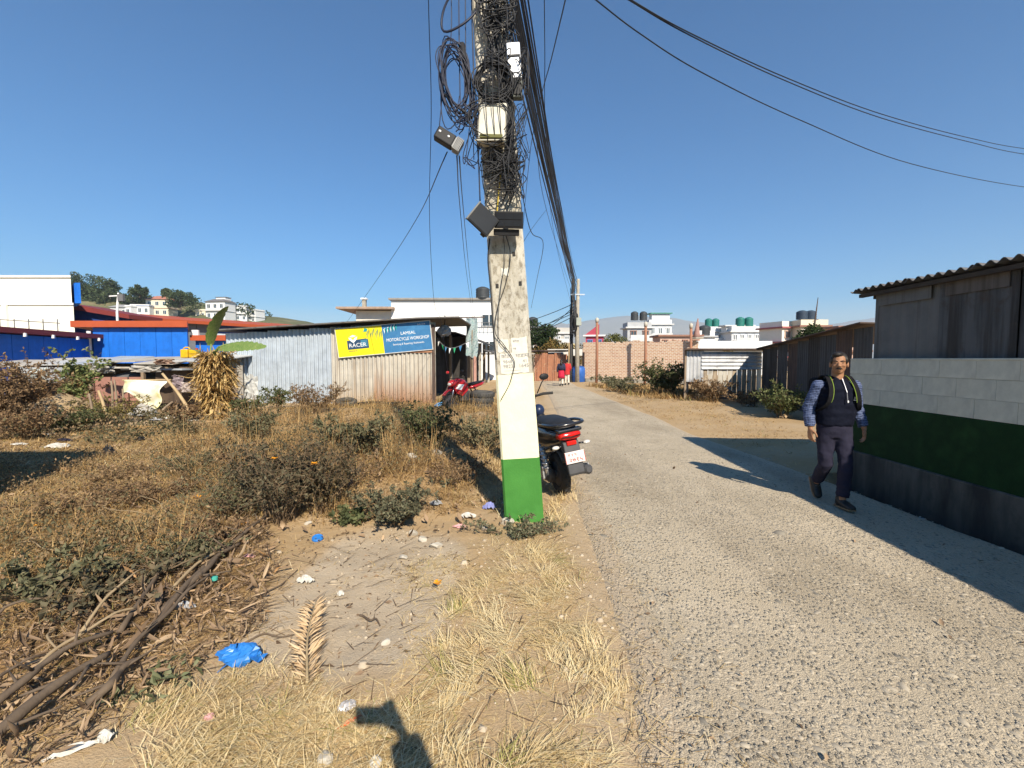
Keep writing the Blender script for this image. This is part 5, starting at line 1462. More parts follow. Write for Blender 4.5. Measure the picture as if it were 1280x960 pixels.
house('town_house', 'pale house with a green roof shelter behind the two-tank house', 825, 84, 28, 405, 3, W1, SL, 2, 3, .8, 0, (), TKB, None, True, (.1, .8, 2.0, M('green roof', (.08, .27, .22), (.06, .2, .17), 2, .6)))
house('town_house', 'low brown-roofed house behind the middle of the brick wall', 850, 58, 50, 419, 2, W4, SLB, 3, 4, .6, 0, (), None, SLB, parapet=False)
house('town_house', 'small white house with black tank just right of the brick wall', 882, 66, 22, 420, 2, W1, W2, 4, 2, .8, 0, [(.0, .9, 1.5, .1)], TKB)
house('town_house', 'white house with two green tanks nearest the right end of the brick wall', 902, 78, 34, 414, 3, W1, SL, 5, 4, .8, 0, [(-.40, .62, 1.5, .8), (-.14, .62, 1.5, .8)], TKG, None, True)
house('town_house', 'white balconied house with two green tanks side by side on its roof', 932, 74, 36, 414, 3, W1, SL, 6, 4, .8, 0, [(-.10, .70, 1.5, .9), (.20, .70, 1.5, .9)], TKG, None, True, (-.1, .9, 0.9, SL))
house('town_house', 'narrow white and grey house with dark red trim under its windows', 985, 62, 34, 409, 3, M('warm white', (.74, .71, .62), (.68, .65, .56), 1.5, .8), M('dark red slab', (.35, .12, .12), (.3, .1, .1)), 7, 2, 1.0, R(18), (), None, W4)
house('town_house', 'cream house with blue glass and two dark tanks beside the narrow white house', 1017, 60, 34, 407, 3, W3, SLB, 8, 2, .8, 0, [(-.32, .7, 1.2, .9), (-.0, .7, 1.2, .9)], M('tank navy', (.03, .05, .08), (.02, .035, .06)), None)
house('town_house', 'brown-roofed house peeking over the lean-to at the far right', 1066, 48, 36, 408, 2, W4, SLB, 9, 2, .8, 0, (), None, None, parapet=False)
house('town_house', 'long white low house just behind the striped shed roof', 915, 46, 100, 436, 1, W1, SL, 10, 6, .2, 0, (), None, None)
house('town_house', 'small red house with blue windows left of the brick wall', 745, 64, 22, 419, 2, W5, W1, 11, 2, .8, R(-12), (), None, M('blue frame', (.10, .22, .5)), parapet=False)
MB().prism([(-4.4, 0), (-2.3, 1.6), (-2.3, 0)], 'Y', -1.2, 1.2).build('roof_slope', W5, [o for o in COL.objects if o.get('label', '').startswith('small red house')][0]).location = (2.9, 0, 5.0)
house('town_house', 'grey and cream concrete house between the far tree and the far pole', 703, 70, 22, 416, 3, M('grey cream', (.48, .46, .42), (.4, .38, .35), 1.5, .85), SL, 12, 2, .8, 0, (), None, None, True)
house('town_house', 'small white house with a pale yellow wall low beside the far pole', 710, 52, 20, 438, 1, M('pale yellow wall', (.62, .54, .32), (.56, .48, .3)), W1, 13, 2, .8, 0, (), None, None)
house('town_house', 'pink brick house showing between the pole and the far tree', 663, 60, 16, 409, 3, W4, SL, 14, 1, 1, 0, [(.2, .7, 1.3, .1)], TKB, None)
tt = thing('antenna_mast', 'tall thin rusty mast rising above the lean-to at the far right', 'mast', (at(1019, 430, 40).x, 40, 0))
MB().tube([(-.25, 0, 0), (-.15, 0, 4.4), (.1, 0, at(1020, 372, 40).z)], [.12, .09, .03], 6).build('pole', RUST, tt); MB().bar((-.3, 0, 5), (.2, 0, 5.2), .05).build('crossbar', RUST, tt)

# lane end: rusty gate, shed fronts, blue drum
def gate():
    p = G(691, 478); t = thing('sheet_gate', 'rusty orange corrugated sheet gate at the far end of the lane', 'gate', (p.x, p.y + 2, 0), R(4))
    og = TIN('orange rust', (.36, .16, .085), (.20, .085, .05), .42, .66, 0, .85, 9, .5, third=(.40, .26, .16))
    for k in range(5):
        mb = MB(); corr(mb, (-1.2 + .5 * k, 0, .02), (1, 0, 0), (0, 0, 1), .48, 2.0 + .1 * (k % 2), .16, .02, 6); mb.build('sheet', og, t, solid=.01)
    MB().box((1.42, -.05, 1.45), (.14, .14, 2.9)).build('gate_post', BAMBOO, t); MB().box((-1.3, -.05, 1.0), (.12, .12, 2.0)).build('gate_post', WOOD, t)
    MB().box((0, 2, 2.3), (3.4, 3.6, .1)).build('roof', RUST, t)
    t = thing('lane_shed', 'dark little shed with boards left of the rusty gate', 'shed', (p.x - 2.4, p.y + 2.6, 0))
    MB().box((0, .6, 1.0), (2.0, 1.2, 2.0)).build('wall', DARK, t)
    for k in range(5): MB().box((-.8 + .4 * k, -.03, .9), (.34, .05, 1.8)).build('board', WOOD, t)
    MB().box((0, .5, 2.06), (2.5, 1.8, .08)).build('roof', GALV_DIRTY, t)
    t = thing('stall', 'open dark stall with a pale awning behind the two walking women', 'stall', (G(713, 478).x + .4, G(713, 478).y + 6, 0))
    MB().box((0, .8, 1.0), (2.6, .1, 2.0)).build('rear_wall', DARK, t); MB().add([(-1.5, -.8, 1.95), (1.5, -.8, 1.95), (1.5, 1.0, 2.5), (-1.5, 1.0, 2.5)], [(0, 1, 2, 3)]).build('awning', M('pale awning', (.6, .57, .48), (.5, .46, .4)), t, solid=.05)
    for x in (-1.3, 1.3): MB().box((x, -.6, 1.0), (.1, .1, 2.0)).build('post', WOOD, t)
    MB().box((0, .0, .45), (2.2, .7, .9)).build('counter', M('counter red', (.35, .10, .08), (.2, .08, .07)), t)
    q = G(728, 478); t = thing('blue_drum', 'blue plastic drum standing beside the far pole', 'drum', (q.x - .2, q.y + .5, 0))
    MB().tube([(0, 0, 0), (0, 0, .05), (0, 0, .45), (0, 0, .5), (0, 0, 1.0), (0, 0, 1.12)], [.42, .46, .46, .48, .46, .38], 14).build('body', M('drum blue', (.03, .12, .42), (.02, .09, .33), 3, .5), t, smooth=True); MB().tube([(0, 0, 1.1), (0, 0, 1.18)], .3, 12).build('lid', M('drum lid', (.02, .06, .2)), t)
gate()

# hills with woods and houses
FOL_FAR = VM('far foliage', [(.030, .05, .022), (.05, .075, .03), (.075, .10, .045), (.10, .115, .05)], .15)
FOL_DARK = VM('dark foliage', [(.018, .032, .012), (.035, .058, .02), (.06, .085, .03), (.10, .12, .045)], .2)
FOL_AUT = VM('browning foliage', [(.07, .045, .015), (.16, .10, .03), (.24, .16, .05), (.12, .13, .04)], .25)
BARK = M('bark', (.13, .10, .07), (.08, .06, .045), 6, .9, .5, 30, stretch=(3, 3, .7))
HILL_PX = [(-600, 330), (-200, 340), (40, 352), (88, 356), (110, 358), (150, 366), (175, 378), (215, 378), (250, 376), (285, 384), (330, 391), (380, 398), (420, 407), (470, 430), (540, 447)]
def hills():
    Y0 = 330; mb_v = []; xs = np.arange(-600, 541, 12); rows = 16
    top = np.interp(xs, [p[0] for p in HILL_PX], [p[1] for p in HILL_PX])
    V = []
    for j in range(rows):
        f = j / (rows - 1)
        for i, px in enumerate(xs):
            p = at(px, top[i], Y0); h = p.z
            s = math.sin(min(1, f * 1.6) * math.pi / 2) if f < .625 else math.cos((f - .625) / .375 * math.pi / 2)
            yy = Y0 - 110 + 200 * f
            V.append((p.x * (yy / Y0 if f < 1 else 1), yy, max(-.5, h * s + (fbm(np.array([px * .04]), np.array([f * 6]), 51)[0] - .5) * 5 * min(1, h / 20)) - .5))
    n = len(xs); F = [(j * n + i, j * n + i + 1, (j + 1) * n + i + 1, (j + 1) * n + i) for j in range(rows - 1) for i in range(n - 1)]
    o = np_mesh('hill', V, F, M('hill scrub', (.14, .13, .055), (.09, .10, .045), .04, .95, c3=(.24, .19, .10)), smooth=True); tag(o, 'wooded hill with houses beyond the blue hall', kind='structure')
hills()
def hill_top(px): return float(np.interp(px, [p[0] for p in HILL_PX], [p[1] for p in HILL_PX]))
hw = []
rr = random.Random(5)
for k in range(70):
    px = rr.uniform(84, 335) if k > 26 else rr.uniform(84, 158); 
    py = hill_top(px) + rr.uniform(0, 30) * (1.0 if px < 160 else .6); Y = rr.uniform(285, 322)
    hw.append((at(px, py, Y), rr.uniform(3.5, 6.5)))
parts = []
for c, r_ in hw:
    n = 380; d = unit(nr.normal(size=(n, 3))); P = np.array(c) + d * (r_ * nr.random(n) ** .4)[:, None] * np.array([1.1, 1.1, .85])
    D = unit(d + nr.normal(size=(n, 3))); L = nr.uniform(.7, 1.6, n); parts.append(leaves(P, D, L, L * .8, np.clip(rr.uniform(.2, .7) + nr.normal(0, .15, n), 0, 1)))
tag(np_mesh('woods', *merge(parts)[:2], FOL_FAR, merge(parts)[2]), 'woods covering the far hill', kind='stuff')
for k, (px, py, h, cr, sd, lb) in enumerate([(120, 388, 24, 11, 1, 'broad dark tree crowning the left of the hill beside the cream building'), (100, 388, 25, 10, 2, 'tall dark tree rising directly over the cream building corner'), (140, 390, 20, 9, 3, 'rounded tree at the right end of the dark hilltop clump'),
        (169, 382, 11, 7, 4, 'small round tree behind the white mast'), (208, 382, 10, 5, 5, 'tree on the hill just right of the pink-roofed house'), (226, 388, 12, 8, 6, 'bushy tree on the hill between the pink-roofed house and the white houses'), (175, 372, 7, 4, 7, 'flat-topped tree on the skyline above the small round tree')]):
    p = at(px, py, 300 - 6 * k); tree('hill_tree', lb, p, h, cr, h * .25, 2600, 1.0, FOL_FAR, BARK, sd, 'trees on the far hill', 22, .5)
PINK = M('pink roof', (.42, .18, .13), (.34, .15, .11), 2, .7)
for k, (px, Y, w, top, fl, wl, sb, win, rm, lb, base) in enumerate([
        (198, 270, 26, 374, 2, W3, PINK, 3, PINK, 'pink-roofed cream house standing on the far hill', 392), (150, 262, 20, 384, 1, W2, SL, 2, M('grey roof', (.3, .3, .3)), 'grey arched house low on the hill behind the mast', 392),
        (176, 265, 22, 382, 1, W1, M('blue slab', (.05, .12, .35)), 3, None, 'long blue and white house below the small round tree', 390), (163, 262, 10, 383, 1, W1, SL, 1, None, 'tiny white house between the mast and the blue-white house', 392),
        (272, 275, 26, 377, 2, W1, SL, 3, M('dark hip roof', (.16, .15, .15)), 'white tiered house with dark hip roof on the hill end', 396), (297, 285, 20, 383, 2, W1, SL, 3, None, 'white storeyed house right of the dark hip-roofed house', 398), (313, 290, 22, 388, 2, W1, SL, 3, None, 'farthest right low white house on the hill end', 400), (252, 278, 12, 388, 1, W3, SL, 2, None, 'small cream house left of the dark hip-roofed house', 397)]):
    z0 = at(px, base + 4, Y).z
    house('hill_house', lb, px, Y, w, top, fl, wl, sb, 40 + k, win, .7, rr.uniform(-.3, .3), (), None, None, k in (4, 5, 6), None if k != 4 else (.1, .5, 3, M('dark hip roof', (.16, .15, .15))), z0, rm is None, roofmat=rm, group='houses on the far hill')

def mountains():
    Y0 = 6500; pts = [(-900, 425), (-300, 418), (300, 420), (560, 422), (660, 412), (730, 400), (790, 393), (850, 396), (905, 404), (970, 411), (1030, 406), (1100, 396), (1180, 384), (1300, 376), (1500, 384), (1900, 392)]
    xs = np.arange(-260, 1541, 10); top = np.interp(xs, [p[0] for p in pts], [p[1] for p in pts]) + 5 * (fbm(xs * .03, xs * 0, 61) - .5)
    V = []; rows = 8
    for j in range(rows):
        f = j / (rows - 1)
        for i, px in enumerate(xs):
            p = at(px, top[i], Y0); s = math.sin(min(1, f * 1.4) * math.pi / 2) if f < .715 else math.cos((f - .715) / .285 * math.pi / 2)
            V.append((p.x, Y0 - 1300 + 2200 * f, max(-2, p.z * s * (1 + .25 * (fbm(np.array([px * .05]), np.array([f * 5.]), 63)[0] - .5) * (f < .7)))))
    n = len(xs); F = [(j * n + i, j * n + i + 1, (j + 1) * n + i + 1, (j + 1) * n + i) for j in range(rows - 1) for i in range(n - 1)]
    o = np_mesh('mountain', V, F, M('mountain', (.16, .16, .13), (.22, .21, .17), .004, 1.0), smooth=True); tag(o, 'faint mountain ridge in the haze along the horizon', kind='structure')
mountains()

tree('lane_tree', 'dense dark green tree standing over the end of the lane right of the pole', (at(681, 470, 46).x - .4, 47, 0), 5.6, 2.5, 1.6, 7000, .24, FOL_DARK, BARK, 21, None, 30, .2)
tree('lane_tree', 'browning tree behind the rusty gate roof', (at(697, 460, 44).x, 42, 0), 3.4, 2.2, 1.0, 4200, .20, FOL_AUT, BARK, 22, None, 22, .12)
tree('wall_tree', 'small bushy tree behind the brick wall left part', (at(768, 430, 45).x, 45, 0), 4.2, 1.5, 1.6, 3200, .18, VM('olive foliage', [(.06, .075, .02), (.12, .13, .035), (.2, .19, .06)], .2), BARK, 23, None, 20, .1)
tree('roof_tree', 'green tree showing over the lean-to beside the rusty mast', (at(1022, 430, 36).x, 36, 0), 4.35, 1.7, 1.6, 4000, .2, FOL_DARK, BARK, 24, None, 22, .12)
tree('wall_tree', 'small tree in front of the white houses over the striped shed', (at(897, 430, 34).x, 33, 0), 2.75, .8, 1.3, 1500, .14, FOL_AUT, BARK, 25, None, 14, .06)
tp = []
for k in range(160):                  # distant town trees, one low mass
    px = rr.uniform(-100, 1400); Y = rr.uniform(90, 210); p = at(px, 449, Y); r_ = rr.uniform(1.2, 2.6)
    n = 110; d = unit(nr.normal(size=(n, 3))); P = np.array([p.x, Y, r_ * .9]) + d * (r_ * nr.random(n) ** .4)[:, None]
    L = nr.uniform(.4, .9, n); tp.append(leaves(P, unit(d + nr.normal(size=(n, 3))), L, L * .8, np.clip(rr.uniform(.2, .8) + nr.normal(0, .15, n), 0, 1)))
v, f, a = merge(tp); tag(np_mesh('treeline', v, f, FOL_FAR, a), 'low line of distant trees among the houses', kind='stuff')
# ------------------------------------------------------------------ people
SKIN = M('skin', (.36, .185, .10), (.29, .145, .078), 9, .6, spec=.35, c3=(.40, .21, .115))
HAIR = M('black hair', (.012, .010, .009), (.022, .018, .016), 30, .55, .4, 120)
def plaid(name, a, b_, c, s=16):
    m, nt, b = _new(name)
    tc = nt.nodes.new('ShaderNodeTexCoord')
    col = None; fac = []
    for ax in ('X', 'Z'):
        w = nt.nodes.new('ShaderNodeTexWave'); w.wave_type = 'BANDS'; w.bands_direction = ax; w.inputs['Scale'].default_value = s; w.inputs['Distortion'].default_value = 4.5; w.inputs['Detail'].default_value = 3
        nt.links.new(tc.outputs['Object'], w.inputs[0]); fac.append(w.outputs['Fac'])
    r = _ramp(nt, [a, b_], [.35, .65]); nt.links.new(fac[0], r.inputs[0])
    r2 = _ramp(nt, [(0, 0, 0), (1, 1, 1)], [.45, .7]); nt.links.new(fac[1], r2.inputs[0])
    col = _mix(nt, r2.outputs[0], r.outputs[0], c)
    n = _noise(nt, 55, 3); r3 = _ramp(nt, [(.6, .6, .6), (1, 1, 1)], [.4, .6]); nt.links.new(n.outputs['Fac'], r3.inputs[0])
    col = _mix(nt, .8, col, r3.outputs[0], 'MULTIPLY')
    nt.links.new(col, b.inputs['Base Color']); b.inputs['Roughness'].default_value = .85
    return m
def taper(mb, pts, rs, n=12):
    """limb: round-ended tapering tube"""
    P = [Vector(p) for p in pts]
    mb.tube(P, rs, n); mb.ball(P[0], rs[0], 10, 7); mb.ball(P[-1], rs[-1], 10, 7)
    return mb
def hand(mb, wrist, d, palm_n, side, s=1.0, curl=.5):
    """hand from the wrist along d; palm_n faces out of the palm; side points to the thumb"""
    w = Vector(wrist); d = Vector(d).normalized(); sd = Vector(side); sd = (sd - d * sd.dot(d)).normalized(); pn = Vector(palm_n); pn = (pn - d * pn.dot(d) - sd * pn.dot(sd)).normalized()
    mb.tube([w - d * .02, w + d * .02, w + d * .055, w + d * .088], [.026 * s, .030 * s, .037 * s, .036 * s], 10, flat=.55) if False else None
    m = Matrix((sd, pn, d)).transposed()
    mb.ball(w + d * .05 * s, (.040 * s, .016 * s, .055 * s), 12, 8, m)
    mb.ball(w + d * .015 * s, (.028 * s, .020 * s, .035 * s), 10, 7, m)
    for k, (o, L) in enumerate([(.028, .072), (.010, .080), (-.009, .074), (-.027, .058)]):
        b0 = w + d * .088 * s + sd * o * s; ang = curl * (1 + .12 * k)
        p = b0; pts = [b0 - d * .02 * s]; dd = d + sd * (.10 * (1.4 - k)); a = 0
        for i in range(3):
            a += ang * [.35, .6, .5][i]
            dr = (dd.normalized() * math.cos(a) + pn * math.sin(a)).normalized(); pts.append(p); p = p + dr * L * s * [.42, .32, .26][i]
        pts.append(p)
        taper(mb, pts, [.0095 * s, .0098 * s, .0090 * s, .0080 * s, .0066 * s], 8)
    t0 = w + d * .025 * s + sd * .026 * s; t1 = t0 + (d * .6 + sd * .75 + pn * .25).normalized() * .038 * s; t2 = t1 + (d * .9 + sd * .25 + pn * .35).normalized() * .028 * s; t3 = t2 + (d + pn * .4).normalized() * .022 * s
    taper(mb, [t0, t1, t2, t3], [.013 * s, .012 * s, .0105 * s, .008 * s], 8)
def folds(ob, size, strength, seed=0):
    """cloth folds: a procedural cloud height on the garment"""
    tx = bpy.data.textures.get('folds%d' % int(size * 1000)) or bpy.data.textures.new('folds%d' % int(size * 1000), 'CLOUDS'); tx.noise_scale = size; tx.noise_depth = 2; tx.noise_type = 'SOFT_NOISE'
    q = ob.modifiers.new('folds', 'DISPLACE'); q.texture = tx; q.strength = strength; q.mid_level = .5
    return ob
def bez(a, b, c, n=6): return [a * (1 - t) ** 2 + b * 2 * t * (1 - t) + c * t * t for t in [i / n for i in range(n + 1)]]

def person(name, label, loc, rz, pose, look, s=1.0, group=None, hands=True, detail=True, cat='person'):
    """facing -Y; pose: joints in metres for a 1.68 m adult; look: garments and colours"""
    t = thing(name, label, cat, loc, rz, group); t.scale = (s, s, s)
    J = {k: Vector(v) for k, v in pose.items()}
    hy = pose.get('head_turn', 0.0) if not isinstance(pose.get('head_turn', 0.0), tuple) else 0
    hc = J['head']; HM = Matrix.Rotation(look.get('turn', 0.0), 3, 'Z') @ Matrix.Rotation(look.get('nod', 0.0), 3, 'X')
    body = MB()
    # trunk under the clothes
    body.ell([(J['hip'] + Vector((0, 0, -.10)), .10, .075), (J['hip'], .145, .095), (J['hip'] + Vector((0, 0, .10)), .135, .09), (J['chest'] + Vector((0, 0, -.16)), .140, .095), (J['chest'], .160, .105), (J['chest'] + Vector((0, 0, .10)), .150, .09), (J['neck'] + Vector((0, 0, -.035)), .085, .065), (J['neck'], .056, .058)], 16)
    body.tube([J['neck'] - Vector((0, 0, .03)), J['neck'] + Vector((0, -.005, .04)), hc + Vector((0, .015, -.06))], [.060, .056, .057], 12)
    for sd in ('l', 'r'):
        sh, el, wr = J['sh_' + sd], J['el_' + sd], J['wr_' + sd]
        taper(body, bez(sh, sh.lerp(el, .5), el, 3) + bez(el, el.lerp(wr, .5), wr, 3)[1:], [.050, .046, .042, .039, .037, .031, .025])
        d = J.get('hd_' + sd, wr - el)
        side = J.get('th_' + sd, Vector((0, -1, 0))); pn = J.get('pn_' + sd, Vector((-1 if sd == 'l' else 1, 0, 0)))
        hand(body, wr, d, pn, side, 1.0, look.get('curl', .55))
        hp, kn, an = J['hp_' + sd], J['kn_' + sd], J['an_' + sd]
        taper(body, [hp, hp.lerp(kn, .5), kn, kn.lerp(an, .35), an], [.078, .066, .052, .050, .036])
    # head
    def h(x, y, z): return hc + HM @ Vector((x, y, z))
    body.ball(h(0, .012, .035), (.074, .092, .088), 16, 12, HM)
    body.ball(h(0, -.018, -.030), (.063, .070, .080), 14, 10, HM)
    body.ball(h(0, -.045, -.085), (.036, .034, .028), 10, 8, HM)
    body.ball(h(0, -.070, -.005), (.052, .022, .045), 10, 8, HM)
    for q in (-1, 1):
        body.ball(h(q * .077, .018, -.008), (.011, .022, .034), 8, 8, HM)
        body.ball(h(q * .038, -.066, -.022), (.022, .018, .020), 8, 6, HM)
        body.ball(h(q * .030, -.082, .020), (.024, .010, .010), 8, 6, HM)
    body.tube([h(0, -.085, .012), h(0, -.100, -.012), h(0, -.112, -.034)], [.010, .013, .018], 8)
    body.ball(h(0, -.100, -.036), (.020, .014, .011), 8, 6, HM)
    body.ball(h(0, -.086, -.066), (.024, .011, .006), 8, 6, HM); body.ball(h(0, -.084, -.077), (.020, .011, .006), 8, 6, HM)
    ob = body.build('body', SKIN, t, smooth=True, remesh=.0065 if detail else .016, smth=3)
    if detail:
        for q in (-1, 1):
            MB().ball(h(q * .031, -.078, .004), (.010, .007, .0042), 10, 8, HM).build('eye', M('eye white', (.34, .28, .24)), t, smooth=True)
            MB().ball(h(q * .031, -.0855, .004), (.0055, .003, .0055), 8, 6, HM).build('iris', M('iris', (.012, .008, .006)), t.children[-1], smooth=True)
            MB().tube([h(q * .012, -.090, .022), h(q * .032, -.093, .028), h(q * .052, -.080, .022)], [.004, .006, .003], 6).build('eyebrow', HAIR, t, smooth=True)
        if look.get('moustache'):
            MB().tube([h(-.030, -.088, -.062), h(-.012, -.102, -.052), h(.012, -.102, -.052), h(.030, -.088, -.062)], [.004, .008, .008, .004], 7).build('moustache', HAIR, t, smooth=True)
    hr = MB()
    hr.ball(h(0, .024, .050), (.082, .092, .088), 16, 12, HM); hr.ball(h(0, .055, -.005), (.074, .058, .075), 14, 10, HM)
    for q in (-1, 1): hr.ball(h(q * .066, -.012, .040), (.016, .040, .045), 10, 8, HM)
    if look.get('long'): hr.tube([h(0, .07, 0), h(0, .11, -.15), h(0, .12, -.35)], [.07, .085, .04], 10)
    else: hr.ball(h(-.02, -.045, .098), (.05, .045, .03), 12, 8, HM)
    hr.build('hair', look.get('hair', HAIR), t, smooth=True, remesh=.009 if detail else .02, smth=2)
    # trousers
    tr = MB(); c = look['trousers']
    tr.ell([(J['hip'] + Vector((0, 0, .11)), .158, .115), (J['hip'] + Vector((0, 0, .02)), .172, .125), (J['hip'] + Vector((0, 0, -.10)), .165, .12), (J['hip'] + Vector((0, 0, -.17)), .13, .10)], 18)
    wd = look.get('leg_w', 1.0)
    for sd in ('l', 'r'):
        hp, kn, an = J['hp_' + sd], J['kn_' + sd], J['an_' + sd]
        low = an + (kn - an).normalized() * look.get('cuff', .035)
        tr.tube([hp + Vector((0, 0, .02)), hp.lerp(kn, .25), hp.lerp(kn, .55), hp.lerp(kn, .85), kn, kn.lerp(low, .2), kn.lerp(low, .5), kn.lerp(low, .8), low], [q * wd for q in (.098, .096, .088, .080, .077, .077, .073, .069, .066)], 14)
        for q in range(3): tr.torus(kn.lerp(low, .62 + .14 * q), .066 * wd, .010, 'Z', 14, 6)
    tr.ball(J['hip'] + Vector((0, 0, -.16)), (.10, .085, .08), 12, 8)
    o_ = tr.build('trousers', c, t, smooth=True, remesh=.011 if detail else .02, smth=2)
    if detail: folds(o_, .085, .024)
    # top
    if look.get('shirt'):
        st = MB()
        for sd in ('l', 'r'):
            sh, el, wr = J['sh_' + sd], J['el_' + sd], J['wr_' + sd]
            e = wr + (el - wr).normalized() * .02
            st.tube([sh + (sh - el).normalized() * .02, sh.lerp(el, .3), sh.lerp(el, .7), el, el.lerp(e, .4), el.lerp(e, .8), e], [q_ * look.get('sleeve', 1) for q_ in (.068, .066, .062, .060, .057, .051, .048)], 12); st.ball(sh, (.072, .068, .068), 12, 8)
            for q in (.35, .6, .85): st.torus(sh.lerp(el, q), .060, .008, 'Z', 12, 6)
            for q in (.25, .5): st.torus(el.lerp(e, q), .055, .007, 'Z', 12, 6)
        if look.get('shirt_body'): st.ell([(J['hip'] + Vector((0, 0, look['shirt_body'])), .19 if look['shirt_body'] < -.1 else .175, .15), (J['hip'] + Vector((0, 0, .05)), .172, .13), (J['chest'] + Vector((0, 0, -.16)), .165, .125), (J['chest'], .185, .128), (J['chest'] + Vector((0, 0, .10)), .170, .105), (J['neck'] + Vector((0, 0, -.03)), .095, .08), (J['neck'] + Vector((0, 0, .01)), .07, .07)], 18)
        o_ = st.build('shirt', look['shirt'], t, smooth=True, remesh=.010 if detail else .018, smth=2)
        if detail: folds(o_, .05, .022)
    if look.get('vest'):
        v = MB()
        z0 = J['hip'].z - .03; ch = J['chest']; n_ = J['neck']
        rows = [(z0, .172, .130), (z0 + .06, .180, .138)]
        k = 0; z = z0 + .10
        while z < ch.z + .08:
            b_ = .178 + .006 * (k % 2) + .012 * min(1, (z - z0) / .3); rows.append((z, b_, .136 + .007 * (k % 2))); z += .045; k += 1
        rows += [(ch.z + .09, .180, .120), (n_.z - .065, .128, .096), (n_.z - .03, .080, .076)]
        v.ell([((J['hip'].x + (ch.x - J['hip'].x) * min(1, max(0, (z - z0) / .4)), J['hip'].y + (ch.y - J['hip'].y) * min(1, max(0, (z - z0) / .4)), z), a, b_) for z, a, b_ in rows], 24, power=2.5)
        v.tube([n_ + Vector((.0, .012, -.05)), n_ + Vector((0, .016, .012))], [.082, .073], 16)
        folds(v.build('vest', look['vest'], t, smooth=True, remesh=.010, smth=2), .06, .016)
        y = ch.y - .150
        zp = MB(); zp.tube([(n_.x + .006, n_.y - .080, n_.z - .01), (ch.x + .008, y + .022, ch.z + .10), (ch.x + .012, y - .008, ch.z + .04), (ch.x + .02, y - .012, ch.z - .05)], .004, 6)
        zp.build('zip', M('zip metal', (.45, .46, .5), (.3, .3, .34), 30, .35, metal=.5), t)
        MB().ball((ch.x + .022, y - .016, ch.z - .06), (.008, .005, .014), 8, 6).build('zip_pull', WHT, t)
        lg = MB()
        for q in range(3): lg.box((ch.x + .115, y + .030, ch.z - .015 - .016 * q), (.05 - .012 * (q % 2), .006, .008), -.35)
        lg.ball((ch.x + .148, y + .046, ch.z - .024), (.012, .006, .014), 8, 6)
        lg.build('chest_logo', WHT, t)
    if look.get('skirt'):
        k = MB(); k.ell([(J['hip'] + Vector((0, 0, .12)), .16, .12), (J['hip'], .19, .15), (J['hip'] + Vector((0, 0, -.25)), .21, .19), (J['hip'] + Vector((0, 0, look.get('hem', -.45))), .24, .22)], 16); k.build('kurta', look['skirt'], t, smooth=True)
    if look.get('shawl'):
        k = MB(); k.ell([(J['chest'] + Vector((0, 0, -.22)), .21, .16), (J['chest'], .225, .16), (J['chest'] + Vector((0, 0, .12)), .18, .13), (J['neck'] + Vector((0, .01, .02)), .085, .085)], 16); k.build('shawl', look['shawl'], t, smooth=True)
    # shoes
    for sd in ('l', 'r'):
        an = J['an_' + sd]; fd = J.get('ft_' + sd, Vector((0, -1, 0))).normalized(); up = Vector((0, 0, 1)); up = (up - fd * up.dot(fd)).normalized(); lat = fd.cross(up)
        m = Matrix((lat, fd, up)).transposed()
        sh = MB(); sh.ell([((0, -.075, -.035), .028, .030), ((0, -.05, -.022), .040, .048), ((0, .03, -.030), .043, .042), ((0, .10, -.042), .048, .030), ((0, .155, -.048), .042, .022), ((0, .178, -.052), .022, .012)], 12, axis='Y', power=2.4)
        sh.tube([(0, -.02, -.02), (0, -.025, .045)], [.046, .044], 12)
        sh.xf(Matrix.Translation(an) @ m.to_4x4()); sh.build('shoe', look['shoe'], t, smooth=True, remesh=.009 if detail else .016, smth=1)
        so = MB(); so.prism([(-.03, -.088), (.03, -.088), (.041, .0), (.048, .10), (.037, .16), (0, .178), (-.037, .16), (-.048, .10), (-.041, 0)], 'Z', -.078, -.062); so.xf(Matrix.Translation(an) @ m.to_4x4())
        so.build('sole', look.get('sole', BLACKP), t.children[-1])
        if detail:
            lc = MB()
            for q in range(3): lc.box((0, .02 + .028 * q, .012 - .012 * q), (.05, .007, .008))
            lc.xf(Matrix.Translation(an) @ m.to_4x4()); lc.build('lace', look.get('lace', CABLE_G), t.children[-1] if False else [c_ for c_ in t.children if c_.name.startswith('shoe')][-1])
    return t

man_pose = dict(hip=(0, 0, .93), chest=(.005, -.015, 1.235), neck=(.0, -.02, 1.43), head=(-.004, -.050, 1.580),
    sh_r=(-.176, -.005, 1.335), el_r=(-.240, .05, 1.09), wr_r=(-.245, -.005, .860), hd_r=(-.02, -.10, -1), th_r=(.25, -1, 0), pn_r=(1, .3, 0),
    sh_l=(.180, -.005, 1.335), el_l=(.250, .05, 1.09), wr_l=(.280, -.04, .870), hd_l=(.0, -.12, -1), th_l=(-.3, -1, 0), pn_l=(-1, .3, 0),
    hp_r=(-.085, .01, .87), kn_r=(-.075, .0, .46), an_r=(-.035, .23, .19), ft_r=(.0, -.55, -.8),
    hp_l=(.085, -.01, .87), kn_l=(.070, -.11, .475), an_l=(.035, -.13, .085), ft_l=(.08, -1, .06))
p = G(1046, 637)
MANP = Vector((p.x + .035, p.y + .14, .018))
NAVYV = M('navy padded nylon', (.006, .007, .014), (.009, .011, .021), 14, .85, .3, 40, spec=.06)
TROU = M('navy twill', (.010, .0098, .024), (.016, .015, .034), 10, .9, .4, 90)
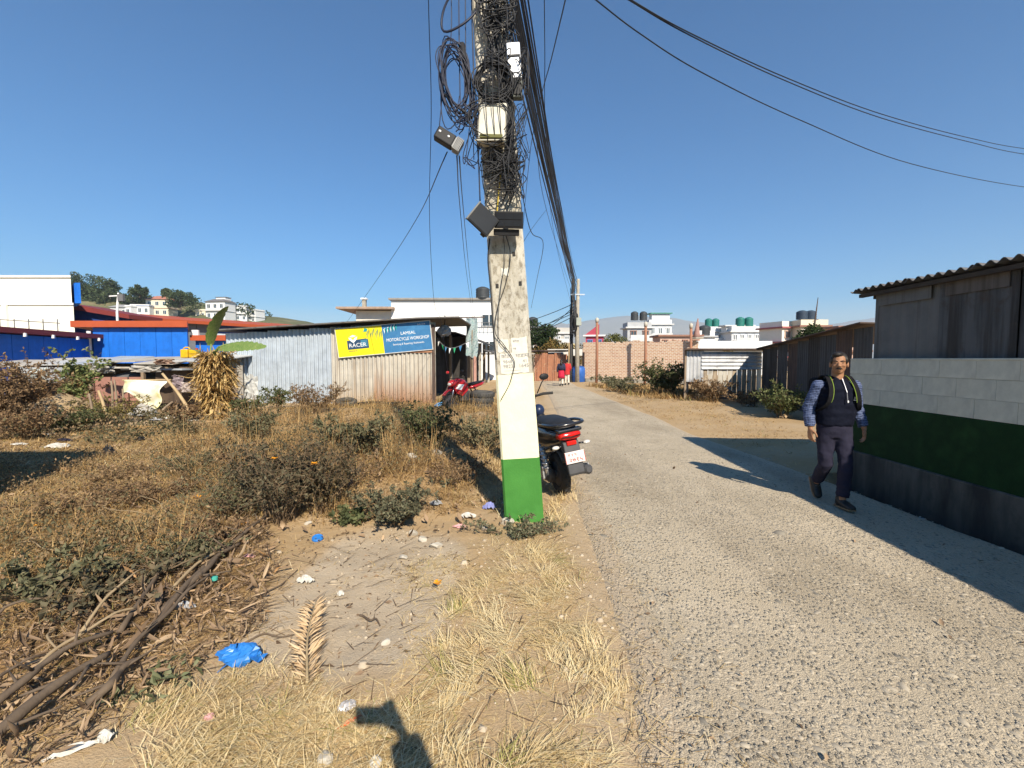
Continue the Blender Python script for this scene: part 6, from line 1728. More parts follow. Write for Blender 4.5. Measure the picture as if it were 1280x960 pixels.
mn = person('person', 'man in dark padded vest and blue checked sleeves walking beside the green wall', MANP, R(-6), man_pose,
    dict(turn=R(-28), nod=R(-4), trousers=TROU, shirt=plaid('blue check', (.012, .022, .07), (.035, .058, .15), (.13, .17, .30), 17), vest=NAVYV, shoe=M('black leather', (.015, .014, .014), (.03, .028, .027), 12, .5), sole=M('tan sole', (.32, .20, .11), (.22, .14, .08), 9, .8), moustache=True, curl=.6, leg_w=.90), s=1.0)
mn.scale = (1.03, 1.0, 1.0)
def backpack():
    t = thing('backpack', 'black backpack with lime edged shoulder straps worn by the walking man', 'backpack', MANP, R(-6))
    bk = M('black pack cloth', (.010, .010, .012), (.016, .016, .018), 20, .95, spec=.05); lime = M('lime trim', (.20, .29, .03), (.16, .24, .03), 9, .8); t.scale = (1.03, 1.0, 1.0)
    MB().box((0, .215, 1.20), (.30, .16, .44)).build('bag', bk, t, bevel=.05)
    MB().box((0, .30, 1.12), (.22, .06, .22)).build('pocket', bk, t, bevel=.02)
    for q in (-1, 1):
        P = curve_pts([(q * .09, .17, 1.37), (q * .10, .09, 1.435), (q * .110, -.02, 1.440), (q * .118, -.105, 1.37), (q * .130, -.155, 1.27), (q * .150, -.150, 1.16), (q * .19, -.06, 1.07), (q * .16, .14, 1.02)], 40)
        a = MB(); b_ = MB()
        def ribbon(mb, off, w, lift):
            vs = []
            for i, pp in enumerate(P):
                vs += [pp + Vector((q * (off - w / 2), -lift, lift * .6)), pp + Vector((q * (off + w / 2), -lift, lift * .6))]
            mb.add(vs, [(2 * i, 2 * i + 1, 2 * i + 3, 2 * i + 2) for i in range(len(P) - 1)])
        ribbon(a, 0, .046, .004); P = P[8:26]; ribbon(b_, -.024, .005, .008)
        a.build('strap', bk, t, solid=.012); b_.build('strap_edge', lime, t.children[-1], solid=.008)
backpack()

walk_back = dict(hip=(0, 0, .93), chest=(0, .01, 1.235), neck=(0, .01, 1.425), head=(0, -.005, 1.56), sh_r=(-.18, 0, 1.36), el_r=(-.23, .03, 1.1), wr_r=(-.2, -.10, .93), sh_l=(.18, 0, 1.36), el_l=(.24, .04, 1.1), wr_l=(.24, -.02, .87),
    hp_r=(-.08, 0, .87), kn_r=(-.08, .02, .47), an_r=(-.08, .12, .11), hp_l=(.08, 0, .87), kn_l=(.08, -.08, .47), an_l=(.08, -.10, .085))
REDK = M('crimson cloth', (.50, .015, .05), (.40, .01, .04), 6, .8); RED2 = M('red cloth', (.48, .03, .03), (.38, .02, .02), 6, .8); CRM = M('cream cloth', (.66, .6, .5), (.58, .52, .42), 6, .85); DKC = M('dark shawl', (.02, .022, .05), (.03, .03, .06), 8, .9)
a = G(701.5, 483); person('person', 'woman in dark shawl and crimson kurta walking at the far end of the lane', (a.x, a.y, .02), R(170), walk_back, dict(trousers=CRM, skirt=REDK, hem=-.42, shawl=DKC, shirt=DKC, shoe=BLACKP, long=True), .96, 'women walking at the end of the lane', detail=False)
a = G(709.5, 482); person('person', 'woman in red top and cream trousers walking right of the shawled woman', (a.x, a.y + .3, .02), R(186), walk_back, dict(trousers=CRM, shirt=RED2, shirt_body=-.25, shoe=BLACKP, hair=HAIR), .96, 'women walking at the end of the lane', detail=False)

photog = dict(hip=(.32, -.60, .95), chest=(.32, -.60, 1.24), neck=(.31, -.59, 1.42), head=(.30, -.57, 1.55), sh_r=(.13, -.58, 1.36), el_r=(.08, -.55, 1.10), wr_r=(.08, -.52, .88), sh_l=(.44, -.56, 1.36), el_l=(.36, -.24, 1.22), wr_l=(.195, -.05, 1.590),
    hp_r=(.24, -.6, .88), kn_r=(.24, -.58, .48), an_r=(.24, -.61, .09), hp_l=(.40, -.6, .88), kn_l=(.40, -.58, .48), an_l=(.41, -.61, .09), ft_l=(.1, 1, 0), ft_r=(-.1, 1, 0), hd_l=(-.55, .30, .75), th_l=(-.6, -.2, -.6), pn_l=(0, 1, 0))
pg = person('person', 'person holding up a phone, out of view, whose shadow falls on the near straw', (0, 0, 0), 0, photog, dict(turn=math.pi, trousers=TROU, shirt=DKC, shirt_body=-.1, shoe=BLACKP, hair=HAIR, curl=.9, sleeve=1.45), detail=False)
t = thing('phone', 'dark phone held up level at the near verge, out of view', 'phone', (.062, -.022, 1.642))
MB().box((0, 0, 0), (.170, .010, .090)).build('case', BLACKP, t, bevel=.004); MB().box((0, -.0056, 0), (.15, .002, .068)).build('screen', M('phone screen', (.01, .01, .012)), t)

# ------------------------------------------------------------------ two-wheelers
RUBBER = M('tyre rubber', (.022, .021, .020), (.05, .047, .043), 9, .85, .3, 60)
GLOSSK = M('black gloss panel', (.012, .012, .014), (.018, .018, .021), 5, .22, spec=.5, coat=.4)
SATIN = M('grey satin plastic', (.050, .050, .054), (.075, .075, .08), 8, .55)
LENSR = M('red lens', (.55, .015, .008), (.42, .01, .008), 14, .15, spec=.6)
LENSC = M('clear lens', (.62, .60, .55), (.5, .48, .44), 9, .15, spec=.6)
CHROME = M('worn chrome', (.55, .55, .56), (.4, .4, .42), 8, .25, metal=.8)
VINYL = M('black seat vinyl', (.014, .014, .015), (.024, .024, .025), 12, .55, .3, 80)
def wheel(parent, y, Rr, w, rim_mat, spokes=5):
    tb = MB(); tb.torus((0, y, Rr), Rr - w * .5, w * .5, 'X', 32, 12, 1.0); o = tb.build('wheel', RUBBER, parent, smooth=True)
    rm = MB(); rm.tube([(-w * .34, y, Rr), (w * .34, y, Rr)], Rr - w * .95, 24); rm.tube([(-w * .55, y, Rr), (w * .55, y, Rr)], .045, 12); rm.build('rim', rim_mat, o)
    tr = MB()
    for k in range(36):
        a = 6.283 * k / 36; tr.box((0, y + (Rr - .007) * math.cos(a), Rr + (Rr - .007) * math.sin(a)), (w * .62, .010, .010), mat=Matrix.Rotation(a, 3, 'X') @ Matrix.Rotation(.4 if k % 2 else -.4, 3, 'Z'))
    tr.build('tread', RUBBER, o)
    return o
def scooter(name, label, loc, rz, lean, paint, group=None, plate=True, trim=None, cat='scooter'):
    """forward is +Y, rear axle at y=0"""
    t = thing(name, label, cat, loc, rz, group); t.rotation_euler = (0, lean, rz); trim = trim or SATIN
    wheel(t, 0, .235, .105, SATIN); wheel(t, 1.27, .245, .095, SATIN)
    b = MB()
    b.ell([((0, -.42, .735), .055, .035), ((0, -.36, .715), .120, .075), ((0, -.22, .685), .152, .105), ((0, .0, .645), .165, .150), ((0, .25, .60), .165, .185), ((0, .42, .55), .150, .19), ((0, .52, .50), .11, .16)], 18, axis='Y', power=2.6)
    b.build('body', paint, t, smooth=True)
    s = MB(); s.ell([((0, -.40, .800), .075, .022), ((0, -.32, .810), .125, .045), ((0, -.1, .815), .148, .058), ((0, .15, .805), .150, .062), ((0, .35, .775), .125, .060), ((0, .50, .755), .085, .05), ((0, .56, .74), .04, .025)], 18, axis='Y', power=2.6)
    s.build('seat', VINYL, t, smooth=True)
    g_ = MB(); g_.tube(curve_pts([(-.165, .02, .80), (-.19, -.16, .83), (-.18, -.36, .845), (-.10, -.47, .85), (.10, -.47, .85), (.18, -.36, .845), (.19, -.16, .83), (.165, .02, .80)], 40), .017, 8); g_.build('grab_rail', GLOSSK, t, smooth=True)
    # tail lamp cluster
    tl = MB(); tl.ell([((0, -.455, .728), .095, .034), ((0, -.42, .730), .122, .045), ((0, -.36, .725), .13, .05)], 16, axis='Y', power=3.2); tl.build('tail_lamp', LENSR, t, smooth=True)
    MB().prism([(-.135, .80), (.135, .80), (.128, .765), (0, .758), (-.128, .765)], 'Y', -.448, -.36).build('lamp_hood', paint, t, bevel=.014)
    MB().tube([(-.1, -.462, .728), (0, -.472, .722), (.1, -.462, .728)], .006, 5).build('lamp_divider', GLOSSK, t)
    rl = MB(); rl.box((0, -.435, .655), (.105, .035, .045)); rl.build('reflector', LENSR, t, bevel=.008)
    MB().prism([(-.36, .70), (-.43, .66), (-.475, .50), (-.50, .36), (-.485, .33), (-.44, .42), (-.40, .55), (-.28, .62)], 'X', -.085, .085).build('rear_fender', trim, t, bevel=.01)
    MB().tube(curve_pts([(0, -.28, .43), (0, -.20, .50), (0, -.02, .525), (0, .15, .48)], 10), .062, 8, flat=.4).build('hugger', trim, t, smooth=True)
    if plate:
        pl = MB(); pl.box((0, -.492, .52), (.215, .006, .115), mat=Matrix.Rotation(R(-11), 3, 'X')); o = pl.build('number_plate', M('plate white', (.72, .64, .60), (.64, .55, .52), 7, .5), t, bevel=.003)
        red = M('plate red', (.42, .08, .07), (.36, .06, .06), 9, .6)
        fr = MB()
        for dx in (-.104, .104): fr.box((dx, -.496, .52), (.005, .004, .108), mat=Matrix.Rotation(R(-11), 3, 'X'))
        fr.build('plate_edge', red, o)
        words('plate_print', '\u0917 \u0967 \u092a', .042, o, (-.075, -.4925, .545), (R(79), 0, 0), red, .001)
        words('plate_print', '\u0968\u096d\u0967\u096b', .058, o, (-.075, -.503, .497), (R(79), 0, 0), red, .001, sx=1.2)
    for q in (-1, 1):
        ind = MB(); ind.tube([(q * .085, -.42, .635), (q * .14, -.43, .632)], .010, 6); i_ = ind.build('indicator', GLOSSK, t, smooth=True)
        MB().ball((q * .170, -.432, .632), (.040, .026, .020), 12, 8).build('lens', LENSC, i_, smooth=True)
    # engine, exhaust, shock
    e = MB(); e.ell([((-.115, -.06, .235), .045, .07), ((-.115, .1, .26), .058, .10), ((-.11, .32, .30), .055, .11), ((-.10, .46, .33), .04, .08)], 14, axis='Y', power=3); e.build('engine', SATIN, t, smooth=True)
    fn = MB()
    for k in range(5): fn.box((-.175, .02 + .06 * k, .27), (.02, .02, .13))
    fn.build('cooling_fin', STEEL, t)
    MB().tube([(-.135, -.03, .27), (-.135, .12, .60)], .030, 10).build('shock_body', STEEL, t, smooth=True)
    sp = MB()
    for k in range(6): sp.torus((-.135, -.01 + .021 * k, .33 + .045 * k), .040, .008, 'Z', 14, 6)
    sp.build('shock_spring', CHROME, t, smooth=True)
    x_ = MB(); x_.tube(curve_pts([(.135, .30, .20), (.16, .12, .235), (.172, -.10, .275), (.178, -.36, .325)], 12), [.022, .03, .045, .055, .060, .062, .062, .060, .058, .056, .054, .05, .04][:13], 14); xo = x_.build('exhaust', M('exhaust black', (.03, .03, .03), (.05, .05, .05), 7, .5), t, smooth=True)
    MB().tube([(.180, -.37, .327), (.181, -.395, .331)], [.052, .030], 12).build('tip', SATIN, xo); MB().box((.235, -.16, .30), (.012, .24, .075), mat=Matrix.Rotation(R(-12), 3, 'X')).build('heat_shield', STEEL, xo, bevel=.01)
    for q in (-1, 1):
        MB().box((q * .195, .36, .31), (.09, .05, .018)).build('footrest', STEEL, t, bevel=.006)
    MB().prism([(.44, .30), (.95, .30), (1.0, .36), (.95, .36), (.5, .345), (.44, .38)], 'X', -.17, .17).build('floorboard', trim, t, bevel=.012)
    ls = MB(); ls.ell([((0, .97, .30), .16, .045), ((0, .99, .45), .205, .06), ((0, .96, .65), .215, .075), ((0, .92, .82), .175, .08), ((0, .90, .92), .11, .06)], 18, power=2.8); ls.build('leg_shield', paint, t, smooth=True)
    ff = MB(); ff.tube(curve_pts([(0, .98, .36), (0, 1.08, .475), (0, 1.27, .525), (0, 1.45, .455), (0, 1.50, .38)], 14), .068, 10, flat=.42); ff.build('front_fender', paint, t, smooth=True)
    fk = MB()
    for q in (-1, 1): fk.tube([(q * .075, 1.27, .245), (q * .07, 1.12, .62)], .022, 8)
    fk.build('fork', SATIN, t, smooth=True)
    MB().ell([((0, .80, .98), .07, .04), ((0, .87, 1.0), .15, .07), ((0, .95, .985), .14, .075), ((0, 1.02, .95), .06, .045)], 16, axis='Y', power=2.5).build('handlebar_cover', paint, t, smooth=True)
    hl = MB(); hl.ball((0, 1.03, .72), (.10, .05, .075), 14, 10); hl.build('headlight', LENSC, t, smooth=True)
    for q in (-1, 1):
        gp = MB(); gp.tube([(q * .12, .88, 1.0), (q * .24, .84, 1.02), (q * .36, .80, 1.015)], [.016, .018, .018], 8); g2 = gp.build('grip', RUBBER, t, smooth=True)
        MB().tube([(q * .18, .90, 1.02), (q * .34, .87, 1.01)], .006, 6).build('lever', CHROME, g2)
        m_ = MB(); m_.tube([(q * .17, .87, 1.03), (q * .24, .85, 1.16), (q * .27, .84, 1.20)], .008, 6); m2 = m_.build('mirror', BLACKP, t, smooth=True)
        MB().ball((q * .28, .84, 1.235), (.065, .018, .042), 14, 8).build('mirror_head', BLACKP, m2, smooth=True)
    MB().tube([(-.12, .38, .26), (-.24, .40, .02)], .013, 6).build('side_stand', SATIN, t)
    return t
c = G(709, 616)
scooter('scooter', 'black scooter with red tail lamp and pale number plate parked behind the painted pole', (c.x - .075, c.y - .08, .018), R(17), R(-8), GLOSSK).scale = (1.1, 1.1, 1.1)
MB_ = thing('helmet', 'dark blue helmet hung at the front of the black scooter beside the pole', 'helmet', at(673, 513, 6.2))
MB().ball((0, 0, 0), (.085, .10, .09), 14, 10).build('shell', M('helmet blue', (.012, .02, .05), (.016, .028, .07), 4, .35), MB_, smooth=True); MB().ball((.02, .0, -.065), (.07, .085, .04), 12, 8).build('lining', BLACKP, MB_, smooth=True)
c = G(664, 485)
scooter('scooter', 'pale blue scooter at the far end of the lane, half hidden by the pole', (c.x - .45, c.y + 1.5, .018), R(165), R(3), M('pale blue panel', (.45, .62, .66), (.38, .55, .6), 4, .35), plate=False)

def motorcycle():
    c = G(573, 512); t = thing('motorcycle', 'red and white motorcycle parked by the open side of the workshop', 'motorcycle', (c.x + .55, c.y + .9, 0), R(142)); t.rotation_euler = (0, R(5), R(142))
    red = M('red tank paint', (.50, .025, .03), (.42, .02, .025), 3, .25, coat=.5)
    wheel(t, 0, .30, .12, SATIN); wheel(t, 1.32, .30, .10, SATIN)
    fk = MB()
    for q in (-1, 1): fk.tube([(q * .09, 1.32, .30), (q * .085, 1.05, .92)], .024, 8)
    fk.build('fork', CHROME, t, smooth=True)
    MB().tube(curve_pts([(0, 1.08, .55), (0, 1.22, .65), (0, 1.42, .60), (0, 1.56, .48)], 12), .07, 10, flat=.45).build('front_fender', red, t, smooth=True)
    MB().ell([((0, 1.02, .86), .16, .10), ((0, 1.14, .86), .15, .12), ((0, 1.24, .84), .10, .09), ((0, 1.28, .82), .05, .05)], 14, axis='Y', power=2.4).build('nose_cowl', red, t, smooth=True)
    MB().ball((0, 1.25, .83), (.085, .05, .06), 12, 8).build('headlight', LENSC, t, smooth=True)
    for q in (-1, 1): MB().prism([(1.22, .70), (1.05, .92), (.70, .90), (.55, .62), (.85, .42), (1.1, .52)], 'X', q * .15 - .02, q * .15 + .02).build('side_fairing', red, t, bevel=.01)
    for q in (-1, 1): MB().prism([(1.15, .68), (1.0, .82), (.75, .80), (.9, .62)], 'X', q * .172 - .004, q * .172 + .004).build('white_graphic', WHT, t)
    MB().ell([((0, .50, .80), .11, .08), ((0, .70, .87), .145, .13), ((0, .92, .88), .15, .13), ((0, 1.04, .84), .09, .09)], 16, axis='Y', power=2.5).build('tank', red, t, smooth=True)
    MB().ell([((0, -.30, .88), .07, .03), ((0, -.1, .85), .11, .05), ((0, .25, .80), .13, .055), ((0, .52, .80), .10, .05)], 14, axis='Y', power=2.5).build('seat', VINYL, t, smooth=True)
    MB().ell([((0, -.42, .84), .04, .03), ((0, -.25, .79), .09, .07), ((0, .1, .72), .11, .08), ((0, .35, .70), .08, .06)], 14, axis='Y').build('tail_cowl', red, t, smooth=True)
    e = MB(); e.box((0, .62, .42), (.26, .42, .34)); e.box((0, .80, .58), (.2, .2, .2)); e.build('engine', SATIN, t, bevel=.03)
    MB().tube(curve_pts([(.12, .88, .5), (.15, .8, .26), (.16, .3, .24), (.18, -.15, .40)], 14), [.022] * 8 + [.04, .05, .055, .055, .055, .05, .05], 10).build('exhaust', CHROME, t, smooth=True)
    fr = MB()
    for q in (-1, 1): fr.tube([(q * .1, 0, .30), (q * .12, .45, .40)], .03, 8); fr.tube([(q * .11, .02, .34), (q * .1, .2, .70)], .025, 8)
    fr.build('swing_arm', BLACKP, t)
    hb = MB(); hb.tube(curve_pts([(-.38, .88, 1.06), (-.2, 1.0, 1.02), (.2, 1.0, 1.02), (.38, .88, 1.06)], 12), .014, 7); hb.build('handlebar', BLACKP, t, smooth=True)
    for q in (-1, 1):
        MB().tube([(q * .26, .96, 1.03), (q * .33, .98, 1.2)], .008, 5).build('mirror', BLACKP, t); MB().ball((q * .34, .98, 1.24), (.075, .02, .05), 12, 8).build('mirror_head', red if q > 0 else BLACKP, t.children[-1], smooth=True)
        MB().tube([(q * .12, 1.1, .78), (q * .24, 1.1, .79)], .014, 6).build('indicator', M('amber', (.6, .2, .02)), t)
    MB().tube([(-.12, .5, .3), (-.28, .5, .02)], .013, 6).build('side_stand', SATIN, t)
motorcycle()
# ------------------------------------------------------------------ vegetation
STRAW = VM('straw', [(.17, .10, .045), (.38, .255, .11), (.58, .435, .215), (.71, .57, .32), (.78, .66, .42), (.34, .32, .10)], .18, pos=[0, .25, .5, .75, .93, 1.0])
STRAW_B = VM('brown straw', [(.15, .085, .035), (.31, .19, .078), (.47, .31, .13), (.60, .43, .20), (.28, .25, .085)], .18, pos=[0, .3, .6, .94, 1.0])
WEED = VM('dusty weed leaf', [(.060, .058, .032), (.105, .105, .056), (.16, .155, .085), (.23, .205, .12), (.28, .20, .11)], .2, pos=[0, .35, .65, .88, 1.0])
WEED_G = VM('green weed leaf', [(.04, .052, .024), (.075, .09, .04), (.125, .14, .06), (.20, .20, .09)], .25)
WEED_D = VM('dead weed leaf', [(.075, .048, .03), (.16, .10, .055), (.25, .16, .085), (.35, .24, .13), (.17, .16, .075)], .2, pos=[0, .3, .6, .9, 1.0])
LITTER = VM('leaf litter', [(.085, .056, .036), (.20, .135, .085), (.34, .235, .145), (.47, .35, .225), (.40, .235, .11)], .12, pos=[0, .3, .62, .88, 1.0])
TWIG = M('dry twig', (.20, .14, .08), (.12, .08, .05), 8, .85)
TWIG_P = M('pale stalk', (.42, .32, .18), (.30, .22, .12), 8, .8)

def in_poly(px, py, poly):
    inside = np.zeros(len(px), bool); n = len(poly); j = n - 1
    for i in range(n):
        xi, yi = poly[i]; xj, yj = poly[j]
        c = ((yi > py) != (yj > py)) & (px < (xj - xi) * (py - yi) / (yj - yi + 1e-12) + xi)
        inside ^= c; j = i
    return inside
def ground_poly(poly): return np.array([tuple(G(x, y))[:2] for x, y in poly])
def scatter(poly, n, power=1.0):
    """n random ground points inside the outline (surveyed in the picture, laid out on the ground); denser near the viewer when power>1"""
    gp = ground_poly(poly); lo = gp.min(0); hi = gp.max(0); out = []; tot = 0
    while tot < n:
        y = lo[1] + (hi[1] - lo[1]) * nr.random(n * 2) ** power; x = nr.uniform(lo[0], hi[0], n * 2)
        k = in_poly(x, y, gp) & (x < road_l(y) + .12) if hi[0] < 3 else in_poly(x, y, gp)
        out.append(np.stack([x[k], y[k]], 1)); tot += k.sum()
        if not k.any(): break
    return np.concatenate(out)[:n]
def with_z(xy, dz=0.0): return np.concatenate([xy, (gz(xy[:, 0], xy[:, 1]) + dz)[:, None]], 1)
def tufts(poly, n, per, L, W, lean, mat_var, spread=.05, power=1.3, comb=0.6, thin=None):
    """straw tufts, combed in drifting directions"""
    c = scatter(poly, n, power)
    if thin is not None: c = c[thin(c)]
    n = len(c)
    base_az = fbm(c[:, 0] * 1.1 + 7, c[:, 1] * 1.1, 71) * 14
    P = np.repeat(c, per, 0) + nr.normal(size=(n * per, 2)) * spread
    P = with_z(P, -.004)
    az = np.where(nr.random(n * per) < comb, np.repeat(base_az, per) + nr.normal(0, .55, n * per), nr.uniform(0, 6.283, n * per))
    size = np.repeat(nr.uniform(.6, 1.3, n), per)
    ln = nr.uniform(lean[0], lean[1], n * per)
    dist = np.maximum(1, np.linalg.norm(P[:, :2], axis=1) / 4)
    v = np.clip(np.repeat(mat_var + nr.normal(0, .12, n), per) + nr.normal(0, .17, n * per), 0, .94)
    v = np.where(np.repeat(nr.random(n) < .05, per) & (nr.random(n * per) < .7), 1.0, v)
    return blades(P, L * size * nr.uniform(.5, 1.2, n * per), W * nr.uniform(.6, 1.3, n * per) * dist ** .5, ln, nr.uniform(.25, 1.3, n * per), az, 3, v)
VERGE = [(640, 655), (690, 640), (728, 720), (775, 800), (786, 880), (782, 960), (770, 1010), (500, 1010), (470, 960), (440, 900), (520, 810), (520, 745), (470, 720), (560, 690)]
LOWMID = [(130, 1010), (130, 940), (190, 880), (300, 830), (390, 850), (440, 890), (520, 880), (560, 1010)]
FIELD = [(-60, 548), (120, 536), (300, 528), (420, 560), (440, 640), (330, 655), (240, 700), (120, 720), (-60, 740)]
SIDE = [(620, 560), (700, 560), (722, 640), (700, 660), (640, 650), (590, 640), (560, 600)]
MIDW = [(200, 560), (300, 520), (440, 512), (640, 512), (640, 600), (560, 640), (430, 662), (330, 662), (230, 640)]
BARE_E = [(330, 690), (420, 660), (560, 665), (600, 700), (520, 740), (520, 800), (440, 880), (330, 840)]
def patchy(lo, sc_=2.2, seed=81): return lambda c: fbm(c[:, 0] * sc_, c[:, 1] * sc_, seed) > lo
parts = [tufts(VERGE, 820, 36, .12, .0036, (1.15, 1.58), .58, .05, 1.15, .45, patchy(.39, 3.4)),
         tufts(VERGE, 900, 14, .10, .0034, (1.25, 1.58), .55, .10, 1.2, .3), tufts([(560, 1010), (520, 880), (560, 760), (640, 680), (700, 690), (790, 880), (790, 1010)], 90, 60, .17, .0036, (.8, 1.45), .72, .03, 1.1, .8),
         tufts(LOWMID, 330, 36, .13, .0036, (.7, 1.5), .60, .045, 1.0, .45, patchy(.38, 3.2)),
         tufts(LOWMID, 300, 14, .10, .0034, (1.25, 1.58), .55, .10, 1.0, .3),
         tufts([(0, 560), (130, 545), (300, 545), (330, 580), (200, 610), (0, 640)], 700, 14, .14, .005, (.7, 1.5), .5, .08, 1.3, .5),
         tufts(SIDE, 160, 26, .16, .005, (.4, 1.4), .55, .06, 1.2, .5),
         tufts(BARE_E, 60, 9, .10, .0036, (.9, 1.55), .5, .05, 1.2, .3)]
v, f, a = merge(parts); tag(np_mesh('dry_grass', v, f, STRAW, a), 'pale dry straw lying along the verge and field', kind='stuff')
parts = [tufts(FIELD, 6500, 14, .14, .0050, (.8, 1.52), .55, .10, 1.4, .4), tufts([(-60, 600), (200, 590), (330, 600), (330, 660), (240, 700), (120, 740), (-60, 760)], 900, 12, .26, .004, (1.1, 1.55), .62, .12, 1.2, .4),
         tufts(MIDW, 2100, 15, .20, .005, (.3, 1.4), .50, .10, 1.4, .3),
         tufts([(-40, 700), (240, 700), (330, 680), (330, 790), (200, 860), (100, 930), (-40, 1000)], 900, 14, .14, .0036, (.9, 1.57), .5, .08, 1.1, .5),
         tufts([(440, 585), (640, 590), (640, 640), (430, 660)], 300, 16, .16, .0045, (.6, 1.5), .55, .07, 1.2, .4)]
v, f, a = merge(parts); tag(np_mesh('matted_grass', v, f, STRAW_B, a), 'brown matted grass between the weeds', kind='stuff')
# far side of the lane and the strip by the brick wall
parts = [tufts([(745, 488), (790, 486), (900, 505), (1010, 545), (1020, 590), (900, 552), (820, 520)], 900, 9, .10, .008, (.7, 1.5), .5, .14, 1.0, .3),
         tufts([(735, 482), (860, 486), (900, 505), (800, 498)], 300, 14, .35, .012, (.1, .9), .35, .15, 1.0, .3),
         tufts([(400, 512), (640, 515), (640, 500), (560, 500), (400, 504)], 300, 12, .3, .01, (.1, 1.0), .45, .12, 1.0, .3)]
v, f, a = merge(parts); tag(np_mesh('verge_grass', v, f, STRAW_B, a), 'short dry grass on the far verges', kind='stuff')

def weed_cover(poly, n, h, leaf, power, mat_mix, per=46):
    """low weed clumps: small stems with leaves, uneven heights and hues"""
    c = scatter(poly, n, power); c = c[fbm(c[:, 0] * 1.3, c[:, 1] * 1.3, 91) > .34]; n = len(c)
    hh = h * nr.uniform(.4, 1.5, n) * (.5 + fbm(c[:, 0] * .9, c[:, 1] * .9, 92))
    P = np.repeat(with_z(c), per, 0); H = np.repeat(hh, per)
    t = nr.random(n * per) ** .7
    P = P + np.stack([nr.normal(size=n * per) * (.06 + .45 * H * t), nr.normal(size=n * per) * (.06 + .45 * H * t), H * t], 1)
    D = unit(nr.normal(size=(n * per, 3)) + np.array([0, 0, .25])); L = leaf * nr.uniform(.5, 1.4, n * per)
    base = np.repeat(np.clip(fbm(c[:, 0] * 1.5, c[:, 1] * 1.5, 93) * 1.5 - .3 + nr.normal(0, .12, n), 0, 1), per)
    return leaves(P, D, L, L * .48, np.clip(base + nr.normal(0, .15, n * per), 0, 1)), c, hh
W1P = [(190, 575), (270, 540), (330, 522), (440, 515), (640, 515), (640, 575), (570, 600), (470, 630), (420, 655), (330, 655), (240, 640)]
W2P = [(-40, 660), (120, 640), (250, 650), (240, 720), (140, 770), (-40, 830)]
(a1, c1, h1) = weed_cover(W1P, 480, .42, .036, 1.7, 0, 40); (a2, c2, h2) = weed_cover(W2P, 60, .20, .034, 1.1, 0, 50)
(a3, c3, h3) = weed_cover([(-60, 545), (130, 520), (330, 515), (300, 545), (120, 560)], 130, .3, .07, 1.0, 0)
WEED_MIX = VM('mixed weed leaf', [(.05, .045, .025), (.10, .095, .05), (.16, .14, .075), (.22, .155, .085), (.30, .20, .11), (.42, .30, .17)], .2)
(a4, c4, h4) = weed_cover([(-60, 590), (120, 572), (260, 565), (340, 600), (330, 665), (240, 710), (100, 740), (-60, 750)], 420, .16, .032, 1.3, 0, 34); a4 = (a4[0], a4[1], np.clip(a4[2] * .6 + .38, 0, 1))
v, f, a = merge([a1, a2, a3, a4]); tag(np_mesh('undergrowth', v, f, WEED_MIX, a), 'tangle of dusty low weeds covering the rough ground', kind='stuff')
sv = []
for c, hh in ((c1, h1), (c2, h2), (c4, h4 * .55)):
    per = 13; P = with_z(np.repeat(c, per, 0) + nr.normal(size=(len(c) * per, 2)) * .05)
    L = np.repeat(hh, per) * nr.uniform(.7, 1.5, len(P)) + .06
    sv.append(blades(P, L, .005 * np.maximum(1, P[:, 1] / 5) ** .5, nr.uniform(0, 1.25, len(P)), nr.uniform(-.1, .6, len(P)), nr.uniform(0, 6.28, len(P)), 3, nr.random(len(P)) * .8))
v, f, a = merge(sv); tag(np_mesh('weed_stalks', v, f, STRAW_B, a), 'thin dead stalks standing in the weeds', kind='stuff')

def S(px, py, dz=-.02): return on_ground(px, py, dz)
SG = 'weedy shrubs on the rough ground left of the lane'
shrub('shrub', 'tall dark leafy weed shrub with bare stems, left of the bare soil', S(352, 652), .92, .52, 34, 10, 3000, .040, VM('dark olive weed', [(.04, .034, .022), (.085, .075, .045), (.13, .115, .07), (.20, .155, .09)], .2), TWIG, 1, SG, lo=.35)
shrub('shrub', 'dense brown and dark weed shrub right of the tallest dark shrub', S(405, 640), .82, .46, 32, 10, 2600, .036, VM('dark brown weed', [(.03, .028, .02), (.06, .055, .03), (.10, .085, .05), (.16, .11, .06)], .2), TWIG, 2, SG, lo=.3)
shrub('shrub', 'dark weed shrub leaning over the leaf litter at the left of the tall ones', S(288, 652), .60, .45, 26, 9, 1800, .036, WEED, TWIG, 3, SG, lo=.2)
shrub('shrub', 'low round green leafed bush left of the pole beside the bare soil', S(492, 652), .40, .46, 26, 10, 4200, .036, VM('grey green leaf', [(.055, .056, .034), (.10, .10, .06), (.155, .15, .09), (.24, .215, .13)], .2), TWIG, 4, SG, lo=.05, lw=.6)
shrub('shrub', 'small fresh green rosette in front of the low round bush', S(437, 655), .16, .16, 9, 4, 500, .055, WEED_G, TWIG, 5, SG, lo=.0, lw=.6)
shrub('shrub', 'olive weed shrub halfway to the tin shed, below the sign', S(455, 568), .62, .62, 22, 8, 2600, .062, WEED, TWIG, 6, SG)
shrub('shrub', 'bushy dark green shrub below the rusty end of the tin shed', S(530, 560), .80, .55, 24, 9, 3000, .062, WEED_G, TWIG, 7, SG)
shrub('shrub', 'pale dusty shrub just left of the painted pole', S(604, 560), .62, .62, 22, 8, 2600, .055, VM('pale dusty leaf', [(.10, .10, .055), (.17, .16, .09), (.25, .22, .13), (.30, .25, .15)], .2), TWIG_P, 8, SG)
shrub('shrub', 'reddish brown dead shrub heaped against the shed wall', S(392, 516), .95, .85, 28, 9, 4000, .055, WEED_D, TWIG, 9, SG)
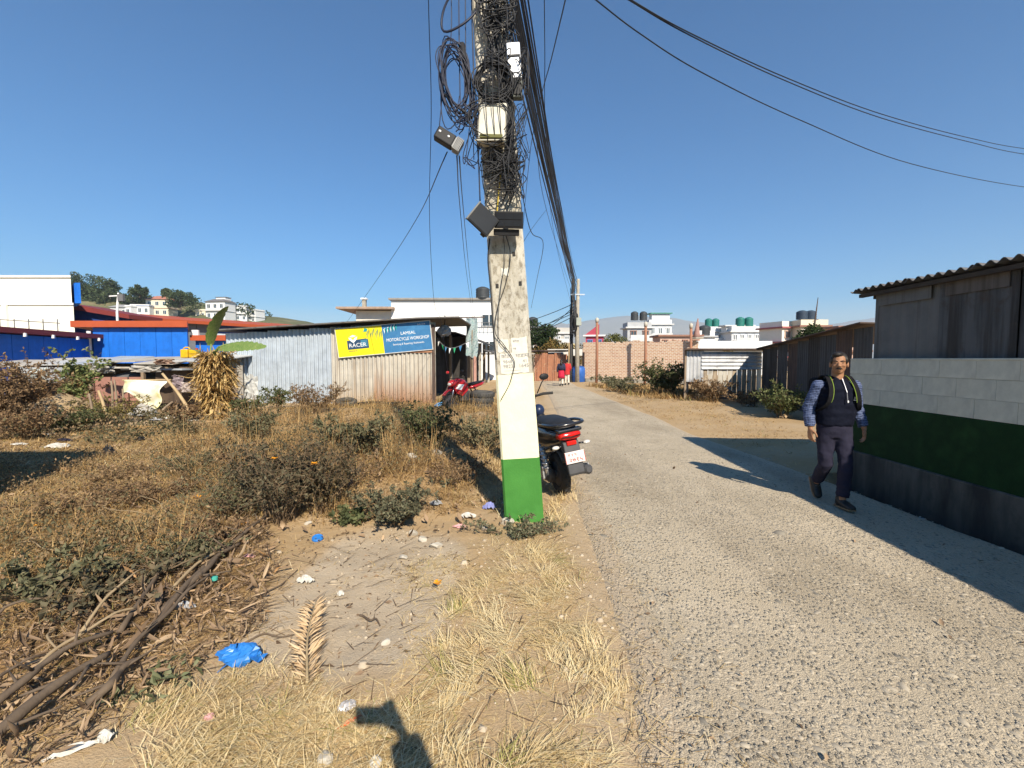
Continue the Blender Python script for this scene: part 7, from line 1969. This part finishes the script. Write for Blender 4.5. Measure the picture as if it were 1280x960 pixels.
shrub('shrub', 'leafy olive shrub in front of the dry banana skirt', S(318, 548), .60, .6, 20, 8, 2200, .07, WEED, TWIG, 10, SG)
shrub('shrub', 'bright green weed growing by the blue grey shed sheets', S(344, 511), .75, .5, 16, 7, 1200, .10, WEED_G, TWIG, 11, SG)
shrub('shrub', 'broad low brown weed mat in front of the tall dark shrub', S(330, 600), .48, .7, 22, 8, 2400, .05, WEED_D, TWIG, 12, SG)
shrub('shrub', 'dusty low weeds creeping round the foot of the painted pole', S(640, 668), .15, .40, 24, 8, 2000, .030, VM('creeping grey leaf', [(.06, .07, .04), (.11, .12, .07), (.18, .18, .11), (.3, .26, .16)], .2), TWIG, 13, SG, lo=.1, sq=(1.3, .6))
shrub('shrub', 'dark broad leafed creeper in the lower left corner weeds', S(135, 745), .20, .46, 26, 7, 640, .044, VM('broad weed leaf', [(.05, .045, .03), (.09, .08, .05), (.14, .12, .07), (.22, .16, .10)], .2), TWIG, 14, SG, lo=.1, lw=.75)
shrub('shrub', 'dark brown weed clump at the left edge below the straw field', S(45, 745), .26, .40, 18, 7, 1300, .05, WEED, TWIG, 15, SG, lo=.1)
shrub('shrub', 'small green leafed plant on the soil left of the blue bag', S(212, 850), .09, .15, 8, 2, 62, .062, VM('fresh dusty leaf', [(.085, .10, .05), (.14, .155, .08), (.21, .21, .12)], .15), TWIG, 16, SG, lo=.3, lw=.42)
shrub('shrub', 'grey green sprig at the left end of the leaf litter', S(180, 872), .07, .14, 7, 2, 55, .06, VM('fresh dusty leaf', []), TWIG, 17, SG, lo=.3, lw=.42) 
for k, (px, py, h, r_, mt, lb) in enumerate([(95, 640, .26, .55, WEED_D, 'flattened reddish brown weed in the matted field nearest the left edge'), (200, 625, .30, .55, WEED_D, 'dead brown weed mat left of the tall dark shrub'), (245, 590, .34, .55, WEED, 'dusty weed left of the brown weed mat, in the field'),
        (150, 600, .2, .6, WEED_D, 'low rusty weed near the end of the field shadow'), (270, 680, .22, .35, WEED_D, 'crushed brown weed at the top of the leaf litter'), (225, 705, .2, .4, WEED, 'flattened dusty weed behind the stout brown branch end'), (560, 600, .28, .5, WEED_D, 'dry brown weed in the straw left of the pole shadow'), (420, 600, .4, .45, WEED_D, 'rust brown weed right behind the dense brown shrub')]):
    shrub('shrub', lb, S(px, py), h, r_, 26, 8, 1700, .034, mt, TWIG, 60 + k, SG, lo=.0)
LG = 'bushes along the left shacks'
shrub('bush', 'tall rust brown dead bush at the left edge before the blue wing', S(8, 540), 1.85, 1.05, 44, 10, 6500, .075, WEED_D, TWIG, 31, LG, cat='bush', lo=.1)
shrub('bush', 'green sapling standing up against the blue wing wall', Vector((-12.35, 12.6, .3)), 1.75, .62, 10, 6, 1300, .105, VM('sapling leaf', [(.06, .09, .03), (.12, .16, .05), (.24, .25, .10), (.36, .34, .16)], .3), TWIG, 32, LG, cat='bush', lo=.3, lw=.6)
shrub('bush', 'dark green low bush by the white plastic scraps at the left', S(92, 540), .62, .70, 22, 8, 2800, .06, WEED_G, TWIG, 33, LG, cat='bush')
shrub('bush', 'reddish dry bush over the soil heap at the left', S(72, 520), 1.15, 1.0, 28, 9, 4200, .065, VM('rust leaf', [(.09, .045, .02), (.17, .085, .04), (.25, .14, .06), (.30, .22, .07)], .2), TWIG, 34, LG, cat='bush')
shrub('bush', 'yellowing weed bush among the stakes left of the white tarp', S(138, 530), .75, .7, 22, 8, 2600, .058, VM('yellowing leaf', [(.07, .07, .03), (.15, .13, .05), (.30, .24, .08), (.40, .33, .12)], .25), TWIG, 35, LG, cat='bush')
shrub('bush', 'dry brown bush under the tall rust brown one at the left edge', S(30, 548), .85, 1.0, 26, 9, 3600, .055, WEED_D, TWIG, 36, LG, cat='bush')
shrub('bush', 'scrubby brown weeds between the leaning pole and the banana plant', S(228, 528), .55, .6, 18, 7, 1200, .08, WEED_D, TWIG, 37, LG, cat='bush')
shrub('bush', 'green weeds at the right foot of the dry banana skirt', S(310, 525), .65, .5, 16, 7, 1100, .09, WEED_G, TWIG, 38, LG, cat='bush')
RG = 'bushes on the right of the lane'
shrub('bush', 'large dark leafy bush before the brick wall', Vector((7.0, 20.3, 0)), 1.65, 1.35, 40, 10, 5200, .13, VM('right bush leaf', [(.03, .04, .017), (.06, .075, .03), (.11, .12, .05), (.2, .18, .08)], .2), TWIG, 41, RG, cat='bush')
shrub('bush', 'dry brown bush spreading in front of the striped shed', Vector((7.9, 17.6, 0)), .95, 1.15, 30, 9, 2800, .10, WEED_D, TWIG, 42, RG, cat='bush')
shrub('bush', 'leafy bush in the shade beside the dark lean-to', S(975, 522), 1.05, .80, 28, 9, 3000, .09, VM('shade bush leaf', [(.05, .065, .025), (.09, .115, .04), (.15, .17, .07), (.24, .23, .10)], .25), TWIG, 43, RG, cat='bush')
shrub('bush', 'brown weeds at the foot of the striped shed slats', Vector((9.0, 17.2, 0)), .55, 1.0, 24, 8, 1700, .08, WEED_D, TWIG, 44, RG, cat='bush')
shrub('bush', 'low straggling weeds along the left foot of the brick wall', Vector((6.2, 26.6, 0)), .75, 1.4, 24, 8, 1700, .13, WEED, TWIG, 45, RG, cat='bush')
shrub('bush', 'low dry weeds between the two pipe posts', Vector((5.6, 22.4, 0)), .60, .9, 20, 8, 1400, .10, WEED, TWIG, 46, RG, cat='bush')
shrub('bush', 'small dry weeds at the end of the dark lean-to shade', S(935, 508), .5, .6, 18, 7, 1200, .08, WEED_D, TWIG, 47, RG, cat='bush')

# ------------------------------------------------------------------ leaf litter, branches, frond
LIT = [(-40, 800), (130, 745), (230, 700), (330, 660), (345, 720), (330, 790), (260, 840), (170, 880), (90, 950), (-40, 1010)]
xy = scatter(LIT, 3600, 1.1); n = len(xy)
P = with_z(xy, .012 + .03 * nr.random(n)); az = nr.normal(R(35), .8, n) + np.where(nr.random(n) < .5, 0, math.pi)
D = unit(np.stack([np.cos(az), np.sin(az), nr.normal(.06, .22, n)], 1)); L = nr.lognormal(-2.85, .45, n)
v1 = curls(P, D, L, L * nr.uniform(.06, .2, n), np.clip(nr.normal(.5, .26, n), 0, 1), nr.normal(.5, .9, n))
xy = scatter([(-60, 560), (640, 540), (640, 660), (330, 700), (-60, 760)], 2600, 1.6); P = with_z(xy, .03); n = len(xy)
D = unit(nr.normal(size=(n, 3)) * np.array([1, 1, .35])); L = nr.lognormal(-3.1, .4, n); v2 = curls(P, D, L, L * .4, np.clip(nr.normal(.5, .25, n), 0, 1), nr.normal(.4, .8, n))
xy = scatter(BARE_E, 420, 1.0); P = with_z(xy, .006); n = len(xy); D = unit(nr.normal(size=(n, 3)) * np.array([1, 1, .1])); L = nr.lognormal(-3.8, .45, n); v3 = leaves(P, D, L, L * .4, np.clip(nr.normal(.3, .25, n), 0, 1), .3)
v, f, a = merge([v1, v2, v3]); tag(np_mesh('leaf_litter', v, f, LITTER, a), 'dry brown leaves strewn over the soil', kind='stuff')
def twig_litter():
    n = 900
    xy = np.concatenate([scatter(LIT, 520, 1.0), scatter(BARE_E, 130, 1.0), scatter(VERGE, 120, 1.0), scatter(MIDW, 130, 1.5)]); n = len(xy)
    P = with_z(xy, .012); L = nr.lognormal(-2.2, .5, n)
    v = blades(P, L, np.full(n, .0055), nr.uniform(1.35, 1.6, n), nr.uniform(-.1, .12, n), np.where(nr.random(n) < .6, nr.normal(R(38), .35, n), nr.uniform(0, 6.28, n)), 3, nr.random(n) * .7)
    tag(np_mesh('twigs', v[0], v[1], WEED_D, v[2]), 'short broken twigs lying among the leaves', kind='stuff')
twig_litter()
BG = 'dead branches lying at the lower left'
BR_D = M('dark branch bark', (.15, .11, .075), (.09, .065, .045), 9, .9, .6, 60, stretch=(1, 1, 1)); BR_P = M('pale branch', (.36, .27, .16), (.26, .19, .11), 9, .85, .5, 60)
for k, (x0, y0, x1, y1, r, lift, m_, lb) in enumerate([
        (-40, 965, 137, 838, .027, .09, BR_D, 'thickest dead branch running out of the lower left corner'), (-30, 912, 142, 812, .020, .10, BR_D, 'long dark branch just above the thickest branch'),
        (112, 888, 178, 838, .021, .07, BR_D, 'short curved dark branch left of the green leafed plant'), (102, 806, 182, 737, .009, .14, BR_P, 'pale thin stick standing out above the leaf litter'),
        (150, 800, 262, 655, .016, .10, BR_D, 'long dark branch rising from the litter to the dark shrub'), (188, 800, 335, 655, .019, .09, BR_D, 'longest dark branch along the edge of the bare soil'),
        (200, 775, 300, 690, .024, .07, BR_D, 'stout brown branch end in the middle of the litter'), (240, 818, 290, 800, .010, .02, BR_P, 'short pale stick left of the blue bag'),
        (306, 805, 368, 795, .006, .01, BR_D, 'straight thin dark stick right of the blue bag'), (310, 762, 372, 714, .006, .012, BR_D, 'thin dark stick across the top of the bare soil'),
        (140, 860, 262, 735, .014, .09, BR_D, 'dark branch lying between the blue bag and the stout branch end'), (215, 742, 330, 668, .012, .07, BR_P, 'pale brown stem along the upper edge of the litter'), (30, 868, 170, 780, .011, .10, BR_P, 'thin tan stem crossing above the two long dark branches'), (-30, 800, 60, 770, .010, .1, BR_D, 'dark twig at the left edge under the brown weed clump'),
        (52, 790, 86, 830, .008, .05, BR_P, 'small pale stick pointing down at the left'), (-30, 875, 60, 830, .009, .05, BR_D, 'short dark stick at the left edge above the long branches'),
        (450, 770, 475, 784, .008, .012, BR_D, 'little curved dark stick on the bare sandy soil'), (95, 640, 205, 665, .005, .10, BR_P, 'bleached thin stalk lying over the matted straw'),
        (15, 687, 105, 722, .005, .10, BR_P, 'bleached stalk slanting over the weeds at the left'), (170, 626, 208, 655, .005, .12, BR_P, 'short curved bleached stalk in the matted straw')]):
    a = on_ground(x0, y0, .0); b_ = on_ground(x1, y1, .0); a.z += lift * .5; b_.z += lift
    rr2 = random.Random(k); mids = [a.lerp(b_, t) + Vector((rr2.gauss(0, .018), rr2.gauss(0, .018), lift * .5 + rr2.gauss(0, .008))) for t in (.25, .5, .75)]
    P = curve_pts([a] + mids + [b_], 20); nP = len(P); mb = MB()
    mb.tube([p - a for p in P], [r * (1 - .45 * i / (nP - 1)) * rr2.uniform(.88, 1.12) for i in range(nP)], 8)
    for q in range(3 if r > .01 else 1):
        i = rr2.randint(4, nP - 4); d = Vector((rr2.gauss(0, 1), rr2.gauss(0, 1), abs(rr2.gauss(0, .6)))).normalized(); mb.tube([P[i] - a, P[i] - a + d * r * 3, P[i] - a + d * r * rr2.uniform(4, 9)], [r * .4, r * .3, r * .15], 6)
    tag(mb.build('branch', m_, None, smooth=True, loc=a), lb, 'branch', BG)
def frond():
    a = on_ground(384, 858, .02); b_ = on_ground(392, 765, .05); t = thing('dry_frond', 'dry tan palm frond lying on the bare soil right of the blue bag', 'frond', a)
    d = b_ - a; tip = d; P = curve_pts([Vector((0, 0, 0)), d * .5 + Vector((-.015, 0, .03)), tip + Vector((.02, 0, .03))], 20)
    MB().tube(P, [.007 * (1 - .8 * i / 20) + .001 for i in range(len(P))], 6).build('midrib', TWIG_P, t, smooth=True)
    n = 190; tt = nr.uniform(.02, .98, n); idx = np.minimum(19, (tt * 20).astype(int)); PP = np.array([tuple(P[i]) for i in idx]); side = np.where(nr.random(n) < .55, -1, 1)
    dd = np.array(tuple(d.normalized())); sd = np.cross(dd, [0, 0, 1]); D = unit(dd * nr.uniform(.7, 1.3, n)[:, None] + (sd * side[:, None]) * nr.uniform(.5, 1.25, n)[:, None] + np.stack([np.zeros(n), np.zeros(n), nr.normal(.05, .12, n)], 1))
    L = nr.uniform(.10, .19, n) * (1 - .35 * tt); v, f, a_ = leaves(PP, D, L, np.full(n, .011), np.clip(nr.normal(.7, .15, n), 0, 1), .3)
    o = np_mesh('leaflets', v, f, VM('tan frond', [(.38, .25, .13), (.60, .43, .25), (.72, .55, .35)], .2), a_, t); o['kind'] = 'stuff'
frond()

def road_straws():
    """loose straw and dust-dry leaf bits blown onto the lane edge"""
    n = 900; y = 1.6 + 9 * nr.random(n) ** 1.6; x = road_l(y) + np.abs(nr.normal(0, .22, n)); P = np.stack([x, y, .022 + .012 * nr.random(n)], 1)
    v = blades(P, nr.lognormal(-2.7, .45, n), np.full(n, .0036), nr.uniform(1.45, 1.58, n), nr.uniform(-.06, .12, n), nr.uniform(0, 6.28, n), 3, nr.random(n) * .9)
    n = 240; y = 1.6 + 14 * nr.random(n) ** 1.4; x = np.where(nr.random(n) < .6, road_l(y) + np.abs(nr.normal(0, .35, n)), nr.uniform(.8, 4.1, n)); P = np.stack([x, y, .024 + .008 * nr.random(n)], 1)
    D = unit(nr.normal(size=(n, 3)) * np.array([1, 1, .12])); L = nr.lognormal(-3.7, .4, n); c_ = curls(P, D, L, L * .45, nr.random(n) * .8, nr.normal(.3, .6, n))
    tag(np_mesh('straw_bits', v[0], v[1], STRAW, v[2]), 'loose straws blown onto the left edge of the lane', kind='stuff')
    tag(np_mesh('leaf_bits', c_[0], c_[1], LITTER, c_[2]), 'small dry leaf bits lying about the lane', kind='stuff')
road_straws()
# ------------------------------------------------------------------ litter and stones
def crumple(name, label, px, py, w, h, mat, cat, lift=.03, rough=.35, n=9, seed=0, group=None, rz=0.0, thick=.0015):
    r_ = random.Random(seed + int(px * 7 + py)); p = on_ground(px, py, .006)
    cz = math.cos(rz); sz = math.sin(rz); vs = []
    for j in range(n):
        for i in range(n):
            u = (i / (n - 1) - .5); v = (j / (n - 1) - .5); e = 1 - .25 * (abs(u) * 2) ** 2 * (abs(v) * 2) ** 2 * 2
            x = w * u * e + r_.uniform(-1, 1) * w * .05; y = h * v * e + r_.uniform(-1, 1) * h * .05
            z = lift * (.25 + rough * r_.uniform(-.6, 1) + .7 * max(0, 1 - (u * u + v * v) * 4))
            vs.append((x * cz - y * sz, x * sz + y * cz, max(.0, z)))
    o = MB().add(vs, [(j * n + i, j * n + i + 1, (j + 1) * n + i + 1, (j + 1) * n + i) for j in range(n - 1) for i in range(n - 1)]).build(name, mat, None, loc=p, solid=thick)
    return tag(o, label, cat, group)
def rock(name, label, px, py, r, mat, cat='stone', group=None, sq=(1, .8, .6), seed=0):
    p = on_ground(px, py, 0); bm = bmesh.new(); bmesh.ops.create_icosphere(bm, subdivisions=3, radius=1)
    r_ = random.Random(seed + int(px)); cuts = [(Vector((r_.gauss(0, 1), r_.gauss(0, 1), r_.gauss(0, 1))).normalized(), r_.uniform(.55, .85)) for _ in range(9)]
    for v in bm.verts:
        for d, k in cuts:
            q = v.co.dot(d)
            if q > k: v.co -= d * (q - k)
        v.co += v.co.normalized() * r_.uniform(-.02, .02); v.co = Vector((v.co.x * r * sq[0], v.co.y * r * sq[1], v.co.z * r * sq[2]))
    me = bpy.data.meshes.new(name); bm.to_mesh(me); bm.free(); me.materials.append(mat); o = bpy.data.objects.new(name, me); COL.objects.link(o); o.location = p + Vector((0, 0, r * sq[2] * .45)); o.rotation_euler = (r_.uniform(-.2, .2), r_.uniform(-.2, .2), r_.uniform(0, 6))
    return tag(o, label, cat, group)
PLB = M('blue bag plastic', (.03, .20, .58), (.02, .15, .46), 9, .4, spec=.45); PLW = M('white plastic film', (.60, .59, .55), (.40, .37, .31), 14, .6); PLG = M('grey plastic film', (.36, .38, .40), (.26, .27, .29), 8, .5)
PLP = M('pink wrapper', (.62, .34, .34), (.5, .24, .25), 9, .6); PLR = M('orange red wrapper', (.55, .12, .04), (.45, .09, .03), 9, .5); SLV = M('silver wrapper', (.45, .42, .40), (.62, .6, .58), 25, .3, metal=.4); PLV = M('violet plastic', (.16, .18, .42), (.28, .3, .55), 12, .5)
STN = M('pale stone', (.50, .46, .38), (.40, .36, .30), 9, .9, .5, 60); STD = M('grey stone', (.28, .26, .23), (.20, .185, .16), 9, .9, .5, 60)
def blue_bag():
    t = thing('plastic_bag', 'crumpled bright blue plastic bag on the soil at the lower left', 'plastic bag', on_ground(297, 828, 0))
    r_ = random.Random(4); n = 22; m = 15; vs = []
    for j in range(m):
        ph = -math.pi / 2 + math.pi * (j / (m - 1)) * .96
        for i in range(n):
            th = 6.283 * i / n
            k = 1 + .16 * math.sin(3 * th + 2 * ph) + .10 * math.sin(7 * th + 5 * ph) + r_.uniform(-.09, .09)
            vs.append((.105 * k * math.cos(ph) * math.cos(th), .062 * k * math.cos(ph) * math.sin(th), max(.002, .045 + .047 * k * math.sin(ph) + .02 * math.cos(th) * math.sin(ph * 2))))
    mb = MB().add(vs, [(j * n + i, j * n + (i + 1) % n, (j + 1) * n + (i + 1) % n, (j + 1) * n + i) for j in range(m - 1) for i in range(n)]); o = mb.build('sack', PLB, t)
    hd = MB()
    vs = [(.05 + .10 * i / 7 + r_.uniform(-.006, .006), -.03 + .022 * math.sin(i) + (.05 if q else 0), .075 - .008 * i + r_.uniform(-.008, .012)) for q in (0, 1) for i in range(8)]
    hd.add(vs, [(i, i + 1, 8 + i + 1, 8 + i) for i in range(7)]); hd.build('handle_flap', PLB, t, solid=.002)
    vs = [(.02 - .07 * i / 5, -.045 - .01 * i + (.035 if q else 0), .06 - .010 * i) for q in (0, 1) for i in range(6)]; MB().add(vs, [(i, i + 1, 6 + i + 1, 6 + i) for i in range(5)]).build('handle_flap', PLB, t, solid=.002)
blue_bag()
def lid():
    t = thing('jar_cover', 'round blue plastic lid lying on the bare soil', 'lid', on_ground(397, 675, .012)); t.rotation_euler = (R(14), R(5), 0)
    MB().tube([(0, 0, 0), (0, 0, .012), (0, 0, .018)], [.048, .048, .044], 22).build('disc', PLB, t, smooth=False); MB().torus((0, 0, .017), .040, .004, 'Z', 22, 6).build('rim', PLB, t, smooth=True)
lid()
crumple('plastic_scrap', 'torn white plastic tray on the bare soil above the palm frond', 382, 729, .13, .05, PLW, 'plastic scrap', .05)
crumple('paper_scrap', 'small crumpled white paper on the bare sandy soil', 426, 745, .045, .04, PLW, 'paper scrap', .03)
crumple('wrapper', 'silver snack wrapper beside the phone shadow', 434, 885, .085, .07, SLV, 'wrapper', .02, rz=.5)
crumple('wrapper', 'orange red wrapper strip below the silver one', 437, 905, .11, .018, PLR, 'wrapper', .012, rz=.75)
crumple('wrapper', 'pink and white wrapper in the litter by the dark shrub', 312, 697, .10, .05, PLP, 'wrapper', .02)
crumple('wrapper', 'pink wrapper in the straw right of the blue bag corner', 262, 900, .05, .035, PLP, 'wrapper', .02)
crumple('plastic_scrap', 'grey clear plastic scrap in the leaf litter', 232, 760, .13, .06, PLG, 'plastic scrap', .035)
crumple('plastic_scrap', 'long white rag end at the bottom left', 92, 942, .20, .03, PLW, 'rag', .03, rz=.55)
crumple('plastic_scrap', 'white knotted end of rag at the bottom left', 132, 927, .06, .05, PLW, 'rag', .04)
crumple('paper_scrap', 'white paper scrap at the bottom edge beside the phone shadow', 470, 956, .05, .07, PLW, 'paper scrap', .02, rz=.4)
crumple('paper_scrap', 'white packet lying at the edge of the road', 766, 722, .10, .065, PLW, 'packet', .02, rz=-.5)
crumple('plastic_scrap', 'violet blue plastic crumpled left of the pole foot', 612, 637, .14, .08, PLV, 'plastic scrap', .07)
crumple('plastic_scrap', 'white film tangled in the weeds left of the pole foot', 585, 648, .16, .08, PLW, 'plastic scrap', .05)
crumple('plastic_scrap', 'pink rag in the weeds left of the pole foot', 575, 660, .14, .05, PLP, 'rag', .03)
crumple('plastic_scrap', 'faded white film by the low round bush', 545, 630, .14, .08, PLG, 'plastic scrap', .05)
crumple('plastic_scrap', 'white scrap on the straw field at the left edge', 24, 556, .34, .16, PLW, 'plastic scrap', .03)
crumple('plastic_scrap', 'white scrap in the field under the dark green bush', 62, 543, .24, .14, PLW, 'plastic scrap', .025)
crumple('plastic_scrap', 'white sack end beside the dark green low bush', 70, 522, .42, .3, PLW, 'plastic scrap', .07)
crumple('plastic_scrap', 'pale sheet scrap above the dark green low bush', 95, 508, .6, .3, PLG, 'plastic scrap', .08)
crumple('plastic_scrap', 'white scrap at the foot of the leaning pole', 212, 524, .35, .2, PLW, 'plastic scrap', .08)
crumple('plastic_scrap', 'pale scrap at the foot of the banana plant', 240, 526, .3, .2, PLW, 'plastic scrap', .06)
crumple('plastic_scrap', 'grey scrap under the grey sheet by the white tarp', 195, 526, .35, .2, PLG, 'plastic scrap', .08)
crumple('plastic_scrap', 'black plastic lump at the corner of the field shadow', 136, 570, .20, .16, BLACKP, 'plastic lump', .16)
crumple('plastic_scrap', 'black rubber scrap lying in the middle of the field', 177, 551, .20, .14, BLACKP, 'rubber scrap', .08)
crumple('plastic_scrap', 'brown cloth scrap lying in the field left of the black rubber scrap', 80, 552, .35, .1, TROU, 'rag', .05)
crumple('tarp_sheet', 'crumpled blue tarp on the ground before the red motorcycle', 560, 509, .95, .4, M('light blue tarp', (.10, .32, .60), (.07, .24, .5), 5, .6), 'tarp', .16)
crumple('plastic_scrap', 'white scrap in the grass beside the shaded lean-to bush', 938, 508, .3, .12, PLW, 'plastic scrap', .08)
crumple('paper_scrap', 'brown cardboard scrap on the dirt by the walking man', 982, 523, .35, .14, M('cardboard', (.42, .30, .18), (.34, .24, .14), 8, .9), 'cardboard scrap', .1)
crumple('plastic_scrap', 'crumpled pale scrap in the dark gutter by the wall', 1150, 652, .1, .06, PLG, 'plastic scrap', .03)
crumple('leaf', 'big yellow green leaf hanging in the litter by the dark shrub', 263, 668, .10, .13, M('yellow leaf', (.38, .40, .12), (.48, .42, .16), 8, .7), 'leaf', .10)
crumple('leaf', 'pale fallen leaf at the road edge above the bottom corner', 742, 805, .04, .05, M('pale leaf', (.58, .44, .28), (.5, .36, .22), 8, .7), 'leaf', .015)
t = thing('bottle_cap', 'small turquoise plastic cap in the leaf litter', 'cap', on_ground(268, 730, .03)); MB().tube([(0, 0, 0), (0, 0, .02)], .022, 12).build('shell', M('turquoise', (.08, .45, .36)), t); MB().tube([(0, 0, .02), (0, 0, .024)], .016, 12).build('top', M('turquoise', ()), t)
for k, (px, py, r, lb) in enumerate([(408, 952, .045, 'pale squarish stone at the bottom edge'), (517, 668, .055, 'white stone at the right edge of the bare soil'), (528, 676, .050, 'second white stone beside the white one at the bare soil edge'), (504, 698, .045, 'flat pale stone left below the white stones'),
        (545, 684, .06, 'flat tan stone right of the white stones'), (634, 655, .075, 'rounded pale rock against the left foot of the pole'), (605, 662, .06, 'grey broken slab standing left of the pole foot'), (433, 598, .10, 'grey stone below the olive shrub'), (442, 590, .10, 'larger grey stone beside the grey one below the olive shrub'),
        (515, 572, .09, 'pale stone under the dark green shrub'), (545, 568, .10, 'grey stone in the pole shadow'), (385, 655, .04, 'small stone at the upper edge of the bare soil'), (482, 805, .03, 'flat stone set in the sandy soil')]):
    rock('stone', lb, px, py, r, STD if 'grey' in lb else STN, seed=k)
FG = 'orange flower heads in the weeds'
for k, (px, py, lb) in enumerate([(343, 574, 'in the leaves of the tall dark shrub'), (393, 580, 'in the brown weed shrub'), (547, 738, 'on the straw by the bare soil'), (306, 662, 'at the foot of the dark shrub over the litter'), (452, 534, 'low in the olive shrub'), (247, 628, 'in the matted straw at the left'), (48, 664, 'pale yellow in the weeds at the left')]):
    p = on_ground(px, py, .05 if py > 600 else .35 if py > 560 else .4)
    if py < 600: p = at(px, py, on_ground(px, 640 if px < 430 else 565).y - .35)
    t = thing('flower', ('orange flower head ' if 'yellow' not in lb else 'flower scrap ') + lb, 'flower', p, 0, FG); mb = MB(); rr3 = random.Random(k)
    for q in range(14):
        a = 6.283 * q / 14; e = rr3.uniform(.1, .9); r_ = .026 * max(1, p.y / 4); mb.add([(0, 0, 0), (r_ * math.cos(a - .25), r_ * math.sin(a - .25), r_ * e), (r_ * 1.2 * math.cos(a), r_ * 1.2 * math.sin(a), r_ * e * .8), (r_ * math.cos(a + .25), r_ * math.sin(a + .25), r_ * e)], [(0, 1, 2, 3)])
    mb.build('petals', M('marigold', (.75, .33, .01), (.68, .26, .01), 9, .7), t); MB().ball((0, 0, .004), .008 * max(1, p.y / 4), 8, 5).build('heart', M('heart', (.4, .2, .02)), t)
def pebble_scatter():
    n = 1500; xy = np.concatenate([scatter(BARE_E, 260, 1.0), scatter(VERGE, 350, 1.0), scatter([(690, 620), (735, 640), (800, 780), (815, 900), (700, 700)], 250, 1.0)])
    n = len(xy); s = .0055 * nr.lognormal(0, .55, n); k = 6; t = np.arange(k) * 2 * np.pi / k; rr_ = nr.uniform(.7, 1.25, (n, k)); z = gz(xy[:, 0], xy[:, 1])
    bx = xy[:, 0][:, None] + np.cos(t) * rr_ * s[:, None] * 1.3; by = xy[:, 1][:, None] + np.sin(t) * rr_ * s[:, None]
    base = np.stack([bx, by, np.repeat(z[:, None] - .003, k, 1)], 2); top = np.stack([xy[:, 0][:, None] + (bx - xy[:, 0][:, None]) * .55, xy[:, 1][:, None] + (by - xy[:, 1][:, None]) * .55, np.repeat((z + s * .9)[:, None], k, 1)], 2)
    V = np.concatenate([base, top], 1).reshape(-1, 3); o = (np.arange(n) * 2 * k)[:, None]; F = []
    for i in range(k): q = (i + 1) % k; F += [(i, q, k + q), (i, k + q, k + i)]
    for i in range(1, k - 1): F.append((k, k + i, k + i + 1))
    tag(np_mesh('pebbles', V, (o[:, :, None] + np.array(F)[None]).reshape(-1, 3), VM('soil stone', [(.22, .175, .125), (.36, .295, .21), (.48, .40, .30)], 0, .9), np.repeat(nr.random(n), 2 * k)), 'small stones and clods on the soil', kind='stuff')
pebble_scatter()

# ------------------------------------------------------------------ the air
def haze():
    me_ = MB().box((0, 4000, 433), (18600, 10200, 870)); 
    m = bpy.data.materials.new('haze air'); m.use_nodes = True; nt = m.node_tree; nt.nodes.clear()
    out = nt.nodes.new('ShaderNodeOutputMaterial'); pv = nt.nodes.new('ShaderNodeVolumePrincipled')
    pv.inputs['Color'].default_value = (.74, .85, 1.0, 1); pv.inputs['Density'].default_value = 1.5e-4; pv.inputs['Anisotropy'].default_value = 0.0
    nt.links.new(pv.outputs[0], out.inputs['Volume'])
    o = me_.build('haze', m); tag(o, 'pale dry-season haze over the town', kind='stuff')
haze()
sc.cycles.volume_bounces = 0
